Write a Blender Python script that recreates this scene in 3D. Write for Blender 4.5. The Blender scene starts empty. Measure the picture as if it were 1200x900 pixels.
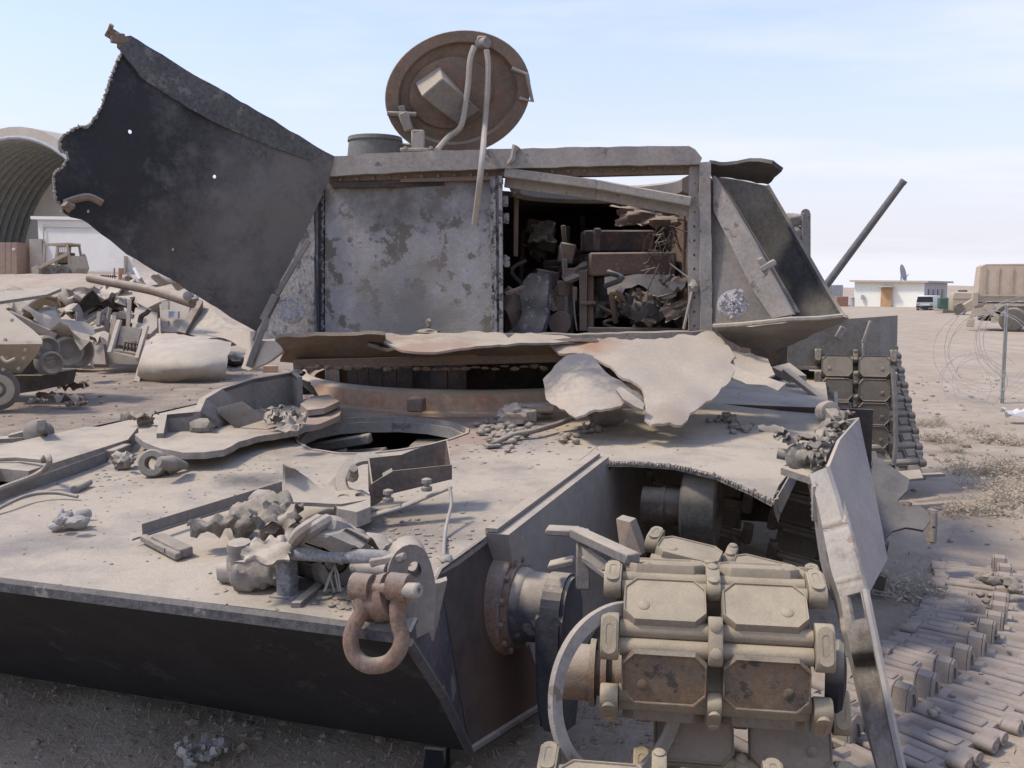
import bpy, bmesh, math, random
import numpy as np
from mathutils import Vector, Matrix, noise, Quaternion
from mathutils.geometry import delaunay_2d_cdt
R = math.radians
rnd = random.Random(7)
scn = bpy.context.scene
COL = scn.collection
V = Vector

# ------------------------------------------------------------------ camera
CAM = V((0, 0, 1.45)); F = 1100.0; TH = math.atan(110/1100)
cd = bpy.data.cameras.new('camera'); cam = bpy.data.objects.new('camera', cd); COL.objects.link(cam)
cam.location = CAM; cam.rotation_euler = (math.pi/2 - TH, 0, 0)
cd.sensor_width = 36; cd.lens = 36*F/1200; cd.clip_start = .05; cd.clip_end = 9000
scn.camera = cam

# ------------------------------------------------------------------ world, sun, exposure
SUN = V((-.56, -.06, .80)).normalized()          # direction towards the sun: left, a little behind the camera
EL = math.asin(SUN.z); AZ = math.atan2(SUN.x, SUN.y)
w = bpy.data.worlds.new('World'); scn.world = w; w.use_nodes = True
nt = w.node_tree; nt.nodes.clear()
def wn(t, **k):
    n = nt.nodes.new(t)
    for a, b in k.items(): setattr(n, a, b)
    return n
L = nt.links.new
sky = wn('ShaderNodeTexSky', sky_type='NISHITA', sun_disc=False, sun_elevation=EL, sun_rotation=AZ, air_density=1.6, dust_density=.9, ozone_density=1.5, altitude=100)
tc = wn('ShaderNodeTexCoord'); sep = wn('ShaderNodeSeparateXYZ'); L(tc.outputs['Generated'], sep.inputs[0])
# thin cloud sheets: project the view direction on a flat layer overhead
dv = wn('ShaderNodeMath', operation='ADD'); L(sep.outputs['Z'], dv.inputs[0]); dv.inputs[1].default_value = .12
cx = wn('ShaderNodeMath', operation='DIVIDE'); L(sep.outputs['X'], cx.inputs[0]); L(dv.outputs[0], cx.inputs[1])
cy = wn('ShaderNodeMath', operation='DIVIDE'); L(sep.outputs['Y'], cy.inputs[0]); L(dv.outputs[0], cy.inputs[1])
cmb = wn('ShaderNodeCombineXYZ'); L(cx.outputs[0], cmb.inputs[0]); L(cy.outputs[0], cmb.inputs[1])
mp = wn('ShaderNodeMapping'); mp.inputs['Scale'].default_value = (.3, .62, 1); mp.inputs['Location'].default_value = (1.8, .45, 0); L(cmb.outputs[0], mp.inputs[0])
nz = wn('ShaderNodeTexNoise'); nz.inputs['Scale'].default_value = 1.0; nz.inputs['Detail'].default_value = 9; nz.inputs['Roughness'].default_value = .58; L(mp.outputs[0], nz.inputs[0])
cr = wn('ShaderNodeMapRange'); cr.inputs[1].default_value = .50; cr.inputs[2].default_value = .66; cr.inputs[3].default_value = 0; cr.inputs[4].default_value = .7; cb = wn('ShaderNodeMath', operation='MULTIPLY_ADD'); L(cx.outputs[0], cb.inputs[0]); cb.inputs[1].default_value = .055; L(nz.outputs['Fac'], cb.inputs[2]); L(cb.outputs[0], cr.inputs[0])
# haze near the horizon
hz = wn('ShaderNodeMapRange'); hz.inputs[1].default_value = -.02; hz.inputs[2].default_value = .37; hz.inputs[3].default_value = .96; hz.inputs[4].default_value = .10; L(sep.outputs['Z'], hz.inputs[0])
tn = wn('ShaderNodeMix', data_type='RGBA', blend_type='MULTIPLY'); tn.inputs[0].default_value = 1; L(sky.outputs[0], tn.inputs[6]); tn.inputs[7].default_value = (.72, .72, .93, 1)
m1 = wn('ShaderNodeMix', data_type='RGBA'); L(hz.outputs[0], m1.inputs[0]); L(tn.outputs[2], m1.inputs[6]); m1.inputs[7].default_value = (3.05, 3.1, 3.6, 1)
m2 = wn('ShaderNodeMix', data_type='RGBA'); L(cr.outputs[0], m2.inputs[0]); L(m1.outputs[2], m2.inputs[6]); m2.inputs[7].default_value = (3.75, 3.75, 4.15, 1)
bg = wn('ShaderNodeBackground'); bg.inputs[1].default_value = .15; L(m2.outputs[2], bg.inputs[0])
wo = wn('ShaderNodeOutputWorld'); L(bg.outputs[0], wo.inputs[0])
sd = bpy.data.lights.new('sun', 'SUN'); sd.energy = 1.85; sd.angle = R(8); sd.color = (1, .91, .78)
sun = bpy.data.objects.new('sun', sd); COL.objects.link(sun); sun.rotation_euler = (-SUN).to_track_quat('-Z', 'Y').to_euler()
scn.view_settings.view_transform = 'Standard'; scn.view_settings.look = 'None'; scn.view_settings.exposure = 0.8; scn.view_settings.gamma = 1

# ------------------------------------------------------------------ surveying helpers: a sight line of the photo cut with a plane of the place
def ray(px, py):
    a = (px-600)/F; b = (450-py)/F
    return V((a, math.cos(TH)+b*math.sin(TH), -math.sin(TH)+b*math.cos(TH)))
def P(px, py, D): d = ray(px, py); return CAM + d*(D/d.y)
def Zp(px, py, z): d = ray(px, py); return CAM + d*((z-CAM.z)/d.z)
def on(px, py, p0, n): d = ray(px, py); return CAM + d*((p0-CAM).dot(n)/d.dot(n))
def plane3(*t):
    a, b, c = [P(*q) for q in t]; n = (b-a).cross(c-a).normalized()
    return lambda px, py: on(px, py, a, n)
def idw(ctrl, pw=2.2, ridge=.02):
    # smooth bent plate through surveyed points: 1/distance as a low polynomial of the sight angles (a plane is exact)
    xs = np.array([c[0] for c in ctrl], float); ys = np.array([c[1] for c in ctrl], float); w_ = 1/np.array([c[2] for c in ctrl], float)
    x0, y0, s = xs.mean(), ys.mean(), max(np.ptp(xs), np.ptp(ys), 1)/2
    fe = lambda x, y: np.stack([np.ones_like(x), x, y, x*x, x*y, y*y], -1)
    A = fe((xs-x0)/s, (ys-y0)/s); q = len(ctrl) >= 6
    if not q: A = A[:, :3]
    k = A.shape[1]; reg = np.diag([1e-6, 1e-5, 1e-5, ridge, ridge, ridge][:k])
    c = np.linalg.solve(A.T @ A + reg, A.T @ w_)
    def f(px, py):
        v = fe(np.float64((px-x0)/s), np.float64((py-y0)/s))[:k] @ c
        return P(px, py, 1/float(v))
    return f
PSI = R(18.5)
EU = V((math.cos(PSI), -math.sin(PSI), 0)); ER = V((math.sin(PSI), math.cos(PSI), math.tan(R(1.8)))).normalized()
EN = EU.cross(ER).normalized()
N0 = Zp(478, 738, .67)
def K(px, py, off=0.0): return on(px, py, N0+EN*off, EN)        # a point of the hull deck

# ------------------------------------------------------------------ mesh helpers
def rootloc(p):
    while p.parent: p = p.parent
    return p.location
def finish(bm, name, m, parent=None, ang=38, recalc=False):
    if recalc: bmesh.ops.recalc_face_normals(bm, faces=bm.faces)
    me = bpy.data.meshes.new(name)
    if parent is None:
        n = max(1, len(bm.verts)); o0 = V((sum(v.co.x for v in bm.verts)/n, sum(v.co.y for v in bm.verts)/n, min(v.co.z for v in bm.verts)))
    else: o0 = rootloc(parent).copy()
    bmesh.ops.translate(bm, vec=-o0, verts=bm.verts)
    bm.to_mesh(me); bm.free()
    for mm in (m if isinstance(m, (list, tuple)) else [m]): me.materials.append(mm)
    if ang: me.shade_smooth(); me.set_sharp_from_angle(angle=R(ang))
    o = bpy.data.objects.new(name, me); COL.objects.link(o)
    if parent is None: o.location = o0
    else: o.parent = parent
    return o
def tag(o, label=None, cat=None, group=None, kind=None):
    if label: o['label'] = label
    if cat: o['category'] = cat
    if group: o['group'] = group
    if kind: o['kind'] = kind
    return o
def thing(name, label, cat, loc=(0, 0, 0), group=None):
    o = bpy.data.objects.new(name, None); o.empty_display_size = .2; COL.objects.link(o); o.location = loc
    return tag(o, label, cat, group)
NB = bmesh.new
def box(bm, c, s, M=None, bev=0.0):
    """box of full size s centred at c (then moved by M)"""
    vs = [bm.verts.new(V((c[0]+s[0]*x/2, c[1]+s[1]*y/2, c[2]+s[2]*z/2))) for x in (-1, 1) for y in (-1, 1) for z in (-1, 1)]
    fs = [bm.faces.new([vs[i] for i in q]) for q in ((0, 1, 3, 2), (4, 6, 7, 5), (0, 4, 5, 1), (2, 3, 7, 6), (0, 2, 6, 4), (1, 5, 7, 3))]
    if bev:
        es = list({e for f in fs for e in f.edges})
        r = bmesh.ops.bevel(bm, geom=es, offset=bev, segments=1, affect='EDGES', profile=.5)
        vs = list({v for v in vs if v.is_valid} | {v for f in r['faces'] for v in f.verts})
        allv = set(vs)
        for v in vs:
            for f in v.link_faces: allv.update(f.verts)
        vs = list(allv)
    if M is not None:
        for v in vs: v.co = M @ v.co
    return vs
def frame(o, x, y, z=None):
    x = V(x).normalized(); y = V(y); y = (y - x*y.dot(x)).normalized(); z = x.cross(y)
    return Matrix(((x.x, y.x, z.x, o[0]), (x.y, y.y, z.y, o[1]), (x.z, y.z, z.z, o[2]), (0, 0, 0, 1)))
def prism(bm, pts, ext, cap2=True):
    """polygon pts (3-D) pushed along the vector ext"""
    ext = V(ext); a = [bm.verts.new(V(p)) for p in pts]; b = [bm.verts.new(V(p)+ext) for p in pts]; n = len(pts)
    nn = V((0, 0, 0))
    for i in range(n): nn += V(pts[i]).cross(V(pts[(i+1) % n]))
    flip = nn.dot(ext) > 0
    fs = [list(a), list(reversed(b))]
    for i in range(n): fs.append([a[(i+1) % n], a[i], b[i], b[(i+1) % n]])
    for f in fs: bm.faces.new(list(reversed(f)) if flip else f)
    return a+b
def tube(bm, pts, r, n=8, caps=True, rs=None):
    pts = [V(p) for p in pts]; rings = []
    t0 = (pts[1]-pts[0]).normalized(); up = V((0, 0, 1)) if abs(t0.z) < .9 else V((1, 0, 0))
    nrm = (up - t0*up.dot(t0)).normalized()
    for i, p in enumerate(pts):
        t = (pts[min(i+1, len(pts)-1)]-pts[max(i-1, 0)]).normalized()
        nrm = (nrm - t*nrm.dot(t)).normalized(); bn = t.cross(nrm)
        rr = rs[i] if rs else r
        rings.append([bm.verts.new(p+(nrm*math.cos(2*math.pi*k/n)+bn*math.sin(2*math.pi*k/n))*rr) for k in range(n)])
    for a, b in zip(rings, rings[1:]):
        for k in range(n): bm.faces.new((a[k], a[(k+1) % n], b[(k+1) % n], b[k]))
    if caps: bm.faces.new(list(reversed(rings[0]))); bm.faces.new(rings[-1])
    return rings
def cyl(bm, a, b, r, r2=None, n=24): return tube(bm, [a, b], r, n, True, [r, r if r2 is None else r2])
def lathe(bm, prof, M, n=32, close=False):
    """profile (radius, height) turned round local z"""
    rings = [[bm.verts.new(M @ V((r*math.cos(2*math.pi*k/n), r*math.sin(2*math.pi*k/n), h))) for k in range(n)] for r, h in prof]
    prs = list(zip(rings, rings[1:])) + ([(rings[-1], rings[0])] if close else [])
    for a, b in prs:
        for k in range(n): bm.faces.new((a[k], a[(k+1) % n], b[(k+1) % n], b[k]))
    if not close:
        bm.faces.new(list(reversed(rings[0]))); bm.faces.new(rings[-1])
def smooth_path(pts, n=6):
    pts = [V(p) for p in pts]; out = []
    for i in range(len(pts)-1):
        p0 = pts[max(i-1, 0)]; p1 = pts[i]; p2 = pts[i+1]; p3 = pts[min(i+2, len(pts)-1)]
        for k in range(n):
            t = k/n; out.append(.5*((2*p1)+(p2-p0)*t+(2*p0-5*p1+4*p2-p3)*t*t+(3*p1-p0-3*p2+p3)*t**3))
    out.append(pts[-1]); return out
def inside(x, y, poly):
    c = False; j = len(poly)-1
    for i in range(len(poly)):
        xi, yi = poly[i]; xj, yj = poly[j]
        if (yi > y) != (yj > y) and x < (xj-xi)*(y-yi)/(yj-yi+1e-12)+xi: c = not c
        j = i
    return c
def resample(poly, sp, jag, seed, close=True):
    q = random.Random(seed); out = []
    n = len(poly)
    for i in range(n if close else n-1):
        a = poly[i]; b = poly[(i+1) % n]; l = math.hypot(b[0]-a[0], b[1]-a[1]); k = max(1, int(round(l/sp)))
        nx, ny = -(b[1]-a[1])/max(l, 1e-6), (b[0]-a[0])/max(l, 1e-6)
        for s in range(k):
            t = s/k; j = q.uniform(-jag, jag) if s else 0
            out.append((a[0]+(b[0]-a[0])*t+nx*j, a[1]+(b[1]-a[1])*t+ny*j))
    return out
def sheet(bm, outline, fn, thick, sp=25, holes=(), jag=0, amp=0, freq=6, seed=1, away=None, hsp=None):
    """a plate: outline (in survey coordinates) triangulated, placed by fn, given thickness away from the viewer and dents"""
    q = random.Random(seed)
    out = resample(outline, sp, jag, seed); hs = [resample(h, hsp or sp, 0, seed+1) for h in holes]
    vs = []; es = []
    for lp in [out]+hs:
        b = len(vs); vs += [V(p) for p in lp]; es += [(b+i, b+(i+1) % len(lp)) for i in range(len(lp))]
    x0 = min(p[0] for p in out); x1 = max(p[0] for p in out); y0 = min(p[1] for p in out); y1 = max(p[1] for p in out)
    bd = [V(p) for p in vs]
    y = y0+sp/2
    while y < y1:
        x = x0+sp/2
        while x < x1:
            px = x+q.uniform(-.3, .3)*sp; py = y+q.uniform(-.3, .3)*sp
            if inside(px, py, out) and not any(inside(px, py, h) for h in hs):
                if min((b-V((px, py))).length_squared for b in bd) > (.45*sp)**2: vs.append(V((px, py)))
            x += sp
        y += sp
    r = delaunay_2d_cdt(vs, es, [], 0, 1e-4)
    ov, of = r[0], r[2]
    tris = []
    for f in of:
        cx_ = sum(ov[i][0] for i in f)/3; cy_ = sum(ov[i][1] for i in f)/3
        if inside(cx_, cy_, out) and not any(inside(cx_, cy_, h) for h in hs): tris.append(list(f))
    co = [fn(p[0], p[1]) for p in ov]
    nr = [V((0, 0, 0)) for _ in co]
    for i, f in enumerate(tris):
        n = (co[f[1]]-co[f[0]]).cross(co[f[2]]-co[f[0]])
        if n.dot(CAM-co[f[0]]) < 0: tris[i] = f = [f[0], f[2], f[1]]; n = -n
        for k in f: nr[k] += n
    nr = [n.normalized() if n.length > 1e-12 else V((0, -1, 0)) for n in nr]
    if amp:
        for i in range(len(co)):
            co[i] = co[i] + nr[i]*(noise.noise(co[i]*freq+V((seed*3.1, 0, 0)))*amp + noise.noise(co[i]*freq*3+V((0, seed*1.7, 0)))*amp*.35)
    used = sorted({k for f in tris for k in f})
    fr = {k: bm.verts.new(co[k]) for k in used}
    bk = {k: bm.verts.new(co[k] + (away*thick if away else -nr[k]*thick)) for k in used}
    cnt = {}
    for f in tris:
        bm.faces.new([fr[k] for k in f]); bm.faces.new([bk[k] for k in reversed(f)])
        for a, b in ((f[0], f[1]), (f[1], f[2]), (f[2], f[0])): cnt[(a, b)] = 1
    for (a, b) in list(cnt):
        if (b, a) not in cnt: bm.faces.new((fr[b], fr[a], bk[a], bk[b]))
    return fr
def plate(name, outline, fn, thick, m, parent=None, ang=40, **k):
    bm = NB(); sheet(bm, outline, fn, thick, **k); return finish(bm, name, m, parent, ang)
def ell(cx, cy, a, b, n=20, rot=0):
    c, s = math.cos(R(rot)), math.sin(R(rot))
    return [(cx+a*math.cos(t)*c-b*math.sin(t)*s, cy+a*math.cos(t)*s+b*math.sin(t)*c) for t in [2*math.pi*i/n for i in range(n)]]
def lump(bm, c, s, seed, rough=.35, fr=2.2, sub=2, M=None):
    r = bmesh.ops.create_icosphere(bm, subdivisions=sub, radius=1)
    for v in r['verts']:
        d = v.co.copy(); k = 1-rough*.55*abs(noise.noise(d*fr*1.6+V((9, seed*1.3, 2))))*(2 if sub > 1 else 0)+rough*noise.noise(d*fr+V((seed*7.3, seed, 0)))+rough*.5*noise.noise(d*fr*2.7+V((0, seed*3.7, 0)))
        p = V((d.x*s[0]*k, d.y*s[1]*k, d.z*s[2]*k)); v.co = (M.to_3x3() @ p if M else p)+V(c)
def crumple(bm, c, sx, sy, h, seed, M=None, n=12, thick=.004):
    """a torn sheet folded into ridges"""
    q = random.Random(seed); a1 = q.uniform(0, 6); a2 = a1+q.uniform(.7, 1.5); g = []; ed = [q.uniform(.75, 1.1) for _ in range(4*n+8)]
    for i in range(n+1):
        row = []
        for j in range(n+1):
            x = (i/n-.5); y = (j/n-.5); k = ed[(i*3+j*5) % len(ed)] if i in (0, n) or j in (0, n) else 1
            d1 = x*math.cos(a1)+y*math.sin(a1); d2 = x*math.cos(a2)+y*math.sin(a2)
            z = abs(math.sin(d1*6+seed))*.55+abs(math.sin(d2*9+seed*2))*.3+noise.noise(V((x*4, y*4, seed)))*.45
            p = V((x*sx*k, y*sy*k, z*h)); row.append((M.to_3x3() @ p if M else p)+V(c))
        g.append(row)
    up = (M.to_3x3() @ V((0, 0, 1)) if M else V((0, 0, 1)))*thick
    t = [[bm.verts.new(p) for p in r_] for r_ in g]; b = [[bm.verts.new(p-up) for p in r_] for r_ in g]
    for i in range(n):
        for j in range(n):
            bm.faces.new((t[i][j], t[i+1][j], t[i+1][j+1], t[i][j+1])); bm.faces.new((b[i][j], b[i][j+1], b[i+1][j+1], b[i+1][j]))
    for i in range(n):
        bm.faces.new((t[i+1][0], t[i][0], b[i][0], b[i+1][0])); bm.faces.new((t[i][n], t[i+1][n], b[i+1][n], b[i][n]))
        bm.faces.new((t[0][i], t[0][i+1], b[0][i+1], b[0][i])); bm.faces.new((t[n][i+1], t[n][i], b[n][i], b[n][i+1]))
def bolt(bm, p, n, r=.012, h=.01, sides=6):
    M = frame(p, V(n).orthogonal(), V(n).cross(V(n).orthogonal())); prof = [(r*1.25, 0), (r*1.25, h*.35), (r, h*.4), (r, h), (r*.6, h*1.15)]
    lathe(bm, prof, M, sides)
def clone(o, parent=None, mats=None):
    c = o.copy(); COL.objects.link(c)
    if parent is not None: c.parent = parent
    for ch in o.children: clone(ch, c)
    return c

def crushed_tube(bm, p0, p1, r, seed, n=20, m=16, bend=.0, amp=.3):
    """a buckled tube: creased rings along a line, pinched ends"""
    p0 = V(p0); p1 = V(p1); d = (p1-p0).normalized(); a = d.orthogonal().normalized(); b = d.cross(a); rg = []
    for i in range(m+1):
        t = i/m; c = p0.lerp(p1, t)+V((0, 0, bend*math.sin(math.pi*t))); ring = []
        for k in range(n):
            an = 2*math.pi*k/n; q = V((math.cos(an)*1.3, math.sin(an)*1.3, t*3+seed*5.1))
            cr = abs(noise.noise(q*1.6))*1.5+.35*math.sin(t*26+3*noise.noise(q*.8))*(.5+.5*math.sin(an+seed)); rr = r*(1-amp*cr+.18*noise.noise(q*.7))*(1 if 0 < i < m else .8)
            ring.append(bm.verts.new(c+(a*math.cos(an)+b*math.sin(an)*.8)*rr))
        rg.append(ring)
    for x, y in zip(rg, rg[1:]):
        for k in range(n): bm.faces.new((x[k], x[(k+1) % n], y[(k+1) % n], y[k]))
    bm.faces.new(list(reversed(rg[0]))); bm.faces.new(rg[-1])

# ------------------------------------------------------------------ materials
def mat(name, col, col2=None, dust=0.0, lo=.2, hi=.9, rust=0.0, chip=None, chipamt=0, rough=.85, metal=0.0, sc=14, bump=.25, dcol=(.485, .405, .298), vary=.35, dmin=0.0, spec=.25, rcol=(.17, .075, .035), blotch=.5, bsc=3.0, stains=(), dn0=.45):
    m = bpy.data.materials.new(name); m.use_nodes = True; t = m.node_tree; t.nodes.clear(); l = t.links.new
    def N(ty, **k):
        n = t.nodes.new(ty)
        for a, b in k.items(): setattr(n, a, b)
        return n
    out = N('ShaderNodeOutputMaterial'); b = N('ShaderNodeBsdfPrincipled'); l(b.outputs[0], out.inputs[0])
    b.inputs['Roughness'].default_value = rough; b.inputs['Metallic'].default_value = metal; b.inputs['Specular IOR Level'].default_value = spec
    g = N('ShaderNodeNewGeometry'); pos = g.outputs['Position']
    def nz(scale, det=5, ro=.6, off=0):
        n = N('ShaderNodeTexNoise'); n.inputs['Scale'].default_value = scale; n.inputs['Detail'].default_value = det; n.inputs['Roughness'].default_value = ro
        if off:
            mp = N('ShaderNodeMapping'); mp.inputs['Location'].default_value = (off, off*1.7, off*.3); l(pos, mp.inputs[0]); l(mp.outputs[0], n.inputs[0])
        else: l(pos, n.inputs[0])
        return n.outputs['Fac']
    def mr(src, a, b_, c=0, d=1):
        n = N('ShaderNodeMapRange'); n.inputs[1].default_value = a; n.inputs[2].default_value = b_; n.inputs[3].default_value = c; n.inputs[4].default_value = d; l(src, n.inputs[0]); return n.outputs[0]
    def mix(fac, a, c, mode='MIX'):
        n = N('ShaderNodeMix', data_type='RGBA', blend_type=mode)
        if isinstance(fac, (int, float)): n.inputs[0].default_value = fac
        else: l(fac, n.inputs[0])
        for s, i in ((a, 6), (c, 7)):
            if isinstance(s, tuple): n.inputs[i].default_value = (*s, 1)
            else: l(s, n.inputs[i])
        return n.outputs[2]
    def mth(op, a, c):
        n = N('ShaderNodeMath', operation=op, use_clamp=True)
        for s, i in ((a, 0), (c, 1)):
            if isinstance(s, (int, float)): n.inputs[i].default_value = s
            else: l(s, n.inputs[i])
        return n.outputs[0]
    c2 = col2 or tuple(x*1.7+.01 for x in col)
    base = mix(mr(nz(bsc, 7, .68), .5-blotch*.18, .5+blotch*.22), col, c2)
    fine = nz(sc*4, 6, .7, 3.3)
    base = mix(vary, base, mix(mr(fine, .3, .7), tuple(x*.55 for x in col), tuple(min(1, x*1.35+.015) for x in c2)))
    if rust: base = mix(mth('MULTIPLY', mr(nz(sc*.55, 8, .72, 9.1), .5-.25*rust, .66), min(1, rust*1.3)), base, mix(mr(nz(sc*3, 5, .6, 4), .35, .7), rcol, tuple(x*2.1+.01 for x in rcol)))
    if chip: base = mix(mr(nz(sc*.8, 9, .7, 17.7), .62-chipamt*.16, .64-chipamt*.14), base, chip)
    if dust or dmin:
        sp = N('ShaderNodeSeparateXYZ'); l(g.outputs['Normal'], sp.inputs[0])
        up = mr(sp.outputs['Z'], lo, hi, dmin, dust)
        dn = mr(nz(sc*.45, 8, .65, 31), .25, .62, dn0, 1.25)
        fac = mth('MULTIPLY', up, dn)
        dc = mix(mr(nz(sc*.22, 6, .6, 12), .3, .7), tuple(x*.84 for x in dcol), tuple(x*1.1 for x in dcol))
        dc = mix(.4, dc, mix(mr(nz(sc*9, 5, .7, 2), .3, .7), tuple(x*.7 for x in dcol), tuple(x*1.15 for x in dcol)))
        base = mix(fac, base, dc)
    for (sx, sy, sz, r0, r1, sc_) in stains:      # burns and scorch marks with a place of their own
        vd = N('ShaderNodeVectorMath', operation='DISTANCE'); l(pos, vd.inputs[0]); vd.inputs[1].default_value = (sx, sy, sz)
        ad = N('ShaderNodeMath', operation='ADD'); l(vd.outputs['Value'], ad.inputs[0]); l(mr(nz(sc*.5, 7, .7, 6.6), .3, .7, -.5*r1, .5*r1), ad.inputs[1])
        base = mix(mr(ad.outputs[0], r1, r0, 0, .9), base, sc_)
    l(base, b.inputs['Base Color'])
    bp = N('ShaderNodeBump'); bp.inputs['Strength'].default_value = bump; bp.inputs['Distance'].default_value = .012
    hh = N('ShaderNodeMath', operation='ADD'); l(nz(sc*2.5, 8, .7, 5), hh.inputs[0]); l(nz(sc*14, 4, .7, 8), hh.inputs[1]); l(hh.outputs[0], bp.inputs['Height']); l(bp.outputs[0], b.inputs['Normal'])
    return m
DUST = (.43, .365, .295)
M_deck = mat('dust_covered_deck', (.15, .135, .12), (.3, .26, .22), dn0=.25, stains=[(-1.02, 3.63, .73, .02, .17, (.13, .118, .1)), (-.35, 2.87, .72, .1, .36, (.27, .225, .175)), (-.02, 4.4, .77, .08, .34, (.29, .26, .23)), (-.42, 2.4, .69, .05, .22, (.24, .2, .165)), (-.55, 4.6, .78, .45, .62, (.36, .25, .185)), (-1.5, 2.75, .69, .02, .2, (.25, .215, .18))], dust=1.0, lo=.3, hi=.85, sc=9, bump=.35, rust=.0, blotch=.6, bsc=2.2)
M_black = mat('soot_black_plate', (.012, .012, .014), (.019, .019, .022), dust=.55, lo=.1, hi=.9, sc=9, bump=.15, rough=.75, vary=.2, spec=.2, chip=(.03, .03, .033), chipamt=.15)
M_navy = mat('burnt_blue_grey_steel', (.035, .038, .048), (.075, .078, .09), dust=.95, lo=.15, hi=.8, sc=12, bump=.3, rough=.7, chip=(.16, .15, .15), chipamt=.15, rust=.12)
M_soot = mat('soot_interior', (.014, .013, .013), (.035, .032, .03), sc=9, bump=.3, dust=.5, lo=.5, hi=1)
M_skin = mat('burnt_olive_skin', (.05, .048, .045), (.085, .08, .072), dust=.6, lo=.3, hi=.9, sc=9, bump=.3, vary=.4)
M_side = mat('rust_stained_side_plate', (.035, .036, .044), (.075, .06, .05), dust=.7, lo=.2, hi=.9, rust=.4, sc=4, bump=.3, rcol=(.06, .042, .032), stains=[(.1, 2.95, .25, .15, .42, (.105, .062, .042)), (.02, 2.8, .55, .05, .2, (.12, .08, .058))])
M_wall = mat('grey_inner_wall', (.14, .14, .145), (.2, .195, .19), dust=.9, lo=.3, hi=.9, sc=6, bump=.2, dmin=.2)
M_grey = mat('dusty_grey_steel', (.13, .125, .118), (.21, .195, .18), dust=.95, lo=.15, hi=.85, sc=12, bump=.35, dmin=.12, rust=.1)
M_lgrey = mat('weathered_light_grey_steel', (.2, .19, .18), (.31, .285, .255), dust=.9, lo=.1, hi=.8, sc=12, bump=.4, dmin=.1, chip=(.12, .105, .09), chipamt=.1, rust=.12)
M_dark = mat('dark_burnt_steel', (.03, .028, .027), (.065, .057, .052), dust=.85, lo=.25, hi=.9, sc=12, bump=.4, rust=.25)
M_burnt = mat('scorched_plate', (.045, .045, .05), (.13, .125, .12), sc=11, bump=.5, chip=(.085, .08, .075), chipamt=.3, vary=.5, rough=.7, dust=.5, lo=.35, hi=1, blotch=1.0, bsc=5, stains=[(-2.0, 4.8, 2.15, .3, .95, (.026, .026, .03)), (-1.2, 5.3, 1.75, .25, .75, (.17, .16, .148)), (-1.75, 5.0, 1.72, .02, .25, (.11, .1, .09)), (-1.6, 5.1, 2.55, .05, .3, (.03, .03, .034))])
M_burntl = mat('scorched_plate_lip', (.06, .06, .062), (.11, .105, .1), sc=13, bump=.5, chip=(.17, .155, .14), chipamt=.3, vary=.6, rough=.7)
M_door = mat('flaking_door_paint', (.37, .37, .385), (.26, .25, .235), sc=9, bump=.55, chip=(.135, .12, .1), chipamt=.5, vary=.6, rust=.1, dmin=.08, dust=.8, lo=.1, hi=.9, blotch=1.0, bsc=7, stains=[(-.75, 5.4, 2.1, .1, .5, (.12, .108, .095)), (-.2, 5.4, 2.15, .05, .35, (.13, .115, .1)), (-.55, 5.4, 1.3, .1, .5, (.22, .2, .175))])
M_white = mat('ash_white_steel', (.45, .43, .42), (.26, .245, .24), sc=26, bump=.9, vary=.7, chip=(.1, .09, .09), chipamt=.6, rough=.8)
M_boss = mat('melted_aluminium', (.8, .78, .76), (.65, .6, .57), sc=40, bump=1.0, vary=.7, chip=(.2, .16, .15), chipamt=.12, rough=.42, metal=.4)
M_shoe = mat('dusty_track_steel', (.13, .112, .09), (.22, .185, .145), dcol=(.41, .335, .22), dust=.95, lo=-.1, hi=.75, sc=18, bump=.35, dmin=.25, rust=.12)
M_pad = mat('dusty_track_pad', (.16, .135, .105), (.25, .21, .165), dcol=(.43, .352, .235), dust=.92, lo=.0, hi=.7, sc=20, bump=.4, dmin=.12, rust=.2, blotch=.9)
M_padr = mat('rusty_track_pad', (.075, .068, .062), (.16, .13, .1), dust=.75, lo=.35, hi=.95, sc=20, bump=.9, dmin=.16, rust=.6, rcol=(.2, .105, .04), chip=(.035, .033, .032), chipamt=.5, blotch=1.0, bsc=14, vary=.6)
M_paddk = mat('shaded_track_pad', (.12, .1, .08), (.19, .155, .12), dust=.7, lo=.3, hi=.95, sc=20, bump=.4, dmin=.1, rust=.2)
M_gshoe = mat('ground_track_steel', (.2, .172, .145), (.3, .255, .21), dust=.9, lo=.1, hi=.9, sc=16, bump=.5, dmin=.3, dcol=(.4, .33, .265))
M_bshoe = mat('old_dark_track_steel', (.09, .08, .068), (.15, .13, .108), dust=.8, lo=.1, hi=.9, sc=16, bump=.4, dmin=.1)
M_rust = mat('rusty_forged_steel', (.15, .11, .085), (.25, .2, .165), sc=24, bump=.55, rust=.5, dust=.55, lo=.45, hi=1.0, vary=.6, rcol=(.16, .075, .04), blotch=.8, bsc=9)
M_brown = mat('brown_burnt_paint', (.1, .078, .06), (.19, .15, .12), sc=14, bump=.4, rust=.35, dust=.8, lo=.2, hi=.9, dmin=.08)
M_box = mat('brown_burnt_box', (.06, .05, .042), (.12, .1, .083), sc=14, bump=.4, rust=.15, dust=.8, lo=.3, hi=.9)
M_collar = mat('tan_rusted_ring', (.4, .28, .18), (.44, .34, .235), sc=9, bump=.3, rust=.5, rcol=(.3, .14, .085), dust=.9, lo=.4, hi=.9)
M_rubble = mat('dusty_debris', (.17, .155, .138), (.29, .26, .225), dust=.95, lo=.2, hi=.85, sc=22, bump=.7, dmin=.12, vary=.6, blotch=.9, bsc=16)
M_hose = mat('pale_hose', (.3, .28, .25), (.38, .35, .3), sc=20, bump=.3, dmin=.1, dust=.5)
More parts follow.
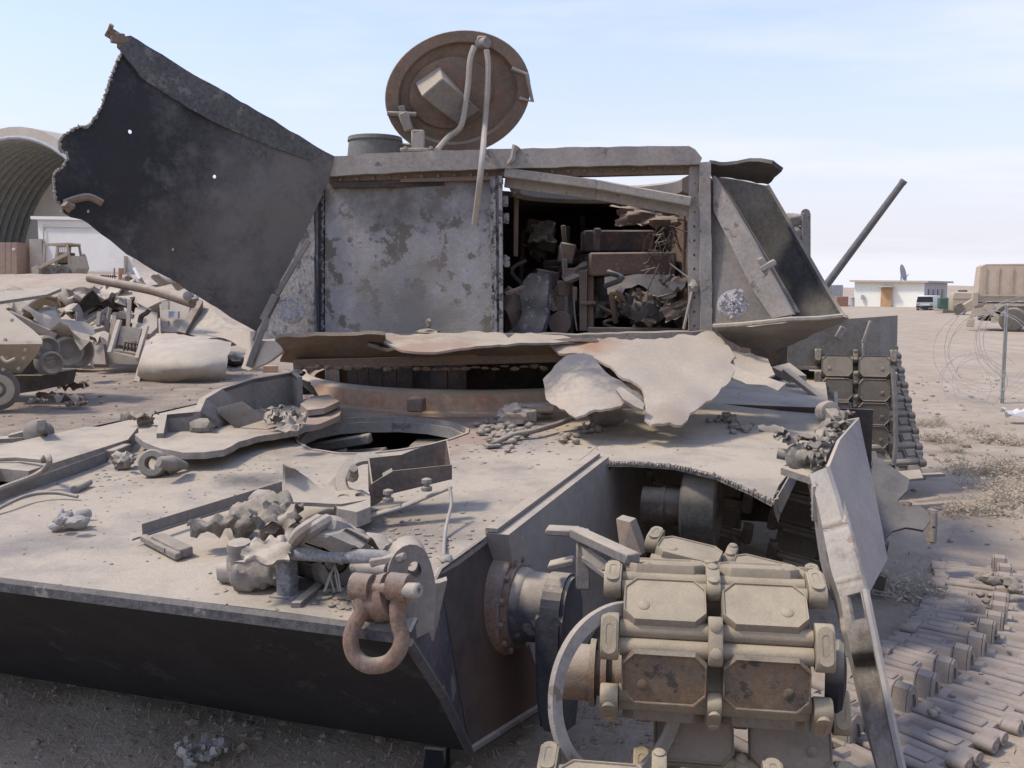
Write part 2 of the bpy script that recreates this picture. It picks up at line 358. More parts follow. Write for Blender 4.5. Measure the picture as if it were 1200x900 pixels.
M_maroon = mat('maroon_primer', (.085, .06, .052), (.15, .1, .085), dust=.7, lo=.2, hi=.9, sc=14, bump=.4, rust=.2, chip=(.2, .17, .14), chipamt=.2)
M_pipe = mat('worn_galvanised_pipe', (.17, .175, .19), (.28, .28, .28), sc=24, bump=.5, vary=.7, rough=.6, chip=(.14, .14, .15), chipamt=.6, dust=.6, lo=.5, hi=1)
M_tan = mat('sand_paint', (.36, .3, .225), (.42, .355, .27), dust=.6, lo=.2, hi=.9, sc=8, bump=.2, dmin=.1, vary=.2)
M_tan2 = mat('pale_panel_paint', (.4, .35, .29), (.48, .42, .35), dust=.5, lo=.2, hi=.9, sc=5, bump=.2, dmin=.1, vary=.2)
M_whitep = mat('white_paint', (.62, .6, .56), (.7, .68, .63), sc=3, bump=.08, vary=.15, blotch=.9, bsc=.8, rough=.8)
M_cream = mat('cream_wall_paint', (.78, .77, .66), (.82, .8, .7), sc=2, bump=.05, vary=.1)
M_shade = mat('shaded_side_and_seam_grey', (.4, .41, .43), (.45, .45, .47), sc=2, bump=.05, vary=.1)  # grey puts the shade of the side walls into colour; also plain seams
M_conc = mat('concrete_shell', (.42, .37, .31), (.5, .44, .37), sc=1, bump=.1, vary=.15, blotch=.8, bsc=.6)
M_rib = mat('dark_corrugated_lining', (.2, .215, .215), (.26, .275, .27), sc=1, bump=.1, vary=.1)
M_orange = mat('orange_door', (.4, .25, .13), (.47, .3, .17), sc=6, bump=.1, vary=.2)
M_green = mat('green_generator_paint', (.05, .1, .07), (.07, .13, .09), sc=4, bump=.1, vary=.2)
M_glass = mat('dark_window', (.02, .022, .025), (.03, .032, .035), sc=4, bump=.02, rough=.2, vary=.1, spec=.5)
M_canvas = mat('tan_canvas', (.43, .345, .25), (.49, .4, .3), sc=5, bump=.3, vary=.15)
M_tyre = mat('dusty_tyre', (.06, .056, .052), (.11, .1, .092), sc=12, bump=.3, dmin=.15, dust=.7)
M_brick = mat('red_brown_crate', (.3, .16, .11), (.36, .2, .14), sc=6, bump=.2, vary=.2)
M_metalgrey = mat('grey_painted_metal', (.34, .345, .35), (.4, .405, .41), sc=6, bump=.1, vary=.15)
M_wire = mat('galvanised_wire', (.32, .3, .28), (.4, .38, .35), sc=20, bump=.1)
M_post = mat('green_grey_post', (.17, .175, .16), (.23, .23, .21), sc=14, bump=.3, vary=.4)
M_bush = mat('dry_shrub', (.34, .28, .2), (.47, .4, .3), sc=20, bump=.1, vary=.4)
M_straw = mat('dry_straw', (.27, .2, .125), (.42, .32, .2), sc=30, bump=.1, vary=.6)
M_stone = mat('desert_stone', (.32, .27, .22), (.42, .36, .3), sc=20, bump=.4, vary=.4)
M_cloth = mat('dusty_cloth', (.36, .34, .31), (.5, .47, .43), sc=25, bump=.6, vary=.3, dust=.4)
M_wood = mat('wooden_crate', (.3, .21, .16), (.37, .27, .2), sc=8, bump=.3, vary=.4)

# ------------------------------------------------------------------ ground
def sst(a, b, x):
    t = max(0.0, min(1.0, (x-a)/(b-a))); return t*t*(3-2*t)
def gz(x, y):
    d = math.hypot(x, y-2)
    z = 2.05*sst(17, 38, y)*sst(-3, -11, x)*(1-.0*sst(200, 600, y))
    n = noise.noise(V((x*.35, y*.35, 0)))*.035 + noise.noise(V((x*1.3, y*1.3, 5)))*.022 + noise.noise(V((x*4.1, y*4.1, 9)))*.011
    n += noise.noise(V((x*.05, y*.05, 2)))*.12*sst(10, 60, d) + noise.noise(V((x*.008, y*.008, 4)))*1.2*sst(120, 500, d)
    if y > 14 and x < -4: n += abs(noise.noise(V((x*.5, y*.5, 3))))*.25*sst(17, 24, y)*(1-sst(44, 60, y))
    # wheel ruts crossing the yard on the right
    for x0, s in ((5.2, .28), (6.9, .28), (9.0, .22)):
        u = x-(x0+.24*(y-7)); n -= .035*math.exp(-(u/.16)**2)*sst(6, 9, y)*(1-sst(60, 120, y))
    return z+n*(1 if d < 3000 else 0) - .02
bm = NB(); NR, NA = 210, 420
rings = []
for i in range(NR):
    r = .35*math.exp(math.log(6000/.35)*i/(NR-1)); rings.append([bm.verts.new((r*math.sin(2*math.pi*k/NA), 2+r*math.cos(2*math.pi*k/NA), gz(r*math.sin(2*math.pi*k/NA), 2+r*math.cos(2*math.pi*k/NA)))) for k in range(NA)])
for a, b in zip(rings, rings[1:]):
    for k in range(NA): bm.faces.new((a[k], b[k], b[(k+1) % NA], a[(k+1) % NA]))
bm.faces.new(list(rings[0]))
bmesh.ops.recalc_face_normals(bm, faces=bm.faces)
if sum(f.normal.z for f in list(bm.faces)[:200]) < 0: bmesh.ops.reverse_faces(bm, faces=bm.faces)
def ground_mat():
    m = bpy.data.materials.new('desert_ground'); m.use_nodes = True; t = m.node_tree; t.nodes.clear(); l = t.links.new
    def N(ty, **k):
        n = t.nodes.new(ty)
        for a, b in k.items(): setattr(n, a, b)
        return n
    g = N('ShaderNodeNewGeometry'); pos = g.outputs['Position']
    def nz(s, d=6, ro=.62, off=(0, 0, 0), scl=(1, 1, 1), rot=0):
        mp = N('ShaderNodeMapping'); mp.inputs['Location'].default_value = off; mp.inputs['Scale'].default_value = scl; mp.inputs['Rotation'].default_value = (0, 0, rot); l(pos, mp.inputs[0])
        n = N('ShaderNodeTexNoise'); n.inputs['Scale'].default_value = s; n.inputs['Detail'].default_value = d; n.inputs['Roughness'].default_value = ro; l(mp.outputs[0], n.inputs[0]); return n.outputs['Fac']
    def mr(s, a, b, c=0, d=1):
        n = N('ShaderNodeMapRange'); n.inputs[1].default_value = a; n.inputs[2].default_value = b; n.inputs[3].default_value = c; n.inputs[4].default_value = d; l(s, n.inputs[0]); return n.outputs[0]
    def mix(f, a, b):
        n = N('ShaderNodeMix', data_type='RGBA')
        if isinstance(f, float): n.inputs[0].default_value = f
        else: l(f, n.inputs[0])
        for s, i in ((a, 6), (b, 7)):
            if isinstance(s, tuple): n.inputs[i].default_value = (*s, 1)
            else: l(s, n.inputs[i])
        return n.outputs[2]
    a = mix(mr(nz(.6, 8), .35, .65), (.49, .4, .295), (.41, .33, .24))
    a = mix(mr(nz(3.2, 8, .7, (4, 2, 0)), .42, .72), a, (.33, .255, .185))
    # pale and dark streaks where vehicles have driven, along the yard
    a = mix(mr(nz(.5, 7, .65, (1, 7, 0), (2.2, .35, 1), -.24), .5, .7, 0, .55), a, (.53, .43, .325))
    a = mix(mr(nz(.35, 8, .7, (9, 3, 0), (.5, 2.6, 1), .1), .55, .72, 0, .5), a, (.33, .27, .225))
    a = mix(mr(nz(38, 5, .75, (2, 2, 0)), .5, .78, 0, .65), a, (.26, .205, .16))
    a = mix(mr(nz(60, 3, .7, (5, 1, 0)), .62, .75, 0, .6), a, (.5, .43, .36))
    # oily grit around the wrecks on the left and under the hull
    sp = N('ShaderNodeSeparateXYZ'); l(pos, sp.inputs[0])
    wob = N('ShaderNodeMath', operation='ADD'); l(sp.outputs['X'], wob.inputs[0]); l(mr(nz(.7, 5, .6, (3, 3, 3)), 0, 1, -1.6, 1.6), wob.inputs[1])
    lf = mr(wob.outputs[0], -2.2, -.2, 1, 0); yf = mr(sp.outputs['Y'], 15, 24, 1, 0)
    mm = N('ShaderNodeMath', operation='MULTIPLY'); l(lf, mm.inputs[0]); y2 = mr(sp.outputs['Y'], 5.0, 8.0, 0, 1); my = N('ShaderNodeMath', operation='MULTIPLY'); l(yf, my.inputs[0]); l(y2, my.inputs[1]); l(my.outputs[0], mm.inputs[1]); mm2 = N('ShaderNodeMath', operation='MULTIPLY'); l(mm.outputs[0], mm2.inputs[0]); l(mr(nz(1.6, 7, .7, (8, 8, 0)), .32, .6, .15, .9), mm2.inputs[1])
    a = mix(mm2.outputs[0], a, mix(mr(nz(30, 5, .7), .35, .65), (.16, .122, .088), (.3, .235, .175)))
    b = N('ShaderNodeBsdfPrincipled'); b.inputs['Roughness'].default_value = .95; b.inputs['Specular IOR Level'].default_value = .1; l(a, b.inputs['Base Color'])
    bp = N('ShaderNodeBump'); bp.inputs['Strength'].default_value = .55; bp.inputs['Distance'].default_value = .03
    ad = N('ShaderNodeMath', operation='ADD'); l(nz(9, 9, .7), ad.inputs[0]); l(nz(45, 5, .75, (7, 0, 0)), ad.inputs[1]); l(ad.outputs[0], bp.inputs['Height']); l(bp.outputs[0], b.inputs['Normal'])
    o = N('ShaderNodeOutputMaterial'); l(b.outputs[0], o.inputs[0]); return m
M_ground = ground_mat()
g = finish(bm, 'ground', M_ground, None, 180); tag(g, kind='structure')
def G(px, py, it=6):
    """point of the ground seen in the photo at px, py"""
    z = 0.0
    for _ in range(it):
        p = Zp(px, py, z) if py > 345 else P(px, py, 60); z = gz(p.x, p.y)
    return V((p.x, p.y, z))

# ------------------------------------------------------------------ the wrecked vehicle in front: hull
W = thing('wrecked_howitzer', 'large burnt-out tracked howitzer with torn open boxy turret, filling the foreground', 'tank', (0, 4.2, 0))
A1, A2, A3, A4 = K(478, 738), K(515, 668), K(565, 632), K(690, 540)
NL = K(-449, 622)
B1, B2 = Zp(550, 880, .12), Zp(641, 823, .06)
RC = P(583, 440, 6.4); RC = on(583, 448, N0, EN); RC = RC + ER*((6.52-RC.y)/ER.y)      # turret ring centre on the deck
RR = 1.37
def ringpx(r, off=0.0, n=44):
    out = []
    for i in range(n):
        a = 2*math.pi*i/n; p = RC+EU*math.cos(a)*r+ER*math.sin(a)*r+EN*off
        d = p-CAM; f = V((0, math.cos(TH), -math.sin(TH))); u = V((0, math.sin(TH), math.cos(TH))); k = d.dot(f)
        out.append((600+F*d.x/k, 450-F*d.dot(u)/k))
    return out
hatch_hole = [(345, 512), (352, 503), (367, 497), (395, 492), (425, 490), (470, 489), (505, 491), (535, 496), (550, 503), (549, 508), (530, 515), (505, 522), (470, 529), (430, 534), (395, 534), (362, 529), (348, 521)]
# deck is surveyed in plan (deck coordinates) so that its triangles stay even
def uv(p): d = p-N0; return (d.dot(EU), d.dot(ER))
def Dk(u, v, off=0.0): return N0+EU*u+ER*v+EN*off
def dku(px, py): return uv(K(px, py))
deck_px = [(-449, 622), (-200, 652), (0, 677), (200, 702), (430, 731), (478, 737), (515, 668), (565, 632), (690, 540), (740, 540), (790, 543), (840, 552), (880, 566), (905, 578), (913, 560), (940, 527), (975, 492)]
deck_uv = [dku(*p) for p in deck_px]
last = deck_uv[-1]; lft = dku(345, 450); l0 = dku(-449, 622)
deck_uv += [(last[0]-.05, last[1]+2.6), (lft[0], last[1]+2.6), (lft[0], lft[1])]
hole_uv = [dku(*p) for p in hatch_hole]
ring_uv = [(uv(RC)[0]+math.cos(a)*(RR-.05), uv(RC)[1]+math.sin(a)*(RR-.05)) for a in [2*math.pi*i/48 for i in range(48)]]
grille_uv = [dku(*p) for p in [(-260, 632), (-260, 588), (-60, 556), (0, 549), (29, 547), (33, 561), (0, 575), (-120, 606)]]
u0_ = uv(A4)[0]
def deckfn(u, v):
    z = noise.noise(V((u*2.1, v*2.1, 3)))*.006+noise.noise(V((u*.8, v*.8, 1)))*.012
    if u > u0_: z -= .035*sst(u0_+.25, u0_+.95, u)      # the sponson sheet sags outwards
    return Dk(u, v, z)
bm = NB(); sheet(bm, deck_uv, deckfn, .024, sp=.075, holes=[hole_uv, ring_uv, grille_uv], jag=.0, away=-EN, hsp=.05)
deck = finish(bm, 'deck_plate', M_deck, W, 40)
# torn weld burrs along the cut edge of the sponson sheet
bm = NB()
edge = [(690, 540), (740, 540), (790, 543), (840, 552), (880, 566), (905, 578), (913, 560)]
for i, (x, y) in enumerate(resample(edge, 3.2, 0, 4, False)):
    uu = dku(x, y); p = deckfn(*uu); lump(bm, p+V((rnd.uniform(-.003, .003), -.004, -.008)), (rnd.uniform(.004, .011), .008, rnd.uniform(.006, .016)), i, .5, 2, 1)
p = deckfn(*dku(908, 577)); prism(bm, [p, p+V((.02, .02, 0)), p+V((.022, .0, -.06)), p+V((.012, -.01, -.085)), p+V((-.005, -.005, -.03))], V((.006, .02, 0)))
p2 = deckfn(*dku(930, 540)); prism(bm, [p, p2, p2+V((.02, 0, -.03)), p+V((.02, 0, -.05))], V((.01, .012, 0)))
finish(bm, 'torn_edge', M_deck, W)
# nose: bevelled lip, lower front plate, chamfer, side
lipw = (NL-A1)
bm = NB()
dn = V((0, 0, -1))
prism(bm, [A1+EN*.004, A1-ER*.012-EN*.006, A1-ER*.014-EN*.03, A1-EN*.036], NL-A1)
finish(bm, 'nose_weld_lip', mat('worn_nose_edge', (.04, .042, .048), (.11, .108, .105), sc=14, bump=.5, dust=.35, lo=.4, hi=1, vary=.6, chip=(.2, .18, .16), chipamt=.15), W)
bm = NB()
FT = A1-EN*.025; FTl = NL-EN*.025; BL = B1+(NL-A1)
sheetpts = []
n1, n2 = 60, 14
gr = []
for i in range(n1+1):
    row = []
    for j in range(n2+1):
        a = FT.lerp(FTl, i/n1); b = B1.lerp(BL, i/n1); p = a.lerp(b, j/n2)
        row.append(bm.verts.new(p + V((0, 1, 0))*noise.noise(p*1.6)*.006))
    gr.append(row)
for i in range(n1):
    for j in range(n2): bm.faces.new((gr[i][j], gr[i+1][j], gr[i+1][j+1], gr[i][j+1]))
finish(bm, 'lower_front_plate', M_black, W)
B3 = B2+V((ER.x, ER.y, 0))*4.6
A3b = A3+ER*5.2
bm = NB()
def quad(bm, *p): return bm.faces.new([bm.verts.new(V(q)) for q in p])
chin = A2-EN*.02
quad(bm, A1-EN*.004, B1, chin, A2)
finish(bm, 'chamfer_plate', M_navy, W)
bm = NB()
n1, n2 = 14, 14; gr = []
T0, T1 = A2, A3+ER*.10
for i in range(n1+1):
    row = []
    for j in range(n2+1):
        p = T0.lerp(T1, i/n1).lerp(B1.lerp(B2, i/n1), j/n2); row.append(bm.verts.new(p+EU*noise.noise(p*3)*.004))
    gr.append(row)
for i in range(n1):
    for j in range(n2): bm.faces.new((gr[i][j], gr[i][j+1], gr[i+1][j+1], gr[i+1][j]))
finish(bm, 'front_side_plate', M_side, W)
# seam beads along the two lower edges
bm = NB(); tube(bm, [A1-EN*.03, A1.lerp(B1, .5)+V((.004, 0, 0)), B1], .013, 8); tube(bm, [B1, B2], .014, 8); tube(bm, [A1-EN*.01, A2, A3], .008, 6)
finish(bm, 'edge_weld', M_navy, W)
bm = NB(); quad(bm, T1, B2, B3, A3b); finish(bm, 'hull_side_wall', M_wall, W)
# thick inner wall with a dusty top ledge
bm = NB()
q0, q1 = A3+ER*.03, A4+ER*3.6
th = EU*.075
qm = A4+ER*.05; prism(bm, [q0+EN*.012, q0-EN*.26+ER*.10, q0-EN*.62+ER*.26, qm-EN*.62, qm+EN*.012], th); prism(bm, [qm-EN*.05, qm-EN*.62, q1-EN*.62, q1-EN*.05], th)
wl = finish(bm, 'inner_wall_slab', M_wall, W)
bm = NB(); prism(bm, [q0+EN*.016, q0+EN*.016+EU*.04, A4+ER*.04+EN*.016+EU*.04, A4+ER*.04+EN*.016], EN*.012); finish(bm, 'ledge_strip', M_grey, W)
# hull shell that closes the inside: left side, floor, rear
bm = NB()
lw = lft[0]; Lf = Dk(l0[0], l0[1]); Lb = Dk(lw, last[1]+2.6); Rb = Dk(u0_, last[1]+2.6)
zf = .05
quad(bm, NL, BL, V((Lb.x, Lb.y, zf)), Lb); quad(bm, V((Lb.x, Lb.y, zf)), V((Rb.x, Rb.y, zf)), Rb, Lb); quad(bm, BL, B1, V((Rb.x, Rb.y, zf)), V((Lb.x, Lb.y, zf)))
finish(bm, 'hull_shell', M_dark, W)
# rim of the driver's opening
bm = NB()
rim = [deckfn(*p) for p in hole_uv]; rim.append(rim[0])
inn = V((sum(p.x for p in rim)/len(rim), sum(p.y for p in rim)/len(rim), sum(p.z for p in rim)/len(rim)))
for (o_, zt, zb) in ((1.0, .006, -.05), (.955, -.02, -.075)):
    top = [inn+(p-inn)*o_+EN*zt for p in rim[:-1]]; inn_ = [inn+(p-inn)*(o_-.035)+EN*zt for p in rim[:-1]]; n = len(top)
    a = [bm.verts.new(p) for p in top]; b = [bm.verts.new(p) for p in inn_]; c = [bm.verts.new(p+EN*(zb-zt)) for p in inn_]; d = [bm.verts.new(p+EN*(zb-zt)) for p in top]
    for k in range(n):
        k2 = (k+1) % n
        bm.faces.new((a[k], a[k2], b[k2], b[k])); bm.faces.new((b[k], b[k2], c[k2], c[k])); bm.faces.new((d[k2], d[k], a[k], a[k2]))
bmesh.ops.recalc_face_normals(bm, faces=bm.faces)
finish(bm, 'hatch_rim', M_lgrey, W)
# things glimpsed inside the driver's compartment
bm = NB(); c = P(415, 505, K(420, 510).y+.35)+V((0, 0, -.03)); box(bm, (0, 0, 0), (.42, .16, .07), frame(c+V((-.04, 0, -.12)), (1, -.25, .12), (0, 1, 0)), .01); finish(bm, 'seat_frame', M_maroon, W)
bm = NB(); c = P(395, 496, K(420, 510).y+.35)+V((0, 0, -.05)); box(bm, (0, 0, 0), (.38, .06, .05), frame(c+V((0, 0, -.06)), (1, -.2, .2), (0, 1, 0)), .008); box(bm, (.02, -.03, -.11), (.07, .05, .16), frame(c+V((0, 0, -.06)), (1, -.2, .2), (0, 1, 0)), .006); finish(bm, 'steering_bracket', M_grey, W)
bm = NB(); c = P(505, 498, K(420, 510).y+.5)+V((0, 0, -.13)); box(bm, (0, 0, -.13), (.35, .25, .16), frame(c, (1, -.1, -.05), (0, 1, 0)), .02); box(bm, (0, -.05, .0), (.2, .2, .1), frame(c, (1, -.1, .05), (0, 1, 0)), .02); finish(bm, 'instrument_box', M_brown, W)
# raised turret ring collar
bm = NB()
M = Matrix((EU.to_4d(), ER.to_4d(), EN.to_4d(), (0, 0, 0, 1))).transposed(); M = Matrix(((EU.x, ER.x, EN.x, RC.x), (EU.y, ER.y, EN.y, RC.y), (EU.z, ER.z, EN.z, RC.z), (0, 0, 0, 1)))
lathe(bm, [(RR+.04, -.01), (RR+.035, .012), (RR+.01, .02), (RR, .075), (RR-.01, .115), (RR-.03, .13), (RR-.09, .13), (RR-.10, .10), (RR-.14, .09), (RR-.14, -.05)], M, 96, True)
bmesh.ops.recalc_face_normals(bm, faces=bm.faces)
finish(bm, 'turret_ring', M_collar, W)
bm = NB(); box(bm, (0, 0, 0), (.09, .07, .075), frame(P(488, 474, 5.08), EU, ER), .008); finish(bm, 'stop_block', M_brown, W)
# dark basket wall under the turret
bm = NB()
for i in range(26):
    a0 = math.pi+.35+i*.095; pts = []
    if i in (15, 16, 17, 18, 19, 20, 21): continue
    r = 1.16 if i % 6 else 1.10
    p, q = RC+EU*math.cos(a0)*r+ER*math.sin(a0)*r, RC+EU*math.cos(a0+.09)*r+ER*math.sin(a0+.09)*r
    prism(bm, [p-EN*.1, q-EN*.1, q+EN*.42, p+EN*.42], (RC-p).normalized()*.02)
tag(finish(bm, 'basket_wall', M_dark, W), kind='stuff')
bm = NB(); cyl(bm, RC-EN*.3, RC+EN*.30, .55, .55, 24); box(bm, (0, 0, 0), (2.4, .05, .6), frame(RC+V((0, .6, .15)), EU, ER)); finish(bm, 'basket_core', M_dark, W)

# ------------------------------------------------------------------ nose fittings: tow lug, final drive, hoop, brackets
LUGC = P(470, 665, 2.2)
# tow lug: eye plate standing at the nose, facing right-front
ex = V((math.cos(R(36)), -math.sin(R(36)), 0)); ey = V((-ex.y, ex.x, 0)); ez = V((0, 0, 1))
def lugpt(px, py, D=2.2): return P(px, py, D)
bm = NB()
prof = [P(478, 752, 2.16), P(508, 738, 2.19), P(511, 690, 2.21), P(507, 660, 2.22), P(498, 643, 2.22), P(484, 639, 2.21), P(470, 643, 2.2), P(458, 660, 2.18), P(449, 690, 2.16), P(452, 735, 2.14)]
hole = [P(x, y, 2.2) for x, y in ell(491, 668, 8.5, 11, 10)]
# plate with an eye hole, built as sheet in the lug's own plane
lp = plane3((478, 752, 2.16), (508, 738, 2.20), (495, 643, 2.21))
sheet(bm, [(480, 752), (508, 738), (511, 692), (509, 676), (505, 660), (501, 650), (496, 643), (488, 638.5), (480, 638), (472, 640.5), (465, 646), (459, 655), (455, 667), (452, 690), (456, 735)], lp, .075, sp=9, holes=[ell(486, 669, 8, 11, 16)], hsp=4, away=(ER*.9-EU*.55).normalized())
lug = finish(bm, 'tow_lug', M_grey, W)
bm = NB(); cyl(bm, P(443, 702, 2.15), P(462, 697, 2.13), .055, .055, 20); cyl(bm, P(432, 704, 2.19), P(446, 701, 2.16), .05, .05, 20); finish(bm, 'lug_sleeve', M_rust, W)
bm = NB(); prism(bm, [P(507, 686, 2.27), P(524, 680, 2.32), P(508, 751, 2.33), P(491, 748, 2.28)], (EU*.5-ER).normalized()*-.03); finish(bm, 'welded_bar', M_grey, W)
# shackle hanging from the lug
SH = thing('tow_shackle', 'rusty bow shackle hanging from the lug on the dark nose plate', 'shackle', P(440, 790, 2.06))
bow = [(425, 684, 2.13), (423, 700, 2.12), (424, 716, 2.11), (415, 733, 2.1), (411, 750, 2.09), (415, 767, 2.085), (427, 778, 2.08), (442, 780, 2.08), (457, 775, 2.08), (468, 761, 2.08), (471, 746, 2.085), (467, 731, 2.09), (465, 714, 2.09), (467, 700, 2.095), (468, 684, 2.1)]
pts = smooth_path([P(*q) for q in bow], 5); n = len(pts)
bm = NB(); tube(bm, pts, .02, 14, True, [.023 if (i < 5 or i > n-6) else .0172+.002*math.sin(math.pi*i/n) for i in range(n)])
for (x, y, D) in ((425, 688, 2.13), (468, 688, 2.095)):
    c = P(x, y, D); cyl(bm, c-EU*.024+ER*.0, c+EU*.024, .032, .032, 18)
finish(bm, 'bow', M_rust, SH)
bm = NB(); c0, c1 = P(416, 689, 2.14), P(487, 692, 2.06); cyl(bm, c0, c1, .014, .014, 14)
finish(bm, 'shackle_pin', M_rust, SH)
bm = NB(); d = (c1-c0).normalized(); M = frame(c1, d.orthogonal(), d.cross(d.orthogonal())); lathe(bm, [(.016, -.03), (.0175, -.02), (.0175, .006), (.014, .01), (.007, .01), (.006, .002)], M, 16); finish(bm, 'pin_head', M_lgrey, SH)
# grab rail and its post
bm = NB(); tube(bm, [P(325, 651, 2.35), P(330, 647.5, 2.34), P(450, 653.5, 2.2), P(454, 656, 2.2)], .0185, 14); rail = finish(bm, 'grab_rail', M_pipe, W)
bm = NB(); a = K(337, 699); t_ = P(336, 655, a.y); box(bm, (0, 0, 0), (.042, .042, (t_-a).length), frame((a+t_)/2, EU, ER), .004); box(bm, (0, 0, -(t_-a).length/2+.004), (.075, .06, .008), frame((a+t_)/2, EU, ER), .002); finish(bm, 'rail_post', M_pipe, W)
bm = NB(); cyl(bm, P(415, 664, 2.24), P(455, 668, 2.18), .017, .017, 10); box(bm, (0, 0, 0), (.09, .03, .02), frame(P(455, 655, 2.19), (1, -.3, .25), (0, 1, 0)), .004)
for x in (421, 434): bolt(bm, P(x, 663, 2.23), (0, 0, 1), .009, .02)
finish(bm, 'rail_clamp', M_lgrey, W)
# shallow tray with gravel behind the lug
bm = NB()
tp = [K(341, 712, .004), K(388, 673, .004), K(395, 676, .004), K(352, 712, .004)]
prism(bm, tp, EN*.012); prism(bm, [K(388, 673, .004), K(440, 671, .004), K(441, 676, .004), K(392, 677, .004)], EN*.01); finish(bm, 'tray_edge', M_grey, W)
# headlight stub behind the rail
bm = NB(); c = K(436, 655); lump(bm, c+EN*.035, (.06, .055, .04), 5, .15, 1.5, 3); cyl(bm, c-EN*.01, c+EN*.05, .055, .058, 20); box(bm, (-.085, -.01, .005), (.11, .09, .006), frame(c+EN*.02, (1, -.1, 0), (0, 1, 0))); finish(bm, 'lamp_stub', M_grey, W)

# final drive: flange with bolts, hub, arm casting
NS_ = (B1-T0).cross(T1-T0).normalized(); NS_ = NS_ if NS_.dot(CAM-T0) > 0 else -NS_
NSh = V((NS_.x, NS_.y, 0)).normalized()
FD = on(586, 706, T0, NS_)+NSh*.02
bm = NB(); rad = .155
FE = (NSh*.55+EU*.45).normalized(); FX = V((-FE.y, FE.x, 0))
MF = Matrix(((FX.x, 0, FE.x, FD.x), (FX.y, 0, FE.y, FD.y), (0, 1, 0, FD.z), (0, 0, 0, 1)))
lathe(bm, [(rad*1.02, -.06), (rad*1.02, .02), (rad*.97, .03), (rad*.86, .03), (rad*.82, .045), (.112, .05), (.108, .06)], MF, 40); fl = finish(bm, 'drive_flange', M_rust, W)
for k in range(12):
    a = 2*math.pi*(k+.3)/12; bm = NB(); bolt(bm, MF @ V((rad*.91*math.cos(a), rad*.91*math.sin(a), .028)), EU, .011, .014); finish(bm, 'flange_bolt', M_rust, fl)
bm = NB()
lathe(bm, [(.105, .045), (.11, .06), (.108, .13), (.105, .19), (.09, .2)], MF, 36)
lathe(bm, [(.118, .045), (.12, .06), (.114, .075), (.108, .08)], MF, 36)
finish(bm, 'drive_hub', M_navy, W)
bm = NB()
arm = [(math.cos(t)*.115, math.sin(t)*.115) for t in [math.pi*i/14 for i in range(15)]] + [(-.125, -.12), (-.11, -.26), (-.07, -.37), (.05, -.40), (.12, -.25), (.125, -.1)]
bmv = prism(bm, [MF @ V((x, y, .135)) for x, y in arm], FE*.085)
bmesh.ops.bevel(bm, geom=[e for e in bm.edges], offset=.012, segments=2, affect='EDGES')
finish(bm, 'drive_arm', mat('chipped_black_casting', (.03, .031, .04), (.06, .06, .072), sc=8, bump=.3, chip=(.36, .29, .22), chipamt=.12, dust=.9, lo=.45, hi=1, rough=.7), W, 30)
# bent hoop of strap steel standing beside the tracks
HP = thing('steel_hoop', 'thin bent hoop of flat grey steel standing beside the front track', 'hoop', P(690, 900, 2.1))
bm = NB(); hc = P(727, 812, 2.27); hn = V((.62, -.76, .2)).normalized(); hx = hn.orthogonal().normalized(); M = frame(hc, hx, hn.cross(hx))
lathe(bm, [(.222, -.009), (.226, 0), (.222, .009), (.190, .009), (.186, 0), (.190, -.009)], M, 72, True)
bmesh.ops.recalc_face_normals(bm, faces=bm.faces)
for v in bm.verts: v.co += hn*.02*noise.noise(v.co*4)
finish(bm, 'hoop_band', M_lgrey, HP)
# drive axle stub inside the track
bm = NB(); sa = P(662, 786, 2.46); EUA = V((math.cos(R(9)), -math.sin(R(9)), 0))
for (t0, t1, r) in ((0, .07, .075), (.07, .085, .09), (.085, .1, .06), (.1, .115, .09), (.115, .13, .06), (.13, .52, .07), (.52, .535, .07), (.535, .6, .05)): cyl(bm, sa+EUA*t0, sa+EUA*t1, r, r*.98, 24)
finish(bm, 'drive_axle', M_brown, W)
bm = NB(); c = P(982, 792, 2.26); lathe(bm, [(.02, -.03), (.085, -.03), (.09, 0), (.08, .012), (.03, .02)], Matrix(((ER.x, 0, EU.x, c.x), (ER.y, 0, EU.y, c.y), (0, 1, EU.z, c.z), (0, 0, 0, 1))), 28); finish(bm, 'axle_disc', M_black, W)

# bracket arm welded to the inner wall
bm = NB()
def bar(bm, p, q, w_, h, up=(0, 0, 1), bev=.004):
    p = V(p); q = V(q); d = q-p; y = V(up).cross(d); box(bm, (d.length/2, 0, 0), (d.length, w_, h), frame(p, d, y), bev)
bar(bm, P(675, 624, 2.75), P(742, 655, 2.45), .045, .03); bar(bm, P(680, 650, 2.75), P(735, 690, 2.5), .03, .02); bar(bm, P(683, 620, 2.75), P(683, 690, 2.72), .04, .05)
box(bm, (0, 0, 0), (.10, .06, .02), frame(P(660, 622, 2.78), (1, -.2, 0), (0, 1, 0)), .004); box(bm, (0, 0, 0), (.08, .05, .02), frame(P(658, 660, 2.78), (1, -.2, .3), (0, 1, 0)), .004)
prism(bm, [P(681, 640, 2.7), P(720, 665, 2.58), P(705, 668, 2.6), P(684, 655, 2.69)], V((0, .02, 0)))
finish(bm, 'bracket_arm', M_grey, W)
bm = NB(); prism(bm, [P(722, 608, 3.3), P(738, 612, 3.25), P(752, 650, 3.2), P(728, 656, 3.22)], V((.03, .06, 0))); finish(bm, 'gusset', M_brown, W)
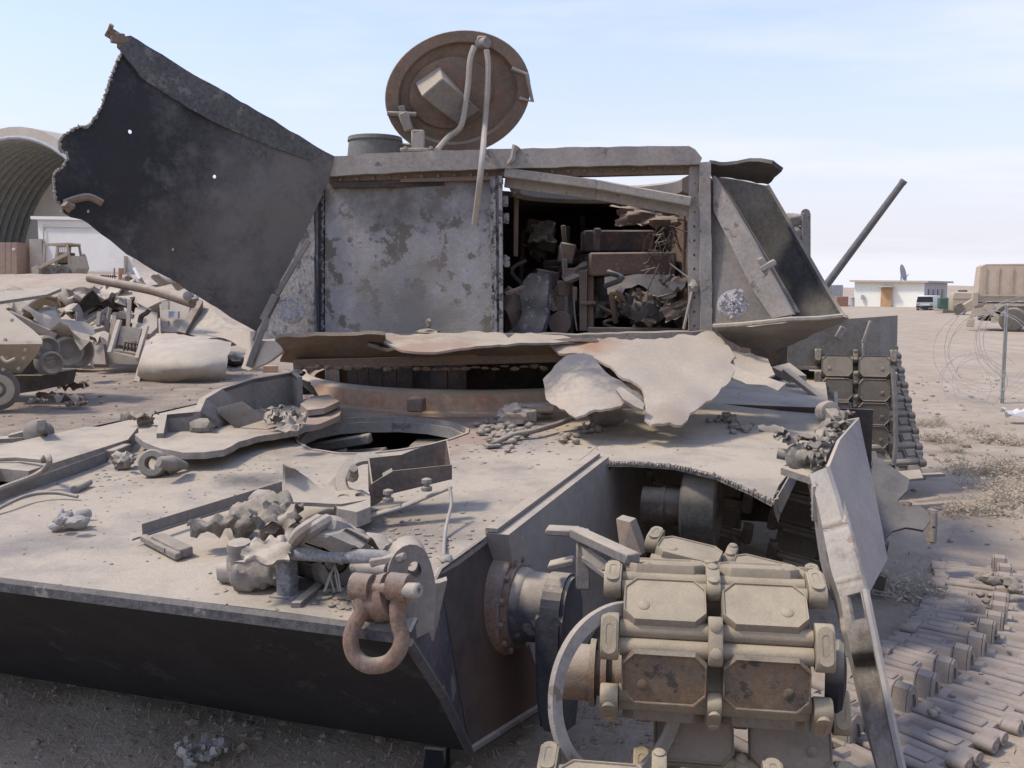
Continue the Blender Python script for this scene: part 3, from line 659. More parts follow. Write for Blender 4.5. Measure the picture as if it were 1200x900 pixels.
# return roller on its shaft
rc = P(822, 596, 3.95); 
MRo = lambda c: Matrix(((ER.x, 0, EU.x, c.x), (ER.y, 0, EU.y, c.y), (0, 1, EU.z, c.z), (0, 0, 0, 1)))
bm = NB(); lathe(bm, [(.05, -.075), (.152, -.075), (.16, -.065), (.16, .065), (.152, .075), (.13, .075), (.125, .04), (.045, .04), (.04, .07), (.01, .07)], MRo(rc), 40); finish(bm, 'return_roller', M_skin, W)
bm = NB(); cyl(bm, rc-EU*.25, rc-EU*.06, .08, .08, 24); cyl(bm, rc-EU*.17, rc-EU*.15, .085, .085, 24); finish(bm, 'roller_shaft', M_box, W)

# right fender: bright curved front flange, grey outer plate, dark skirt closing the well
fl_l = [(948, 556, 3.2), (958, 590, 3.12), (966, 630, 3.02), (974, 668, 2.93), (984, 700, 2.86), (990, 730, 2.8), (1003, 790, 2.7), (1016, 850, 2.6), (1030, 905, 2.52)]
fl_r = [(972, 546, 3.125), (984, 580, 3.045), (996, 622, 2.945), (1006, 660, 2.855), (1014, 692, 2.785), (1020, 722, 2.725), (1034, 790, 2.625), (1046, 850, 2.525), (1058, 905, 2.445)]
fl_i = [(944, 558, 3.32), (952, 592, 3.24), (957, 632, 3.15), (964, 670, 3.05), (976, 702, 2.97), (984, 732, 2.9), (999, 792, 2.78), (1013, 852, 2.68), (1028, 906, 2.6)]
def strip(bm, a, b, th, n=4, holes=()):
    a = smooth_path([P(*q) for q in a], n); b = smooth_path([P(*q) for q in b], n); ga = []
    for p, q in zip(a, b): ga.append((p, q))
    for i in range(len(ga)-1):
        if i in holes: continue
        (p, q), (p2, q2) = ga[i], ga[i+1]; nn = (q-p).cross(p2-p).normalized()
        if nn.dot(CAM-p) < 0: nn = -nn
        vs = [bm.verts.new(x) for x in (p, q, q2, p2)]; vb = [bm.verts.new(x-nn*th) for x in (p, q, q2, p2)]
        bm.faces.new(vs); bm.faces.new(list(reversed(vb)))
        for k in range(4): bm.faces.new((vs[(k+1) % 4], vs[k], vb[k], vb[(k+1) % 4]))
    bmesh.ops.remove_doubles(bm, verts=bm.verts, dist=.0004); bmesh.ops.recalc_face_normals(bm, faces=bm.faces)
mid1 = [((a[0]*.72+b[0]*.28), a[1]*.72+b[1]*.28, a[2]*.72+b[2]*.28) for a, b in zip(fl_l, fl_r)]
mid2 = [((a[0]*.2+b[0]*.8), a[1]*.2+b[1]*.8, a[2]*.2+b[2]*.8) for a, b in zip(fl_l, fl_r)]
bm = NB()
strip(bm, fl_l, fl_r, .012, 4, holes=(16, 17, 18, 19))
strip(bm, fl_l, mid1, .014, 4); strip(bm, mid2, fl_r, .014, 4)
M_flange = mat('bare_bright_flange', (.34, .315, .285), (.46, .43, .39), sc=14, bump=.4, dust=.7, lo=0, hi=.8, dmin=.25, chip=(.16, .11, .08), chipamt=.2, stains=[(1.05, 2.63, .45, .1, .32, (.13, .11, .085))])
finish(bm, 'fender_flange', M_flange, W, 50)
bm = NB(); strip(bm, fl_i, fl_l, .01, 4); finish(bm, 'fender_inner_edge', M_lgrey, W, 50)
bm = NB(); sheet(bm, [(972, 546), (985, 515), (1007, 490), (1022, 560), (1040, 655), (1018, 697), (1006, 660), (996, 622), (984, 580)], idw([(972, 546, 3.125), (1007, 490, 3.42), (1040, 655, 3.2), (1018, 697, 2.8), (996, 622, 2.95)], 1.6), .014, sp=16, amp=.004, freq=4); 
tube(bm, smooth_path([P(*q) for q in fl_r[4:]], 4), .012, 6)
finish(bm, 'fender_outer_plate', mat('flat_grey_fender_paint', (.19, .19, .2), (.25, .245, .25), sc=10, bump=.15, dust=.8, lo=.1, hi=.9, dmin=.08), W, 50)
bm = NB(); box(bm, (0, 0, 0), (.022, .12, .012), frame(P(955, 590, 3.15), (1, .1, 0), V((.11, -.1, -.9))), .002); 
for k in range(5): box(bm, (0, -.045+k*.022, .008), (.022, .004, .006), frame(P(955, 590, 3.15), (1, .1, 0), V((.11, -.1, -.9))))
finish(bm, 'serrated_clip', M_lgrey, W)
# top edge of the fender with bolts, springs and rags of steel
bm = NB(); prism(bm, [P(915, 548, 3.3), P(945, 530, 3.45), P(975, 495, 3.72), P(1007, 489, 3.62), P(1000, 500, 3.5), P(972, 545, 3.27), P(952, 560, 3.2)], V((0, 0, -.025))); finish(bm, 'fender_top', M_deck, W)
bm = NB()
c = P(937, 536, 3.3); lathe(bm, [(.028, -.02), (.05, -.015), (.052, 0), (.046, .012), (.028, .016), (.026, .03), (.014, .04)], frame(c, (1, .3, 0), (0, .3, 1)), 18); cyl(bm, c+V((-.07, .03, .01)), c, .02, .022, 12)
finish(bm, 'hinge_pin', M_rubble, W)
bm = NB()
c = P(971, 483, 3.75); lathe(bm, [(.045, -.03), (.048, 0), (.04, .02), (.02, .024)], frame(c, (1, .2, .1), (0, .2, 1)), 16); bar(bm, c, P(985, 500, 3.65), .05, .05); finish(bm, 'hinge_knuckle', M_rubble, W)
bm = NB()
for i, (x, y, D) in enumerate([(905, 512, 3.35), (917, 518, 3.33), (928, 522, 3.32), (945, 521, 3.36), (953, 531, 3.3), (960, 540, 3.26), (965, 525, 3.36), (948, 545, 3.24), (958, 552, 3.22), (973, 512, 3.5), (967, 517, 3.45), (982, 508, 3.5), (992, 496, 3.6)]):
    crumple(bm, P(x, y, D)+V((0, 0, .012)), rnd.uniform(.04, .1), rnd.uniform(.03, .06), rnd.uniform(.02, .05), i+3, Matrix.Rotation(rnd.uniform(0, 6), 4, 'Z') @ Matrix.Rotation(rnd.uniform(-.8, .8), 4, 'X'), 5)
bar(bm, P(950, 540, 3.3), P(962, 505, 3.45), .03, .02); bar(bm, P(965, 538, 3.3), P(975, 520, 3.4), .025, .03)
tag(finish(bm, 'twisted_scraps', M_rubble, W), kind='stuff')
bm = NB(); prism(bm, [P(952, 512, 3.52), P(962, 495, 3.62), P(981, 483, 3.75), P(983, 495, 3.68), P(962, 517, 3.48)], V((0, 0, -.05))); finish(bm, 'bent_lip', M_black, W)
# outer skirt and back plate, added as dark backing of the track well
bm = NB()
a, b = P(1000, 560, 3.45), P(1012, 690, 3.25); e = V((ER.x, ER.y, 0)).normalized()
bt = lambda p: V((p.x, p.y, .25))
prism(bm, [a+V((-.03, .1, .02)), bt(a)+V((-.03, .1, 0)), bt(a)+e*1.9+V((-.03, .1, 0)), a+e*1.9+V((-.03, .1, .12))], V((.02, 0, 0)))
finish(bm, 'outer_skirt', M_dark, W)
bm = NB(); p = A4+ER*1.75; prism(bm, [p+EU*.06, p+EU*1.2, V((p.x, p.y, .1))+EU*1.2, V((p.x, p.y, .1))+EU*.06], ER*.02); finish(bm, 'well_backdrop', M_dark, W)
# torn skirt sheet that sticks out beyond the fender
bm = NB(); sheet(bm, [(1021, 536), (1040, 545), (1066, 562), (1063, 575), (1052, 585), (1062, 592), (1078, 591), (1088, 598), (1091, 608), (1082, 622), (1062, 618), (1046, 622), (1036, 632), (1030, 655), (1022, 600)], idw([(1021, 536, 4.2), (1066, 562, 4.0), (1030, 655, 3.7), (1088, 600, 3.9), (1055, 600, 4.02)], 2), .012, sp=10, jag=1, amp=.03, freq=5); finish(bm, 'torn_skirt', mat('bare_blue_grey_sheet', (.045, .05, .06), (.08, .083, .09), sc=10, bump=.3, dust=.35, lo=.5, hi=1), W, 60)

# ------------------------------------------------------------------ turret of the wreck
TF = plane3((380, 390, 5.55), (830, 388, 5.25), (600, 200, 5.40))
def tfo(off): return lambda px, py: TF(px, py)+V((.06, 1, 0)).normalized()*off
def tp_(px, py, off=0): return tfo(off)(px, py)
TN = V((.06, 1, 0)).normalized()     # into the turret
def poly(bm, pts, off, th): return prism(bm, [tp_(x, y, off) for x, y in pts], TN*th)
# roof beam: a thick angle along the top with a lower rebate
bm = NB(); sheet(bm, [(384, 186), (430, 182), (500, 179), (600, 176), (700, 174), (806, 173), (813, 177), (821, 187), (818, 194), (700, 196), (600, 199), (500, 202), (420, 206), (384, 208)], tfo(-.06), .16, sp=12, jag=.6, amp=.006, freq=9, away=TN); finish(bm, 'roof_beam', M_lgrey, W, 50)
bm = NB(); poly(bm, [(384, 207), (600, 198), (820, 194), (818, 203), (700, 206), (600, 207), (384, 213)], .0, .07); poly(bm, [(470, 210), (584, 206), (584, 211), (470, 214)], -.02, .03); finish(bm, 'beam_rebate', M_brown, W, 30)
for i in range(22): bm = NB(); bolt(bm, tp_(400+i*19, 211-i*.7, -.015), -TN, .009, .012); finish(bm, 'rivet', M_brown, W)
# weld drips on the beam
bm = NB(); tube(bm, [tp_(606, 174, -.07), tp_(603, 180, -.075), tp_(602, 188, -.075), tp_(597, 194, -.07)], .02, 6, True, [.026, .014, .018, .012]); finish(bm, 'melted_drip', M_lgrey, W)
# closed door leaf on the left and its frame
bm = NB(); sheet(bm, [(380, 213), (480, 210), (577, 208), (580, 260), (582, 330), (583, 392), (480, 393), (380, 394)], tfo(.015), .06, sp=12, amp=.005, freq=7, away=TN); finish(bm, 'door_leaf', M_door, W, 50)
bm = NB(); poly(bm, [(367, 228), (377, 214), (379, 394), (367, 394)], .0, .10); poly(bm, [(371, 226), (374, 226), (375, 394), (372, 394)], -.03, .03); finish(bm, 'left_door_post', M_navy, W)
bm = NB()
for i in range(60):
    y = 215+i*3.0; lump(bm, tp_(378+rnd.uniform(-1, 1), y, .0), (.008, .008, .015), i, .4, 2, 1)
tag(finish(bm, 'ash_crust', M_white, W), kind='stuff')
bm = NB(); poly(bm, [(575, 208), (587, 207), (588, 392), (577, 392)], -.03, .08); poly(bm, [(578.5, 208), (581, 208), (583, 392), (580, 392)], -.045, .02); poly(bm, [(585, 207), (589, 207), (590, 392), (586, 392)], -.05, .05); finish(bm, 'centre_post', M_white, W, 30)
bm = NB()
for i in range(70): lump(bm, tp_(580.5+rnd.uniform(-3.2, 2.5), 210+i*2.6, -.035), (rnd.uniform(.006, .014), .007, rnd.uniform(.008, .02)), i, .5, 2, 1)
for (x, y) in ((592, 236), (593, 256), (591, 305), (594, 307)): box(bm, (0, 0, 0), (.035, .03, .06), frame(tp_(x, y, -.0), (1, 0, 0), (0, 1, 0)), .005)
tag(finish(bm, 'post_flakes', M_white, W), kind='stuff')
# right post with a row of bolt holes
bm = NB(); 
hp = [(807, 196), (819, 194), (820, 230), (821, 300), (822, 390), (807, 389), (806, 300)]
sheet(bm, hp, tfo(-.02), .03, sp=10, holes=[ell(813 if i else 814, 216+i*16.6, 1.5, 1.8, 7) for i in range(11)], hsp=3, away=TN); finish(bm, 'bolted_flange', M_lgrey, W, 30)
bm = NB(); sheet(bm, [(818, 192), (831, 191), (831, 240), (832, 300), (833, 390), (820, 391), (819, 300)], tfo(-.06), .10, sp=9, jag=.5, amp=.008, freq=8, away=TN); finish(bm, 'right_post', M_lgrey, W, 40)
# sagging diagonal bar across the opening
bm = NB(); pa, pb = tp_(592, 203, -.01), tp_(809, 238, -.05)
pm = tp_(700, 217, .0)
for p, q in ((pa, pm), (pm, pb)): bar(bm, p, q, .09, .052, bev=.006); bar(bm, p+V((0, .05, -.03)), q+V((0, .05, -.03)), .02, .09)
finish(bm, 'diagonal_bar', M_lgrey, W, 30)
# cupola ring hanging in the roof, open to the sky
bm = NB(); cc = V((.515, 5.56, 2.07)); pr_ = [(.47, .02), (.50, .035), (.53, .03), (.53, -.03), (.51, -.07), (.47, -.05)]; rg = []
for i in range(41):
    a = R(-8+196*i/40); rg.append([bm.verts.new(cc+V((r_*math.cos(a), r_*math.sin(a), h_))) for r_, h_ in pr_])
for a, b in zip(rg, rg[1:]):
    for k in range(6): bm.faces.new((a[k], b[k], b[(k+1) % 6], a[(k+1) % 6]))
bm.faces.new(rg[0]); bm.faces.new(rg[-1]); bmesh.ops.recalc_face_normals(bm, faces=bm.faces); finish(bm, 'cupola_ring', M_grey, W, 40)
# roof plate: around the ring, missing towards the front
bm = NB()
rp = lambda u, v: tp_(600, 196, 0)+V((u, v, -.0))+V((0, 0, -.035*v))
ccl = cc-tp_(600, 196, 0)
sheet(bm, [(-1.2, .08), (-.14, .10), (-.1, .35), (1.1, .35), (1.15, 2.3), (-1.2, 2.3)], rp, .03, sp=.14, holes=[[(ccl.x+.6*math.cos(t), max(.36, ccl.y+.6*math.sin(t))) for t in [2*math.pi*i/40 for i in range(40)]]] if False else [], away=V((0, 0, -1)))
bm.free(); bm = NB()
zr = tp_(600, 196, 0).z
def rpt(x, y): return V((x, y, zr-.03+.02*noise.noise(V((x, y, 0)))))
c2 = (cc.x, cc.y)
def rf(px, py): return rpt(px, py)-V((0, 0, .04))
hole_c = [(c2[0]+.61*math.cos(t), c2[1]+.61*math.sin(t)) for t in [2*math.pi*i/40 for i in range(40)]]
x0r, x1r = tp_(390, 200).x, tp_(815, 200).x
sheet(bm, [(x0r, 5.5), (-.05, 5.45), (-.08, 5.6), (x0r+.2, 5.6)], rf, .03, sp=.1, away=V((0, 0, -1)))
sheet(bm, [(x0r, 5.55), (-.12, 5.6), (-.13, 7.4), (x0r, 7.4)], rf, .03, sp=.15, away=V((0, 0, -1)))
sheet(bm, [(-.12, 5.7), (-.02, 5.8), (.12, 6.02), (.35, 6.12), (.6, 6.13), (.85, 6.03), (1.0, 5.85), (1.04, 5.6), (x1r+.1, 5.6), (x1r+.1, 7.4), (-.12, 7.4)], lambda x, y: V((x, y, 2.045+.01*noise.noise(V((x*3, y*3, 0))))), .03, sp=.12, away=V((0, 0, -1)))
finish(bm, 'roof_plate', M_dark, W)
# inside: back wall, side walls, floor, bulkheads and wreckage
bm = NB(); zb = tp_(600, 392, 0).z
yb = 7.35
def wallq(a, b, z0, z1, th): prism(bm, [V((a[0], a[1], z0)), V((b[0], b[1], z0)), V((b[0], b[1], z1)), V((a[0], a[1], z1))], V(th))
wallq((x0r-.15, yb), (x1r+.1, yb), zb-.1, zr-.06, (0, .04, 0)); wallq((x0r-.15, 5.6), (x0r-.15, yb), zb-.1, zr-.06, (.03, 0, 0))
wallq((-.14, 5.62), (-.14, 6.3), zb-.05, zr-.1, (-.03, 0, 0))
finish(bm, 'turret_back_wall', M_dark, W)
bm = NB(); prism(bm, [V((x0r-.15, 5.62, zb-.06)), V((x1r+.1, 5.3, zb-.06)), V((x1r+.1, yb, zb-.06)), V((x0r-.15, yb, zb-.06))], V((0, 0, -.03))); finish(bm, 'turret_floor', M_brown, W)
bm = NB(); prism(bm, [V((x1r+.03, 5.36, zb-.05)), V((x1r-.08, yb, zb-.05)), V((x1r-.08, yb, 2.04)), V((x1r+.03, 5.36, 2.12))], V((.03, 0, 0)))
if 0: sheet(bm, [(806, 205), (818, 200), (812, 340), (806, 345), (795, 310), (785, 270), (778, 238), (790, 232)], idw([(806, 205, 5.45), (806, 345, 5.45), (780, 240, 6.6), (795, 310, 6.4)], 1.5), .02, sp=8, amp=.02); 
finish(bm, 'right_inner_wall', M_brown, W)
def inn_(px, py, o): return tp_(px, py, o)
# right hand equipment shelves
bm = NB(); box(bm, (0, 0, 0), (.52, .35, .14), frame(inn_(745, 307, .55), (1, 0, .01), (0, 1, 0)), .01); finish(bm, 'scorched_locker', M_maroon, W)
bm = NB(); box(bm, (0, 0, 0), (.44, .3, .13), frame(inn_(730, 276, .7), (1, 0, .0), (0, 1, 0)), .01); box(bm, (-.14, -.16, -.0), (.05, .04, .14), frame(inn_(730, 276, .6), (1, 0, .0), (0, 1, 0)), .01); box(bm, (-.1, -.2, -.085), (.16, .05, .02), frame(inn_(730, 280, .6), (1, 0, .0), (0, 1, 0)), .004); finish(bm, 'equipment_rack', M_dark, W)
bm = NB(); crumple(bm, inn_(765, 248, .35), .42, .16, .07, 21, Matrix.Rotation(1.2, 4, 'X'), 10); finish(bm, 'torn_ceiling_flap', M_maroon, W)
bm = NB(); sheet(bm, [(708, 325), (740, 322), (790, 321), (794, 338), (792, 347), (778, 350), (765, 354), (760, 340), (748, 333), (732, 338), (727, 350), (718, 344), (712, 345)], plane3((708, 325, 5.62), (794, 321, 5.55), (780, 350, 5.55)), .02, sp=8, jag=1.5, amp=.02); finish(bm, 'burnt_panel', M_lgrey, W)
bm = NB(); crumple(bm, inn_(728, 355, .62), .3, .24, .12, 5, Matrix.Rotation(1.3, 4, 'X'), 8); crumple(bm, inn_(775, 375, .35), .35, .25, .16, 6, Matrix.Rotation(.5, 4, 'X'), 10); crumple(bm, inn_(760, 362, .5), .2, .35, .1, 8, Matrix.Rotation(1.1, 4, 'Y'), 8)
finish(bm, 'crumpled_lining', M_skin, W)
bm = NB()
for i in range(40):
    p = inn_(rnd.uniform(768, 800), rnd.uniform(262, 318), rnd.uniform(.2, .5)); tube(bm, [p, p+V((rnd.uniform(-.05, .05), rnd.uniform(-.03, .03), rnd.uniform(-.06, .05))), p+V((rnd.uniform(-.09, .09), rnd.uniform(-.03, .03), rnd.uniform(-.14, .0)))], .0035, 4)
tag(finish(bm, 'burnt_wiring', M_box, W), kind='stuff')
bm = NB(); bar(bm, inn_(787, 308, .1), inn_(812, 330, -.02), .012, .008); finish(bm, 'bent_strap', M_lgrey, W); bm = NB(); bar(bm, inn_(812, 332, -.03), inn_(800, 386, -.04), .03, .012); finish(bm, 'bent_strap', M_lgrey, W); bm = NB(); bar(bm, inn_(772, 350, .3), inn_(796, 343, .2), .02, .01); finish(bm, 'bent_strap', M_lgrey, W); bm = NB(); lump(bm, inn_(812, 335, -.04), (.03, .02, .04), 3, .6); finish(bm, 'melted_blob', M_lgrey, W)
# left side of the opening
bm = NB(); sheet(bm, [(622, 320), (643, 321), (642, 345), (641, 370), (634, 391), (592, 391), (606, 380), (611, 368), (610, 345), (612, 330)], plane3((622, 320, 5.7), (643, 321, 5.65), (610, 390, 5.6)), .05, sp=7, jag=.6, amp=.02, freq=9); finish(bm, 'cast_bracket', mat('speckled_casting', (.2, .2, .22), (.06, .055, .06), sc=30, bump=.8, vary=.8, dust=.9, lo=.1, hi=.7, chip=(.4, .4, .43), chipamt=.35), W)
bm = NB(); lump(bm, inn_(600, 365, .4), (.1, .1, .15), 9, .4); bar(bm, inn_(590, 345, .1), inn_(612, 336, .15), .04, .02); finish(bm, 'brown_debris', M_brown, W)
bm = NB()
bar(bm, inn_(686, 315, .5), inn_(686, 392, .5), .06, .05); bar(bm, inn_(694, 315, .52), inn_(694, 392, .52), .03, .05); bar(bm, inn_(682, 357, .47), inn_(702, 356, .47), .05, .02)
bar(bm, inn_(655, 335, .6), inn_(657, 392, .6), .08, .05); box(bm, (0, 0, 0), (.09, .1, .1), frame(inn_(660, 338, .6), (1, 0, 0), (0, 1, 0)), .01); cyl(bm, inn_(655, 382, .45), inn_(662, 380, .7), .07, .07, 16); box(bm, (0, 0, 0), (.03, .04, .09), frame(inn_(674, 345, .5), (1, 0, 0), (0, 1, 0)), .004)
bar(bm, inn_(690, 390, .3), inn_(806, 391, .3), .06, .04)
finish(bm, 'gun_mount_parts', M_brown, W)
bm = NB(); tube(bm, smooth_path([inn_(657, 280, .5), inn_(659, 310, .48), inn_(661, 335, .5)], 4), .006, 6); tube(bm, smooth_path([inn_(673, 345, .45), inn_(674, 370, .44), inn_(677, 391, .45)], 4), .006, 6); finish(bm, 'loose_wires', M_grey, W)
# burnt fittings crowding the inside
q = random.Random(12)
for i in range(34):
    px, py, o = q.uniform(596, 690), q.uniform(250, 385), q.uniform(.45, 1.5); c = inn_(px, py, o); m_ = q.choice([M_dark, M_grey, M_box, M_brown, M_skin]); bm = NB(); k = i % 4
    if k == 0: tube(bm, smooth_path([c, c+V((q.uniform(-.1, .1), q.uniform(-.1, .1), q.uniform(-.2, -.05))), c+V((q.uniform(-.15, .15), .1, q.uniform(-.4, -.2)))], 5), q.uniform(.01, .025), 8); finish(bm, 'burnt_hose', m_, W)
    elif k == 1: box(bm, (0, 0, 0), (q.uniform(.06, .18), q.uniform(.06, .15), q.uniform(.06, .2)), frame(c, (1, q.uniform(-.4, .4), q.uniform(-.3, .3)), (0, 1, 0)), .01); finish(bm, 'burnt_box', m_, W)
    elif k == 2: bar(bm, c+V((0, 0, .2)), c-V((q.uniform(-.05, .05), 0, .2)), q.uniform(.02, .05), .03); finish(bm, 'burnt_bracket', m_, W)
    else: crumple(bm, c, q.uniform(.12, .25), q.uniform(.1, .2), .06, i, Matrix.Rotation(q.uniform(.6, 1.6), 4, 'X') @ Matrix.Rotation(q.uniform(0, 3), 4, 'Z'), 6); finish(bm, 'burnt_sheet', m_, W)
for i in range(14):
    px, py, o = q.uniform(700, 800), q.uniform(330, 388), q.uniform(.15, .5); c = inn_(px, py, o); bm = NB(); m_ = q.choice([M_skin, M_dark, M_brown, M_box])
    if i % 2: tube(bm, smooth_path([c, c+V((q.uniform(-.1, .1), q.uniform(-.1, .1), q.uniform(-.08, .1))), c+V((q.uniform(-.2, .2), .1, q.uniform(-.15, .1)))], 5), q.uniform(.006, .02), 7); finish(bm, 'burnt_hose', m_, W)
    else: crumple(bm, c, q.uniform(.12, .25), q.uniform(.1, .2), .07, i+60, Matrix.Rotation(q.uniform(.3, 1.5), 4, 'X') @ Matrix.Rotation(q.uniform(0, 3), 4, 'Z'), 7); finish(bm, 'burnt_sheet', m_, W)
# sill under the doors
bm = NB(); sheet(bm, [(368, 391), (480, 391), (587, 391), (700, 391), (806, 388), (832, 387), (832, 396), (700, 399), (640, 398), (368, 396)], tfo(-.10), .2, sp=12, jag=1, amp=.012, freq=8, away=TN); finish(bm, 'door_sill', M_deck, W)
# small post on the door sill
bm = NB(); lump(bm, tp_(506, 388, -.16), (.09, .05, .02), 4, .5); lump(bm, tp_(506, 378, -.12), (.02, .02, .03), 8, .5); finish(bm, 'sill_rubble', M_rubble, W)

# left cheek between the bent plate and the door: boss and triangle plate
bm = NB(); sheet(bm, [(368, 226), (368, 394), (330, 396), (290, 398), (300, 385), (325, 335), (355, 270)], plane3((368, 226, 5.55), (368, 394, 5.5), (290, 398, 5.75)), .04, sp=12, amp=.012); finish(bm, 'left_cheek', mat('burnt_mottled_cheek', (.16, .155, .16), (.3, .28, .27), sc=12, bump=.6, vary=.6, chip=(.1, .1, .11), chipamt=.4, dust=.6, lo=.3, hi=.9), W)
def boss(px, py, D, r, seed):
    bm = NB(); c = P(px, py, D); q = random.Random(seed); M = frame(c, (1, .1, 0), (0, .15, 1))
    lathe(bm, [(r*.98, -.03), (r, .012), (r*.92, .02), (r*.4, .022), (.004, .022)], M, 28)
    for i in range(60):
        a = q.uniform(0, 6.28); rr = r*math.sqrt(q.uniform(.0, .95)); lump(bm, M @ V((rr*math.cos(a), rr*math.sin(a), .02)), (q.uniform(.006, .015),)*3, i+seed, .6, 2, 1)
    return finish(bm, 'lifting_boss', M_boss, W, 30)
boss(341, 364, 5.36, .075, 3); boss(859, 357, 4.98, .078, 9)
# large plate torn off and bent outwards on the left
tear = [(146, 57), (150, 45), (158, 44), (174, 55), (240, 94), (310, 135), (360, 165), (391, 183), (386, 205), (376, 232), (366, 256), (352, 285), (330, 328), (300, 388), (262, 366), (228, 345), (190, 322), (150, 299), (112, 268), (98, 258), (84, 255), (73, 248), (75, 240), (66, 236), (64, 222), (63, 208), (66, 201), (73, 197), (80, 186), (78, 179), (71, 177), (70, 171), (70, 165), (76, 158), (88, 150), (97, 148), (103, 149), (112, 138), (119, 126), (126, 104), (137, 72)]
tfn = idw([(150, 45, 4.95), (391, 183, 5.45), (300, 388, 5.5), (73, 210, 4.72), (110, 268, 4.8), (103, 148, 4.75), (230, 230, 5.12), (300, 250, 5.3)], 1.7)
bm = NB(); sheet(bm, tear, tfn, .02, sp=11, holes=[ell(153, 154, 2.8, 2.8, 8), ell(252, 207, 2.6, 2.4, 8), ell(105, 248, 2.2, 2.2, 8), ell(204, 293, 1.8, 2.2, 7)], jag=1.0, amp=.022, freq=3.2, hsp=3)
finish(bm, 'torn_side_plate', M_burnt, W, 50)
bm = NB(); off = V((-.012, -.022, 0))
sheet(bm, [(150, 44), (158, 43), (240, 93), (310, 134), (391, 183), (388, 197), (360, 186), (310, 168), (250, 142), (205, 115), (170, 92), (146, 60)], lambda x, y: tfn(x, y)+off, .018, sp=11, jag=.6, amp=.012, freq=5); finish(bm, 'plate_top_flange', M_burntl, W, 50)
bm = NB()
for i, (x, y) in enumerate(resample(tear[tear.index((73, 248)):]+[tear[0]], 2.2, .5, 6, False)):
    lump(bm, tfn(x, y)+V((.0, -.004, 0)), (rnd.uniform(.004, .012), .008, rnd.uniform(.004, .012)), i, .6, 2.5, 1)
tag(finish(bm, 'lit_rim_lumps', M_lgrey, W), kind='stuff')  # paler lumps stand for the lit bright edge along the tear
bm = NB(); bar(bm, P(125, 36, 4.9), P(150, 52, 4.95), .05, .045); bar(bm, P(130, 44, 4.88), P(146, 46, 4.93), .03, .05); tube(bm, [P(132, 40, 4.88), P(129, 34, 4.87), P(131, 29, 4.86)], .012, 6); lump(bm, P(142, 53, 4.93), (.025, .03, .03), 7, .5); finish(bm, 'broken_hinge_stub', M_brown, W)
bm = NB(); tube(bm, smooth_path([P(76, 238, 4.69), P(90, 233, 4.71), P(105, 231, 4.73), P(120, 238, 4.76)], 4), .018, 6); lump(bm, P(80, 242, 4.69), (.035, .03, .03), 2, .5); finish(bm, 'rolled_edge', M_brown, W)
# rail that braces the plate
bm = NB(); bar(bm, P(362, 281, 5.38), P(324, 346, 5.36), .03, .03); bar(bm, P(324, 346, 5.36), P(309, 375, 5.36), .07, .04); bar(bm, P(313, 372, 5.34), P(291, 430, 5.3), .03, .035); finish(bm, 'brace_rail', M_grey, W)
# twisted sheet scraps at the lower left of the turret
M_dsheet = mat('dusty_bent_sheet', (.26, .235, .205), (.36, .32, .275), sc=10, bump=.3, dust=.9, lo=-.2, hi=.7, dmin=.35)
bm = NB(); sheet(bm, [(300, 388), (296, 400), (330, 398), (331, 412), (318, 422), (292, 434), (284, 432), (290, 410), (262, 396), (240, 392), (262, 388)], idw([(300, 388, 5.45), (330, 405, 5.2), (290, 432, 5.35), (245, 392, 5.7)], 2), .015, sp=9, jag=1, amp=.02); finish(bm, 'torn_bottom_sheet', M_dsheet, W, 60)

# right cheek: flat side, slanting gusset, bar with round holes, burnt outer skin with curled top
RS = plane3((834, 215, 5.28), (834, 384, 5.2), (925, 372, 4.95))
bm = NB(); sheet(bm, [(832, 208), (836, 214), (880, 290), (927, 372), (915, 376), (880, 380), (834, 386)], RS, .03, sp=11, amp=.01); finish(bm, 'right_cheek', M_grey, W)
bm = NB(); sheet(bm, [(834, 209), (843, 222), (880, 285), (926, 370), (902, 375), (878, 340), (852, 285), (834, 250)], lambda x, y: RS(x, y)+V((0, -.045, .01)), .04, sp=11, amp=.005); finish(bm, 'slanting_gusset', M_lgrey, W)
bm = NB(); HB = plane3((846, 215, 5.35), (860, 230, 5.3), (936, 366, 5.0))
sheet(bm, [(838, 214), (845, 210), (866, 246), (902, 306), (937, 366), (922, 366), (900, 330), (870, 275)], HB, .012, sp=8, holes=[ell(841.5+i*8.7+ (2 if i > 5 else 0), 222+i*14.2, 2.6, 3.6, 8, -20) for i in range(6)]+[ell(914, 347, 3, 4, 8, -20)], hsp=4); finish(bm, 'drilled_bar', M_grey, W)
bm = NB(); box(bm, (0, 0, 0), (.085, .05, .03), frame(P(900, 311, 5.02), (1, -.2, .55), (0, 1, 0)), .004); box(bm, (-.02, 0, .03), (.03, .04, .05), frame(P(900, 311, 5.02), (1, -.2, .55), (0, 1, 0)), .004); finish(bm, 'latch', M_lgrey, W)
oskin = idw([(840, 215, 5.95), (900, 216, 5.7), (986, 371, 5.0), (940, 290, 5.4), (935, 372, 5.28), (885, 300, 5.75), (960, 330, 5.25)], 1.8)
bm = NB(); sheet(bm, [(834, 206), (870, 212), (898, 218), (915, 248), (940, 292), (965, 336), (987, 371), (960, 373), (930, 373), (900, 325), (866, 262)], oskin, .025, sp=10, amp=.02, freq=4); finish(bm, 'burnt_outer_skin', M_skin, W, 60)
bm = NB(); tube(bm, [oskin(x, y)+V((-.0, -.012, 0)) for x, y in [(898, 219), (915, 248), (940, 292), (965, 336), (986, 371)]], .02, 6); finish(bm, 'skin_edge', M_skin, W)
curl = idw([(832, 191, 5.3), (870, 195, 5.15), (905, 190, 4.95), (917, 200, 4.9), (900, 216, 5.5), (845, 211, 5.55)], 1.8)
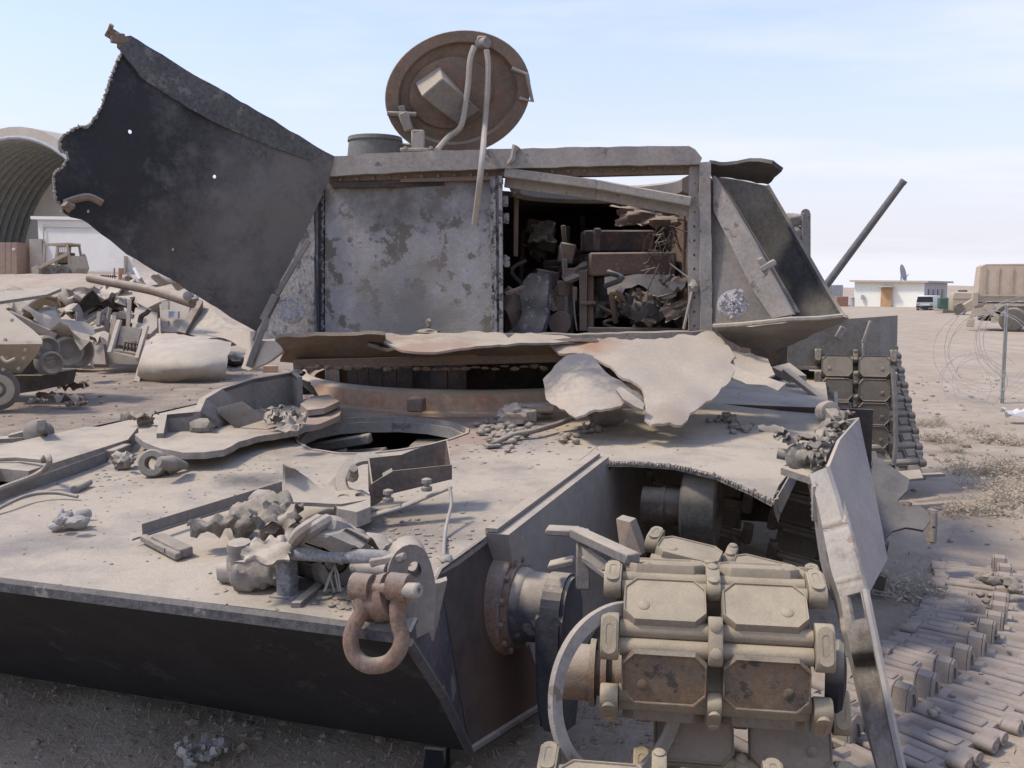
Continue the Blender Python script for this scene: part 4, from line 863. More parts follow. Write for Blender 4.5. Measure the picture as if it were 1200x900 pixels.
bm = NB(); sheet(bm, [(831, 191), (850, 192), (870, 190), (890, 188), (905, 190), (917, 199), (908, 207), (900, 217), (880, 213), (858, 210), (833, 209)], curl, .02, sp=7, jag=.5, amp=.02); finish(bm, 'curled_roof_edge', M_skin, W, 60)
# floor plate under the right cheek, seen from below its torn front edge
bm = NB(); 
fo = [(836, 382), (880, 383), (925, 377), (960, 374), (988, 371), (995, 374), (985, 378), (960, 388), (930, 404), (900, 411), (868, 407), (850, 398)]
sheet(bm, fo, idw([(836, 384, 5.05), (988, 372, 4.75), (925, 378, 4.8), (900, 410, 5.25), (850, 398, 5.3), (960, 388, 5.0)], 1.7), .03, sp=9, jag=1, amp=.012, away=V((0, .6, .5))); finish(bm, 'right_floor_plate', M_grey, W, 60)
bm = NB(); tube(bm, [P(836, 382, 5.02), P(870, 380, 4.9), P(900, 377, 4.82), P(925, 374, 4.78), P(960, 373, 4.75), P(988, 370, 4.73)], .012, 6); finish(bm, 'torn_rim', M_lgrey, W)

# front lip: bulged strip of the turret floor, dusty above, dark below
lipf = idw([(325, 396, 5.1), (450, 396, 4.95), (600, 396, 4.9), (690, 398, 4.9), (330, 424, 5.35), (480, 422, 5.3), (600, 418, 5.25), (690, 412, 5.2)], 2)
bm = NB(); sheet(bm, [(322, 399), (327, 396), (380, 393), (451, 392), (452, 404), (432, 402), (430, 406), (455, 412), (500, 411), (560, 408), (640, 402), (700, 400), (690, 412), (655, 419), (560, 421), (460, 424), (380, 426), (328, 424), (334, 412)], lipf, .02, sp=10, jag=1, amp=.012); finish(bm, 'turret_front_lip', M_brown, W, 60)
bm = NB(); sheet(bm, [(449, 391), (520, 390), (590, 390), (596, 396), (604, 390), (640, 392), (690, 398), (650, 401), (600, 403), (585, 403), (540, 408), (500, 412), (470, 411), (450, 401)], idw([(450, 391, 5.15), (600, 390, 5.15), (690, 397, 5.1), (500, 411, 4.75), (600, 402, 4.82), (460, 402, 4.9)], 2), .012, sp=10, jag=1, amp=.012); finish(bm, 'dusty_lip_top', M_deck, W, 60)
bm = NB(); bar(bm, P(345, 427, 5.3), P(700, 417, 5.2), .06, .055)
for i in range(26): lump(bm, P(350+i*11.5, 430+rnd.uniform(-1, 3), 5.26), (.03, .02, rnd.uniform(.008, .02)), i, .5, 2, 1)
finish(bm, 'rusted_rim', M_brown, W)
bm = NB(); lump(bm, P(349, 437, 5.2), (.05, .04, .02), 4, .3); tube(bm, [P(342, 452, 5.55), P(350, 446, 5.5), P(362, 450, 5.45)], .015, 6); finish(bm, 'ring_debris', M_dark, W)
# peeled dusty apron on the right and its folded corner
M_apron = mat('dust_caked_sheet', (.33, .28, .225), (.45, .385, .315), sc=8, bump=.22, dust=.95, lo=-.3, hi=.6, dmin=.45, blotch=.4, dcol=(.46, .385, .292), vary=.45, stains=[(.42, 4.95, 1.18, .03, .22, (.33, .19, .12)), (1.35, 4.8, 1.1, .03, .2, (.3, .26, .21)), (.75, 4.25, .88, .03, .16, (.34, .27, .2))])
apf = idw([(640, 402, 5.05), (660, 410, 4.95), (740, 392, 5.15), (838, 388, 5.12), (905, 420, 4.95), (890, 440, 4.75), (800, 496, 4.2), (755, 482, 4.28), (725, 450, 4.5), (800, 430, 4.7), (690, 410, 4.9)], 1.9)
bm = NB(); sheet(bm, [(640, 402), (665, 400), (700, 399), (760, 396), (836, 390), (850, 402), (862, 416), (856, 424), (862, 432), (855, 448), (845, 455), (838, 464), (828, 470), (818, 480), (808, 486), (806, 492), (799, 497), (785, 494), (778, 495), (764, 495), (756, 488), (757, 474), (755, 462), (746, 452), (730, 446), (715, 430), (698, 420), (680, 414), (655, 412)], apf, .014, sp=7, jag=1.7, amp=.03, freq=3); finish(bm, 'peeled_apron', M_apron, W, 60)
bm = NB(); sheet(bm, [(858, 410), (880, 412), (900, 420), (908, 440), (898, 444), (880, 438), (862, 432)], idw([(858, 410, 5.0), (905, 430, 4.85), (870, 436, 4.75)], 2), .012, sp=8, jag=1, amp=.02); sheet(bm, [(855, 428), (880, 436), (905, 445), (921, 450), (912, 458), (890, 452), (860, 446), (850, 436)], idw([(855, 430, 4.8), (921, 451, 4.55), (860, 446, 4.65)], 2), .014, sp=8, jag=1, amp=.015); finish(bm, 'folded_apron_corner', M_lgrey, W, 60)
M_flap = mat('scraped_flap', (.3, .25, .2), (.4, .335, .265), sc=7, bump=.4, dust=.6, lo=.15, hi=.9, dmin=.2, chip=(.4, .4, .41), chipamt=.1, stains=[(.45, 4.85, 1.2, .2, .48, (.12, .122, .13)), (.65, 4.45, .98, .03, .2, (.12, .11, .105)), (.22, 4.75, 1.05, .03, .16, (.14, .135, .13))])
bm = NB(); sheet(bm, [(682, 410), (668, 415), (650, 428), (636, 444), (639, 455), (640, 468), (655, 478), (674, 489), (690, 480), (704, 478), (728, 473), (735, 466), (752, 474), (756, 466), (748, 458), (722, 444), (705, 430), (694, 418)], idw([(682, 410, 4.9), (637, 445, 4.75), (674, 488, 4.25), (735, 466, 4.38), (705, 430, 4.72), (690, 450, 4.5)], 1.8), .012, sp=7, jag=1.5, amp=.025, freq=4); finish(bm, 'hanging_flap', M_flap, W, 60)
bm = NB(); sheet(bm, [(722, 456), (727, 453), (740, 461), (755, 472), (754, 479), (744, 476), (730, 468)], idw([(722, 456, 4.3), (755, 476, 4.22), (740, 461, 4.28)], 2), .02, sp=6, jag=.5, amp=.01); finish(bm, 'torn_tongue', M_lgrey, W, 60)

# hatch lid standing open on the roof
HC = P(537, 110, 5.75); hn = (V((.12, -1, -.22))).normalized(); hxx = V((1, .12, .28)); hxx = (hxx-hn*hxx.dot(hn)).normalized(); MH = frame(HC, hxx, hn.cross(hxx)); MH = Matrix(MH)
rh = .44
MHs = MH @ Matrix.Diagonal((1, .8, 1, 1))
bm = NB(); lathe(bm, [(.02, -.075), (rh*.8, -.07), (rh*.97, -.03), (rh, .0), (rh*.99, .014), (rh*.82, .016), (rh*.80, -.012), (rh*.78, -.026), (.02, -.03)], MHs, 64); lid = finish(bm, 'hatch_lid', M_brown, W, 35)
bm = NB(); lathe(bm, [(.25, -.03), (.25, -.004), (.235, .002), (.02, .004)], MHs @ Matrix.Translation((-.04, .02, 0)), 48); finish(bm, 'inner_disc', M_brown, lid, 35)
bm = NB()
bx = [(483, 98, 0), (512, 76, 0), (563, 133, 0), (538, 148, 0)]
hp_ = lambda px, py, o: on(px, py, HC+hn*o, hn)
f0 = [hp_(486, 97, .0), hp_(515, 78, .0), hp_(562, 131, .0), hp_(536, 146, .0)]
f1 = [hp_(494, 113, .16), hp_(518, 92, .16), hp_(563, 129, .05), hp_(538, 147, .05)]
a = [bm.verts.new(p) for p in f0]; b = [bm.verts.new(p) for p in f1]
bm.faces.new(a); bm.faces.new(list(reversed(b)))
for k in range(4): bm.faces.new((a[(k+1) % 4], a[k], b[k], b[(k+1) % 4]))
bmesh.ops.recalc_face_normals(bm, faces=bm.faces); bmesh.ops.bevel(bm, geom=bm.edges[:], offset=.006, segments=1, affect='EDGES')
finish(bm, 'periscope_box', M_grey, lid, 30)
bm = NB(); tube(bm, [hp_(600, 80, .02), hp_(617, 87, .05), hp_(624, 119, .05), hp_(609, 115, .02)], .012, 8); finish(bm, 'lid_handle', M_lgrey, lid)
bm = NB(); cyl(bm, hp_(454, 133, .03), hp_(488, 134, .05), .014, .014, 10); box(bm, (0, 0, 0), (.06, .05, .11), frame(hp_(476, 143, .05), (1, 0, .35), (0, 1, 0)), .006); box(bm, (0, 0, 0), (.04, .04, .08), frame(hp_(472, 132, .02), (1, 0, .2), (0, 1, 0)), .006); finish(bm, 'lid_latch', M_grey, lid)
bm = NB(); cyl(bm, hp_(562, 52, .0), hp_(571, 50, .06), .038, .03, 14); box(bm, (0, 0, 0), (.06, .05, .05), frame(hp_(565, 48, .02), (1, 0, 0), (0, 1, 0)), .008); finish(bm, 'cable_gland', M_grey, lid)
bm = NB(); box(bm, (0, 0, 0), (.075, .05, .12), frame(P(490, 165, 5.6), (1, 0, 0), (0, 1, 0)), .006); box(bm, (0, 0, 0), (.2, .12, .02), frame(P(490, 177, 5.6), (1, 0, 0), (0, 1, 0)), .004)
for x in (475, 505): bolt(bm, P(x, 175, 5.54), (0, 0, 1), .012, .014)
finish(bm, 'lid_hinge', M_lgrey, lid)
bm = NB(); tube(bm, smooth_path([hp_(556, 54, .07), hp_(551, 70, .08), hp_(549, 95, .09), hp_(546, 118, .10), hp_(540, 148, .12), hp_(525, 161, .10), P(512, 176, 5.52)], 6), .017, 8); finish(bm, 'lid_cable', M_hose, lid)
bm = NB(); tube(bm, smooth_path([hp_(570, 58, .09), hp_(572, 75, .1), hp_(571, 110, .12), hp_(568, 150, .15), P(566, 176, 5.2), P(563, 205, 5.12), P(560, 232, 5.2), P(556, 262, 5.32)], 6), .0165, 8); finish(bm, 'lid_cable', M_hose, lid)
bm = NB(); c = P(440, 183, 6.1); cyl(bm, c-V((0, 0, .03)), c+V((0, 0, .1)), .18, .165, 36); cyl(bm, c+V((0, 0, .09)), c+V((0, 0, .115)), .175, .17, 36); box(bm, (0, 0, 0), (.2, .1, .09), frame(c+V((.25, 0, .03)), (1, 0, 0), (0, 1, 0)), .01); finish(bm, 'roof_vent', mat('grey_green_cap', (.1, .108, .1), (.16, .165, .15), sc=12, bump=.3, dust=.7, lo=.2, hi=.9, dmin=.1), W)

# ------------------------------------------------------------------ loose things lying on the deck
def rest(px, py): u, v = dku(px, py); return deckfn(u, v)
# big cast engine-room cover lying upside down
CV = thing('access_cover', 'large grey cast cover lying upside down on the deck left of the round opening', 'cover', rest(270, 500))
bm = NB()
ko = lambda off, tilt=0: (lambda px, py: K(px, py, off))
base = [(158, 509), (168, 518), (190, 526), (215, 531), (240, 531), (262, 528), (280, 518), (300, 511), (340, 505), (375, 497), (398, 487), (400, 480), (396, 472), (370, 464), (345, 470), (300, 474), (262, 482), (240, 494), (196, 506), (180, 500)]
sheet(bm, base, ko(.075), .028, sp=10, amp=.008, freq=6, away=-EN); sheet(bm, [(185, 511), (200, 520), (235, 525), (258, 522), (275, 512), (300, 505), (350, 496), (380, 486), (360, 474), (300, 482), (240, 500)], ko(.05), .05, sp=12, away=-EN); finish(bm, 'cover_floor', M_deck, CV, 40)
bm = NB()
wall = [(192, 514, .075), (197, 507, .075), (236, 506, .075), (243, 500, .075), (262, 489, .075), (300, 480, .075), (343, 474, .075), (349, 478, .075)]
tops = [.10, .16, .17, .21, .22, .24, .25, .24]
wp = [K(x, y, o) for x, y, o in wall]
for i in range(len(wp)-1):
    a, b = wp[i], wp[i+1]; nrm = (b-a).cross(EN).normalized()
    if nrm.dot(CAM-a) > 0: nrm = -nrm
    prism(bm, [a-EN*.04, b-EN*.04, b+EN*(tops[i+1]-.075), a+EN*(tops[i]-.075)], nrm*.03)
finish(bm, 'cover_wall', M_grey, CV, 30)
bm = NB()
back = [K(150, 507, .03), K(172, 494, .03), K(215, 476, .03), K(262, 463, .05), K(318, 456, .06)]
for i in range(len(wp)-2):
    a, b = wp[i+1]+EN*(tops[i+1]-.075), wp[i+2]+EN*(tops[i+2]-.075) if i+2 < len(wp) else None
    if b is None: break
    d = (ER*.22)
    prism(bm, [a, b, b+d-EN*.13, a+d-EN*.10], EN*-.02)
finish(bm, 'cover_flange', M_deck, CV, 60)
bm = NB(); prism(bm, [K(254, 478, .17), K(284, 470, .21), K(308, 487, .14), K(276, 497, .09)], EN*-.022); finish(bm, 'hinged_flap', M_grey, CV)
bm = NB(); prism(bm, [K(254, 478, .16), K(256, 491, .09), K(276, 499, .07), K(276, 497, .09)], ER*.03); finish(bm, 'flap_bracket', M_grey, CV)
bm = NB(); lump(bm, K(236, 500, .10), (.06, .045, .045), 12, .4); finish(bm, 'melted_lump', M_rubble, CV)
bm = NB()
for i, (x, y) in enumerate([(318, 492), (328, 496), (335, 500), (342, 505), (322, 488), (346, 492)]): crumple(bm, K(x, y, .11), .11, .08, .06, i+30, Matrix.Rotation(i, 4, 'Z') @ Matrix.Rotation(.6*(-1)**i, 4, 'X'), 5)
bar(bm, K(330, 492, .1), K(345, 506, .07), .05, .05); finish(bm, 'hinge_remains', M_grey, CV)
bm = NB(); sheet(bm, [(352, 474), (365, 465), (385, 463), (398, 470), (380, 478), (360, 480)], ko(.12), .03, sp=8, amp=.01, away=-EN); finish(bm, 'dusty_scrap', M_deck, CV)
# eyelet casting in front of the cover
t = tag(None or thing('eye_casting', 'small cast eye with one round hole, lying in front of the upturned cover', 'casting', rest(190, 548)))
bm = NB(); M = frame(K(180, 543, .05), (1, .1, .1), (0, .25, 1)); lathe(bm, [(.052, -.03), (.056, -.02), (.056, .02), (.05, .03), (.028, .03), (.026, .02), (.026, -.02), (.028, -.03)], M, 26, True); bmesh.ops.recalc_face_normals(bm, faces=bm.faces); bm2 = bm
tube(bm, [K(186, 541, .085), K(200, 543, .07), K(216, 545, .035)], .03, 10, True, [.02, .032, .016]); tube(bm, [K(186, 546, .02), K(200, 547, .03), K(219, 545, .02)], .03, 10, True, [.02, .032, .012]); finish(bm, 'eye_ring', M_grey, t)
def small(name, label, cat, build, m, group=None):
    bm = NB(); build(bm); o = finish(bm, name, m, None, 62); tag(o, label, cat, group); return o
def f(bm): lump(bm, K(144, 540, .03), (.05, .04, .035), 3, .5, 2, 3); lump(bm, K(140, 534, .05), (.03, .02, .02), 5, .5); tube(bm, [K(146, 541, .05), K(150, 538, .06), K(149, 546, .02)], .012, 6)
small('clogged_fitting', 'dust clogged metal knot on the deck left of the cast eye', 'scrap', f, M_grey)
def f(bm): crumple(bm, K(163, 494, .03), .16, .1, .06, 14, None, 9); lump(bm, K(170, 493, .03), (.05, .03, .03), 5, .5)
small('crushed_scrap', 'small crushed rag-like scrap at the far edge of the deck behind the cover', 'scrap', f, M_rubble)
def f(bm):
    for i in range(16): q = random.Random(i); lump(bm, K(82+q.uniform(-17, 16), 609+q.uniform(-6, 6)+(q.uniform(-4, 0)), .012+q.uniform(0, .03)), (q.uniform(.012, .03), q.uniform(.012, .025), q.uniform(.01, .018)), i, .5, 2.4)
    lump(bm, K(84, 611, .02), (.06, .03, .025), 7, .4); lump(bm, K(65, 617, .012), (.03, .02, .014), 8, .4)
small('ash_rag', 'grey wad of ash and rag on the open deck near the left edge', 'rag', f, M_cloth)
def f(bm): tube(bm, [K(87, 574, .012), K(105, 565, .015)], .014, 8, True, [.016, .013])
small('pipe_stub', 'short pipe stub lying alone on the deck beside the loose cable', 'pipe', f, M_grey)
def f(bm): tube(bm, smooth_path([K(-30, 612, .0), K(8, 591, .025), K(35, 580, .03), K(65, 577.5, .025), K(91, 582, .012)], 6), .007, 8, True)
small('loose_cable', 'thin bent grey cable curling over the left side of the deck', 'cable', f, M_grey)
def f(bm): tube(bm, smooth_path([K(236, 500-10+3, .02), K(244, 496, .03), K(100, 510, .01)], 3)[:1]+[K(79, 513, .01), K(90, 516, .012), K(103, 510, .012)], .008, 6)
def f2(bm): tube(bm, [K(79, 511, .012), K(88, 515, .014), K(103, 510, .014)], .009, 6)
small('curved_rod', 'short curved rod lying on the raised grille panel', 'rod', f2, M_rubble)
# hinge bracket at the left edge
bm = NB(); c = K(45, 507, .05); M = frame(c, (1, .1, 0), (0, .2, 1)); lathe(bm, [(.03, -.05), (.06, -.04), (.06, .03), (.035, .045)], M, 18); bar(bm, K(12, 515, .02), K(58, 503, .06), .05, .05); bar(bm, K(54, 512, .02), K(48, 498, .14), .04, .05); box(bm, (0, 0, 0), (.3, .09, .02), frame(K(40, 513, .02), (1, .45, 0), (0, 1, 0))); finish(bm, 'edge_hinge', M_grey, W)
# raised grille panel and its sill bar at the left
bm = NB(); prism(bm, [K(-280, 604, .075), K(-120, 575, .075), K(0, 549, .075), K(33, 552, .075), K(150, 515, .06), K(162, 500, .06), K(100, 500, .06), K(0, 522, .07), K(-300, 578, .07)], EN*-.05); finish(bm, 'grille_panel', M_deck, W)
bm = NB(); prism(bm, [K(33, 553, .07), K(150, 516, .055), K(150, 526, 0), K(33, 567, 0)], ER*.02); finish(bm, 'panel_side', M_grey, W)
bm = NB(); bar(bm, K(-60, 601, .02), K(130, 532, .02), .04, .05); bar(bm, K(128, 533, .03), K(148, 525, .03), .05, .04); finish(bm, 'sill_bar', M_grey, W)
bm = NB(); tube(bm, smooth_path([K(-40, 590, .03), K(0, 573, .05), K(35, 560, .06), K(52, 550, .08), K(58, 542, .12), K(55, 534, .14), K(50, 540, .1)], 5), .011, 8); tube(bm, [K(54, 540, .1), K(20, 537, .09), K(-40, 540, .085)], .01, 6); finish(bm, 'stay_rod', M_grey, W)
# angle-iron guard frame with a wooden-looking end block
AF = thing('angle_bracket', 'L-shaped angle iron frame lying on the deck with a small end block', 'bracket', rest(200, 630))
bm = NB(); p0, p1 = K(167, 629, .012), K(330, 577, .012); d = p1-p0
prism(bm, [p0, p1, p1+EN*.04, p0+EN*.04], ER*.006); prism(bm, [p0+EN*.0, p1+EN*.0, p1-ER*.045, p0-ER*.045], EN*.006); finish(bm, 'angle_iron', M_grey, AF)
bm = NB(); bar(bm, K(168, 630, .014), K(209, 652, .014), .022, .022); bar(bm, K(185, 631, .02), K(218, 648, .016), .045, .03); finish(bm, 'end_block', M_rubble, AF)
bm = NB(); box(bm, (0, 0, 0), (.012, .006, .014), frame(K(195, 645, .018), (1, .1, 0), (0, 1, 0))); finish(bm, 'rivet', M_dark, AF)

# heap of crumpled metal in front
HEAP = 'heap of wreckage on the nose'
def f(bm):
    crumple(bm, K(250, 628, .045), .13, .09, .07, 4, Matrix.Rotation(.5, 4, 'Z'), 8, .008)
    prism(bm, [K(258, 605, .05), K(285, 601, .09), K(287, 612, .06), K(272, 622, .06), K(277, 634, .01), K(269, 634, .01), K(262, 618, .03)], ER*.05)
small('folded_pale_sheet', 'pale folded sheet of torn metal at the left end of the scrap heap', 'scrap', f, M_rubble, HEAP)
def f(bm):
    crushed_tube(bm, K(272, 616, .06), K(345, 596, .10), .062, 3, 24, 26, .015, .42)
    crumple(bm, K(318, 612, .10), .12, .09, .05, 17, Matrix.Rotation(.6, 4, 'Z') @ Matrix.Rotation(.5, 4, 'X'), 9, .006)
small('crushed_canister', 'ridged crushed canister in the middle of the scrap heap', 'scrap', f, M_rubble, HEAP)
def f(bm):
    M = frame(K(308, 590, .07), (1, -.2, 0), (.2, 1, .1)); box(bm, (0, 0, 0), (.085, .07, .085), M, .02)
small('bent_box', 'small squarish bent metal box at the back of the scrap heap', 'scrap', f, M_grey, HEAP)
def f(bm):
    crushed_tube(bm, K(272, 668, .05), K(338, 657, .07), .07, 8, 26, 24, .0, .26)
    box(bm, (0, 0, 0), (.085, .07, .05), frame(K(275, 670, .03), (1, -.5, .1), (.5, 1, 0)), .012); crumple(bm, K(315, 652, .115), .13, .1, .03, 23, Matrix.Rotation(.3, 4, 'X'), 9, .006)
    M = frame(K(281, 648, .10), (1, 0, 0), (0, 1, .15)); lathe(bm, [(.038, -.05), (.036, -.01), (.03, 0), (.034, .01), (.03, .03), (.018, .032)], M, 8)
small('cast_fitting', 'dark melted casting with a bolt head, lowest in the scrap heap', 'casting', f, M_grey, HEAP)
def f(bm):
    lump(bm, K(332, 626, .05), (.075, .06, .06), 6, .4, 2, 3); crumple(bm, K(325, 612, .1), .14, .1, .05, 9, Matrix.Rotation(.4, 4, 'X'), 8)
small('burnt_lump', 'dark hollow lump of burnt metal behind the casting', 'scrap', f, M_dark, HEAP)
HS = thing('lamp_housing', 'crushed rounded lamp housing with strap-like ribs at the right of the scrap heap', 'housing', rest(378, 640))
def prf(px, py, o): return K(px, py, o)
bm = NB(); sp_ = smooth_path([K(334, 668, .02), K(337, 655, .07), K(346, 640, .13), K(358, 627, .18), K(375, 616, .195), K(392, 618, .17), K(405, 628, .13)], 5); wv = (EU*.115+ER*.01)
for i in range(len(sp_)-1):
    pass
ga = [(p+EU*.005+V((0, 0, noise.noise(p*9)*.006)), p+wv+V((0, 0, -.035+.012*math.sin(i*.9)))) for i, p in enumerate(sp_)]
for i in range(len(ga)-1):
    (p, q), (p2, q2) = ga[i], ga[i+1]; m_, m2 = p.lerp(q, .5)+V((0, -.012, .012)), p2.lerp(q2, .5)+V((0, -.012, .012))
    for x0, x1, y0, y1 in ((p, m_, p2, m2), (m_, q, m2, q2)): prism(bm, [x0, x1, y1, y0], V((0, .006, -.008)))
bmesh.ops.remove_doubles(bm, verts=bm.verts, dist=.0005)
M_ = frame(K(388, 648, .08), (.75, -.5, -.1), (.4, .7, .2)); crushed_tube(bm, M_ @ V((-.12, .02, -.01)), M_ @ V((.075, 0, 0)), .085, 5, 28, 14, 0, .10)
crumple(bm, K(360, 650, .06), .16, .13, .05, 31, Matrix.Rotation(.9, 4, 'X'), 10, .006)
finish(bm, 'housing_shell', M_grey, HS, 62)
bm = NB()
for o in (0, .022): tube(bm, smooth_path([K(334, 668, .03)+V((o, 0, 0)), K(336, 655, .07)+V((o, 0, .01)), K(345, 640, .13)+V((o, 0, .01)), K(357, 626, .185)+V((o, 0, .012)), K(374, 614, .20)+V((o, .0, .01))], 5), .017, 8)
finish(bm, 'strap_rib', M_grey, HS)
bm = NB(); tube(bm, smooth_path([K(372, 618, .18), K(390, 618, .19), K(405, 628, .15), K(412, 645, .1)], 5), .03, 8); lump(bm, K(380, 622, .16), (.045, .04, .03), 3, .4); finish(bm, 'curved_horn', M_lgrey, HS)
bm = NB(); c = K(400, 646, .085); M = frame(c+V((.0, -.085, .0)), (1, 0, 0), (0, .1, 1)); lathe(bm, [(.034, -.03), (.036, .0), (.028, .006), (.024, -.02), (.004, -.025)], M, 18); finish(bm, 'socket', M_black, HS)
bm = NB()
for i in range(5): q = random.Random(i+3); p = c+V((.0, -.09, -.01)); tube(bm, [p, p+V((q.uniform(-.02, .02), -.02, -.02)), p+V((q.uniform(-.03, .03), -.03, -.06))], .0025, 4)
finish(bm, 'wire_ends', M_hose, HS)
# bent guard plate, lamp ring and the open tin box behind the heap
LG = thing('lamp_guard', 'curved grey sheet guard with round holes, standing left of the open tin box', 'guard', rest(375, 590))
bm = NB(); sheet(bm, [(334, 546), (345, 549), (362, 560), (372, 568), (378, 571), (390, 562), (395, 556), (412, 572), (425, 578), (434, 582), (434, 588), (420, 590), (400, 592), (375, 590), (345, 588), (334, 584)], idw([(334, 546, 3.05), (334, 586, 2.95), (376, 572, 3.22), (376, 590, 2.9), (396, 556, 3.3), (434, 584, 3.1)], 1.8), .012, sp=6, amp=.01); finish(bm, 'guard_sheet', M_grey, LG, 60)
bm = NB(); M = frame(K(385, 582, .10)+ER*.25, (1, -.1, 0), (0, .6, .8)); lathe(bm, [(.10, -.012), (.105, .0), (.10, .012), (.065, .012), (.06, 0), (.065, -.012)], M, 32, True); bmesh.ops.recalc_face_normals(bm, faces=bm.faces); tube(bm, [K(396, 566, .12)+ER*.1, K(397, 556, .17)+ER*.1], .02, 8, True, [.022, .013]); finish(bm, 'ring_bracket', M_lgrey, LG)
bm = NB(); 
fnb = ko(.075)
sheet(bm, [(392, 578), (405, 574), (425, 574), (434, 580), (434, 594), (418, 600), (396, 596), (391, 588)], fnb, .05, sp=6, holes=[ell(403, 582, 7, 3.2, 12), ell(422, 580, 6, 2.8, 12)], hsp=3, away=-EN); finish(bm, 'holed_plate', M_lgrey, LG, 30)
TB = thing('open_tin_box', 'open topped rusty brown tin box standing on the deck in front of the round opening', 'box', rest(485, 585))
bl, br_, fr_, fl2 = [(431, 549), (523, 516), (528, 554), (437, 583)], None, None, None
b0, b1 = K(437, 590, .03), K(528, 572, .03)      # front bottom corners
b0 = P(437, 584, 3.05); b1 = P(528, 562, 3.12); dx = b1-b0; dxh = V((dx.x, dx.y, 0)).normalized(); bk = V((-dxh.y, dxh.x, 0))
ft0, ft1 = P(435, 567, 3.05), P(528, 545, 3.12)
bb0, bb1 = b0+bk*.12, b1+bk*.12; bt0, bt1 = P(431, 537, 3.17), P(523, 516, 3.24)
bm = NB(); n = (b1-b0).cross(V((0, 0, 1))).normalized()*.005
prism(bm, [b0, b1, ft1, (ft0+ft1)/2+V((-.06, 0, .012)), ft0], -n); finish(bm, 'front_side', M_box, TB)
bm = NB(); sheet(bm, [(432, 537), (470, 533), (485, 527), (500, 522), (523, 516), (527, 548), (437, 576)], idw([(432, 537, 3.19), (523, 516, 3.26), (527, 548, 3.24), (437, 576, 3.17)], 2), .005, sp=8, amp=.006); finish(bm, 'rear_side', M_box, TB)
bm = NB(); prism(bm, [b0, bb0, bt0, ft0], V((.005, 0, 0))); finish(bm, 'left_side', M_box, TB); bm = NB(); prism(bm, [b1, bb1, bt1, ft1], V((.005, 0, 0))); finish(bm, 'right_side', M_box, TB)
bm = NB(); prism(bm, [b0, b1, bb1, bb0], V((0, 0, .005))); finish(bm, 'box_floor', M_box, TB)
bm = NB(); bar(bm, P(408, 612, 2.93), P(470, 594, 2.98), .035, .01); bar(bm, P(470, 594, 2.98), P(529, 570, 3.04), .035, .01); finish(bm, 'box_rail', M_lgrey, TB)
for (x, y) in ((455, 584), (500, 571)):
    bm = NB(); M = frame(P(x, y+4, 2.99), (1, 0, 0), (0, 1, 0)); lathe(bm, [(.018, 0), (.018, .012), (.01, .015), (.01, .024), (.017, .026), (.016, .038), (.006, .042)], M, 14); finish(bm, 'stud', M_rubble, TB)
def f(bm): tube(bm, smooth_path([P(527, 572, 3.0), P(529, 590, 2.96), P(524, 612, 2.88), P(521, 630, 2.8), K(520, 652, .012)], 5), .006, 6); lump(bm, K(523, 655, .01), (.02, .02, .014), 3)
small('hanging_wire', 'thin frayed wire hanging from the right end of the tin box rail', 'wire', f, M_hose)
def f(bm): tube(bm, [K(385, 618, .10), K(440, 606, .05)], .02, 4)
# rubble around the turret ring at the right: junction block, strap, flattened hose
JB = thing('junction_block', 'pinkish melted junction block lying by the turret ring left of the hanging flap', 'block', rest(615, 490))
bm = NB(); box(bm, (0, 0, 0), (.26, .12, .05), frame(K(620, 478, .07), (1, .12, .02), (0, 1, 0)), .012); lump(bm, K(600, 487, .05), (.09, .06, .06), 4, .4, 2, 3); finish(bm, 'block_body', mat('pinkish_melted_block', (.36, .26, .21), (.4, .34, .29), sc=12, bump=.5, dust=.8, lo=.2, hi=.9, dmin=.2), JB)
for i, (x, y, r) in enumerate([(611, 491, .038), (641, 486, .034)]):
    bm = NB(); M = frame(K(x, y, .02), (1, .1, 0), (0, 1, 0)); lathe(bm, [(r, 0), (r, .05), (r*.85, .065), (r*.5, .07)], M, 16); finish(bm, 'knob', M_rubble, JB)
bm = NB(); box(bm, (0, 0, 0), (.06, .03, .06), frame(K(622, 487, .05), (1, .1, 0), (0, 1, .2)), .006); finish(bm, 'terminal', M_lgrey, JB)
def f(bm):
    pts = smooth_path([K(575, 522, .012), K(600, 511, .02), K(625, 506, .03), K(650, 499, .035), K(680, 488, .06), K(700, 484, .08)], 5)
    for k in (0, .02): tube(bm, [p+EN*.004+EU*k*.3+ER*k for p in pts], .014, 6)
    box(bm, (0, 0, 0), (.07, .05, .01), frame(K(577, 522, .012), (1, .5, 0), (0, 1, 0)))
small('flat_strap', 'long flat dusty strap lying below the junction block, pointing to the flap', 'strap', f, M_rubble)
def f(bm):
    c = K(712, 490, .045); tube(bm, [c+V((-.08, -.02, 0)), c+V((-.02, 0, .012)), c+V((.05, .02, .015)), c+V((.085, .03, 0))], .05, 14, True, [.045, .05, .05, .03])
    M = frame(c+V((-.075, -.03, .0)), (0, 1, 0), (0, 0, 1))
small('pipe_elbow', 'short dusty pipe elbow under the hanging flap at the right', 'pipe', f, M_rubble)
def f(bm):
    q = random.Random(9)
    for i in range(46):
        t = q.random(); x = 655+70*t+q.gauss(0, 7); y = 513-24*t+q.gauss(0, 4); s = q.uniform(.008, .024); lump(bm, K(x, y, s*.6), (s, s*q.uniform(.6, 1), s*q.uniform(.5, .9)), i, .5, 2.5, 1)
small('clod_heap', 'ragged line of burnt clods beside the pipe elbow', 'rubble', f, M_rubble)['kind'] = 'stuff'
def f(bm):
    q = random.Random(3)
    for i in range(60):
        x = 590+q.gauss(0, 17); y = 505+q.gauss(0, 7); s = q.uniform(.008, .03); lump(bm, K(x, y, s*.5), (s, s*.8, s*.6), i, .5, 2.5, 1)
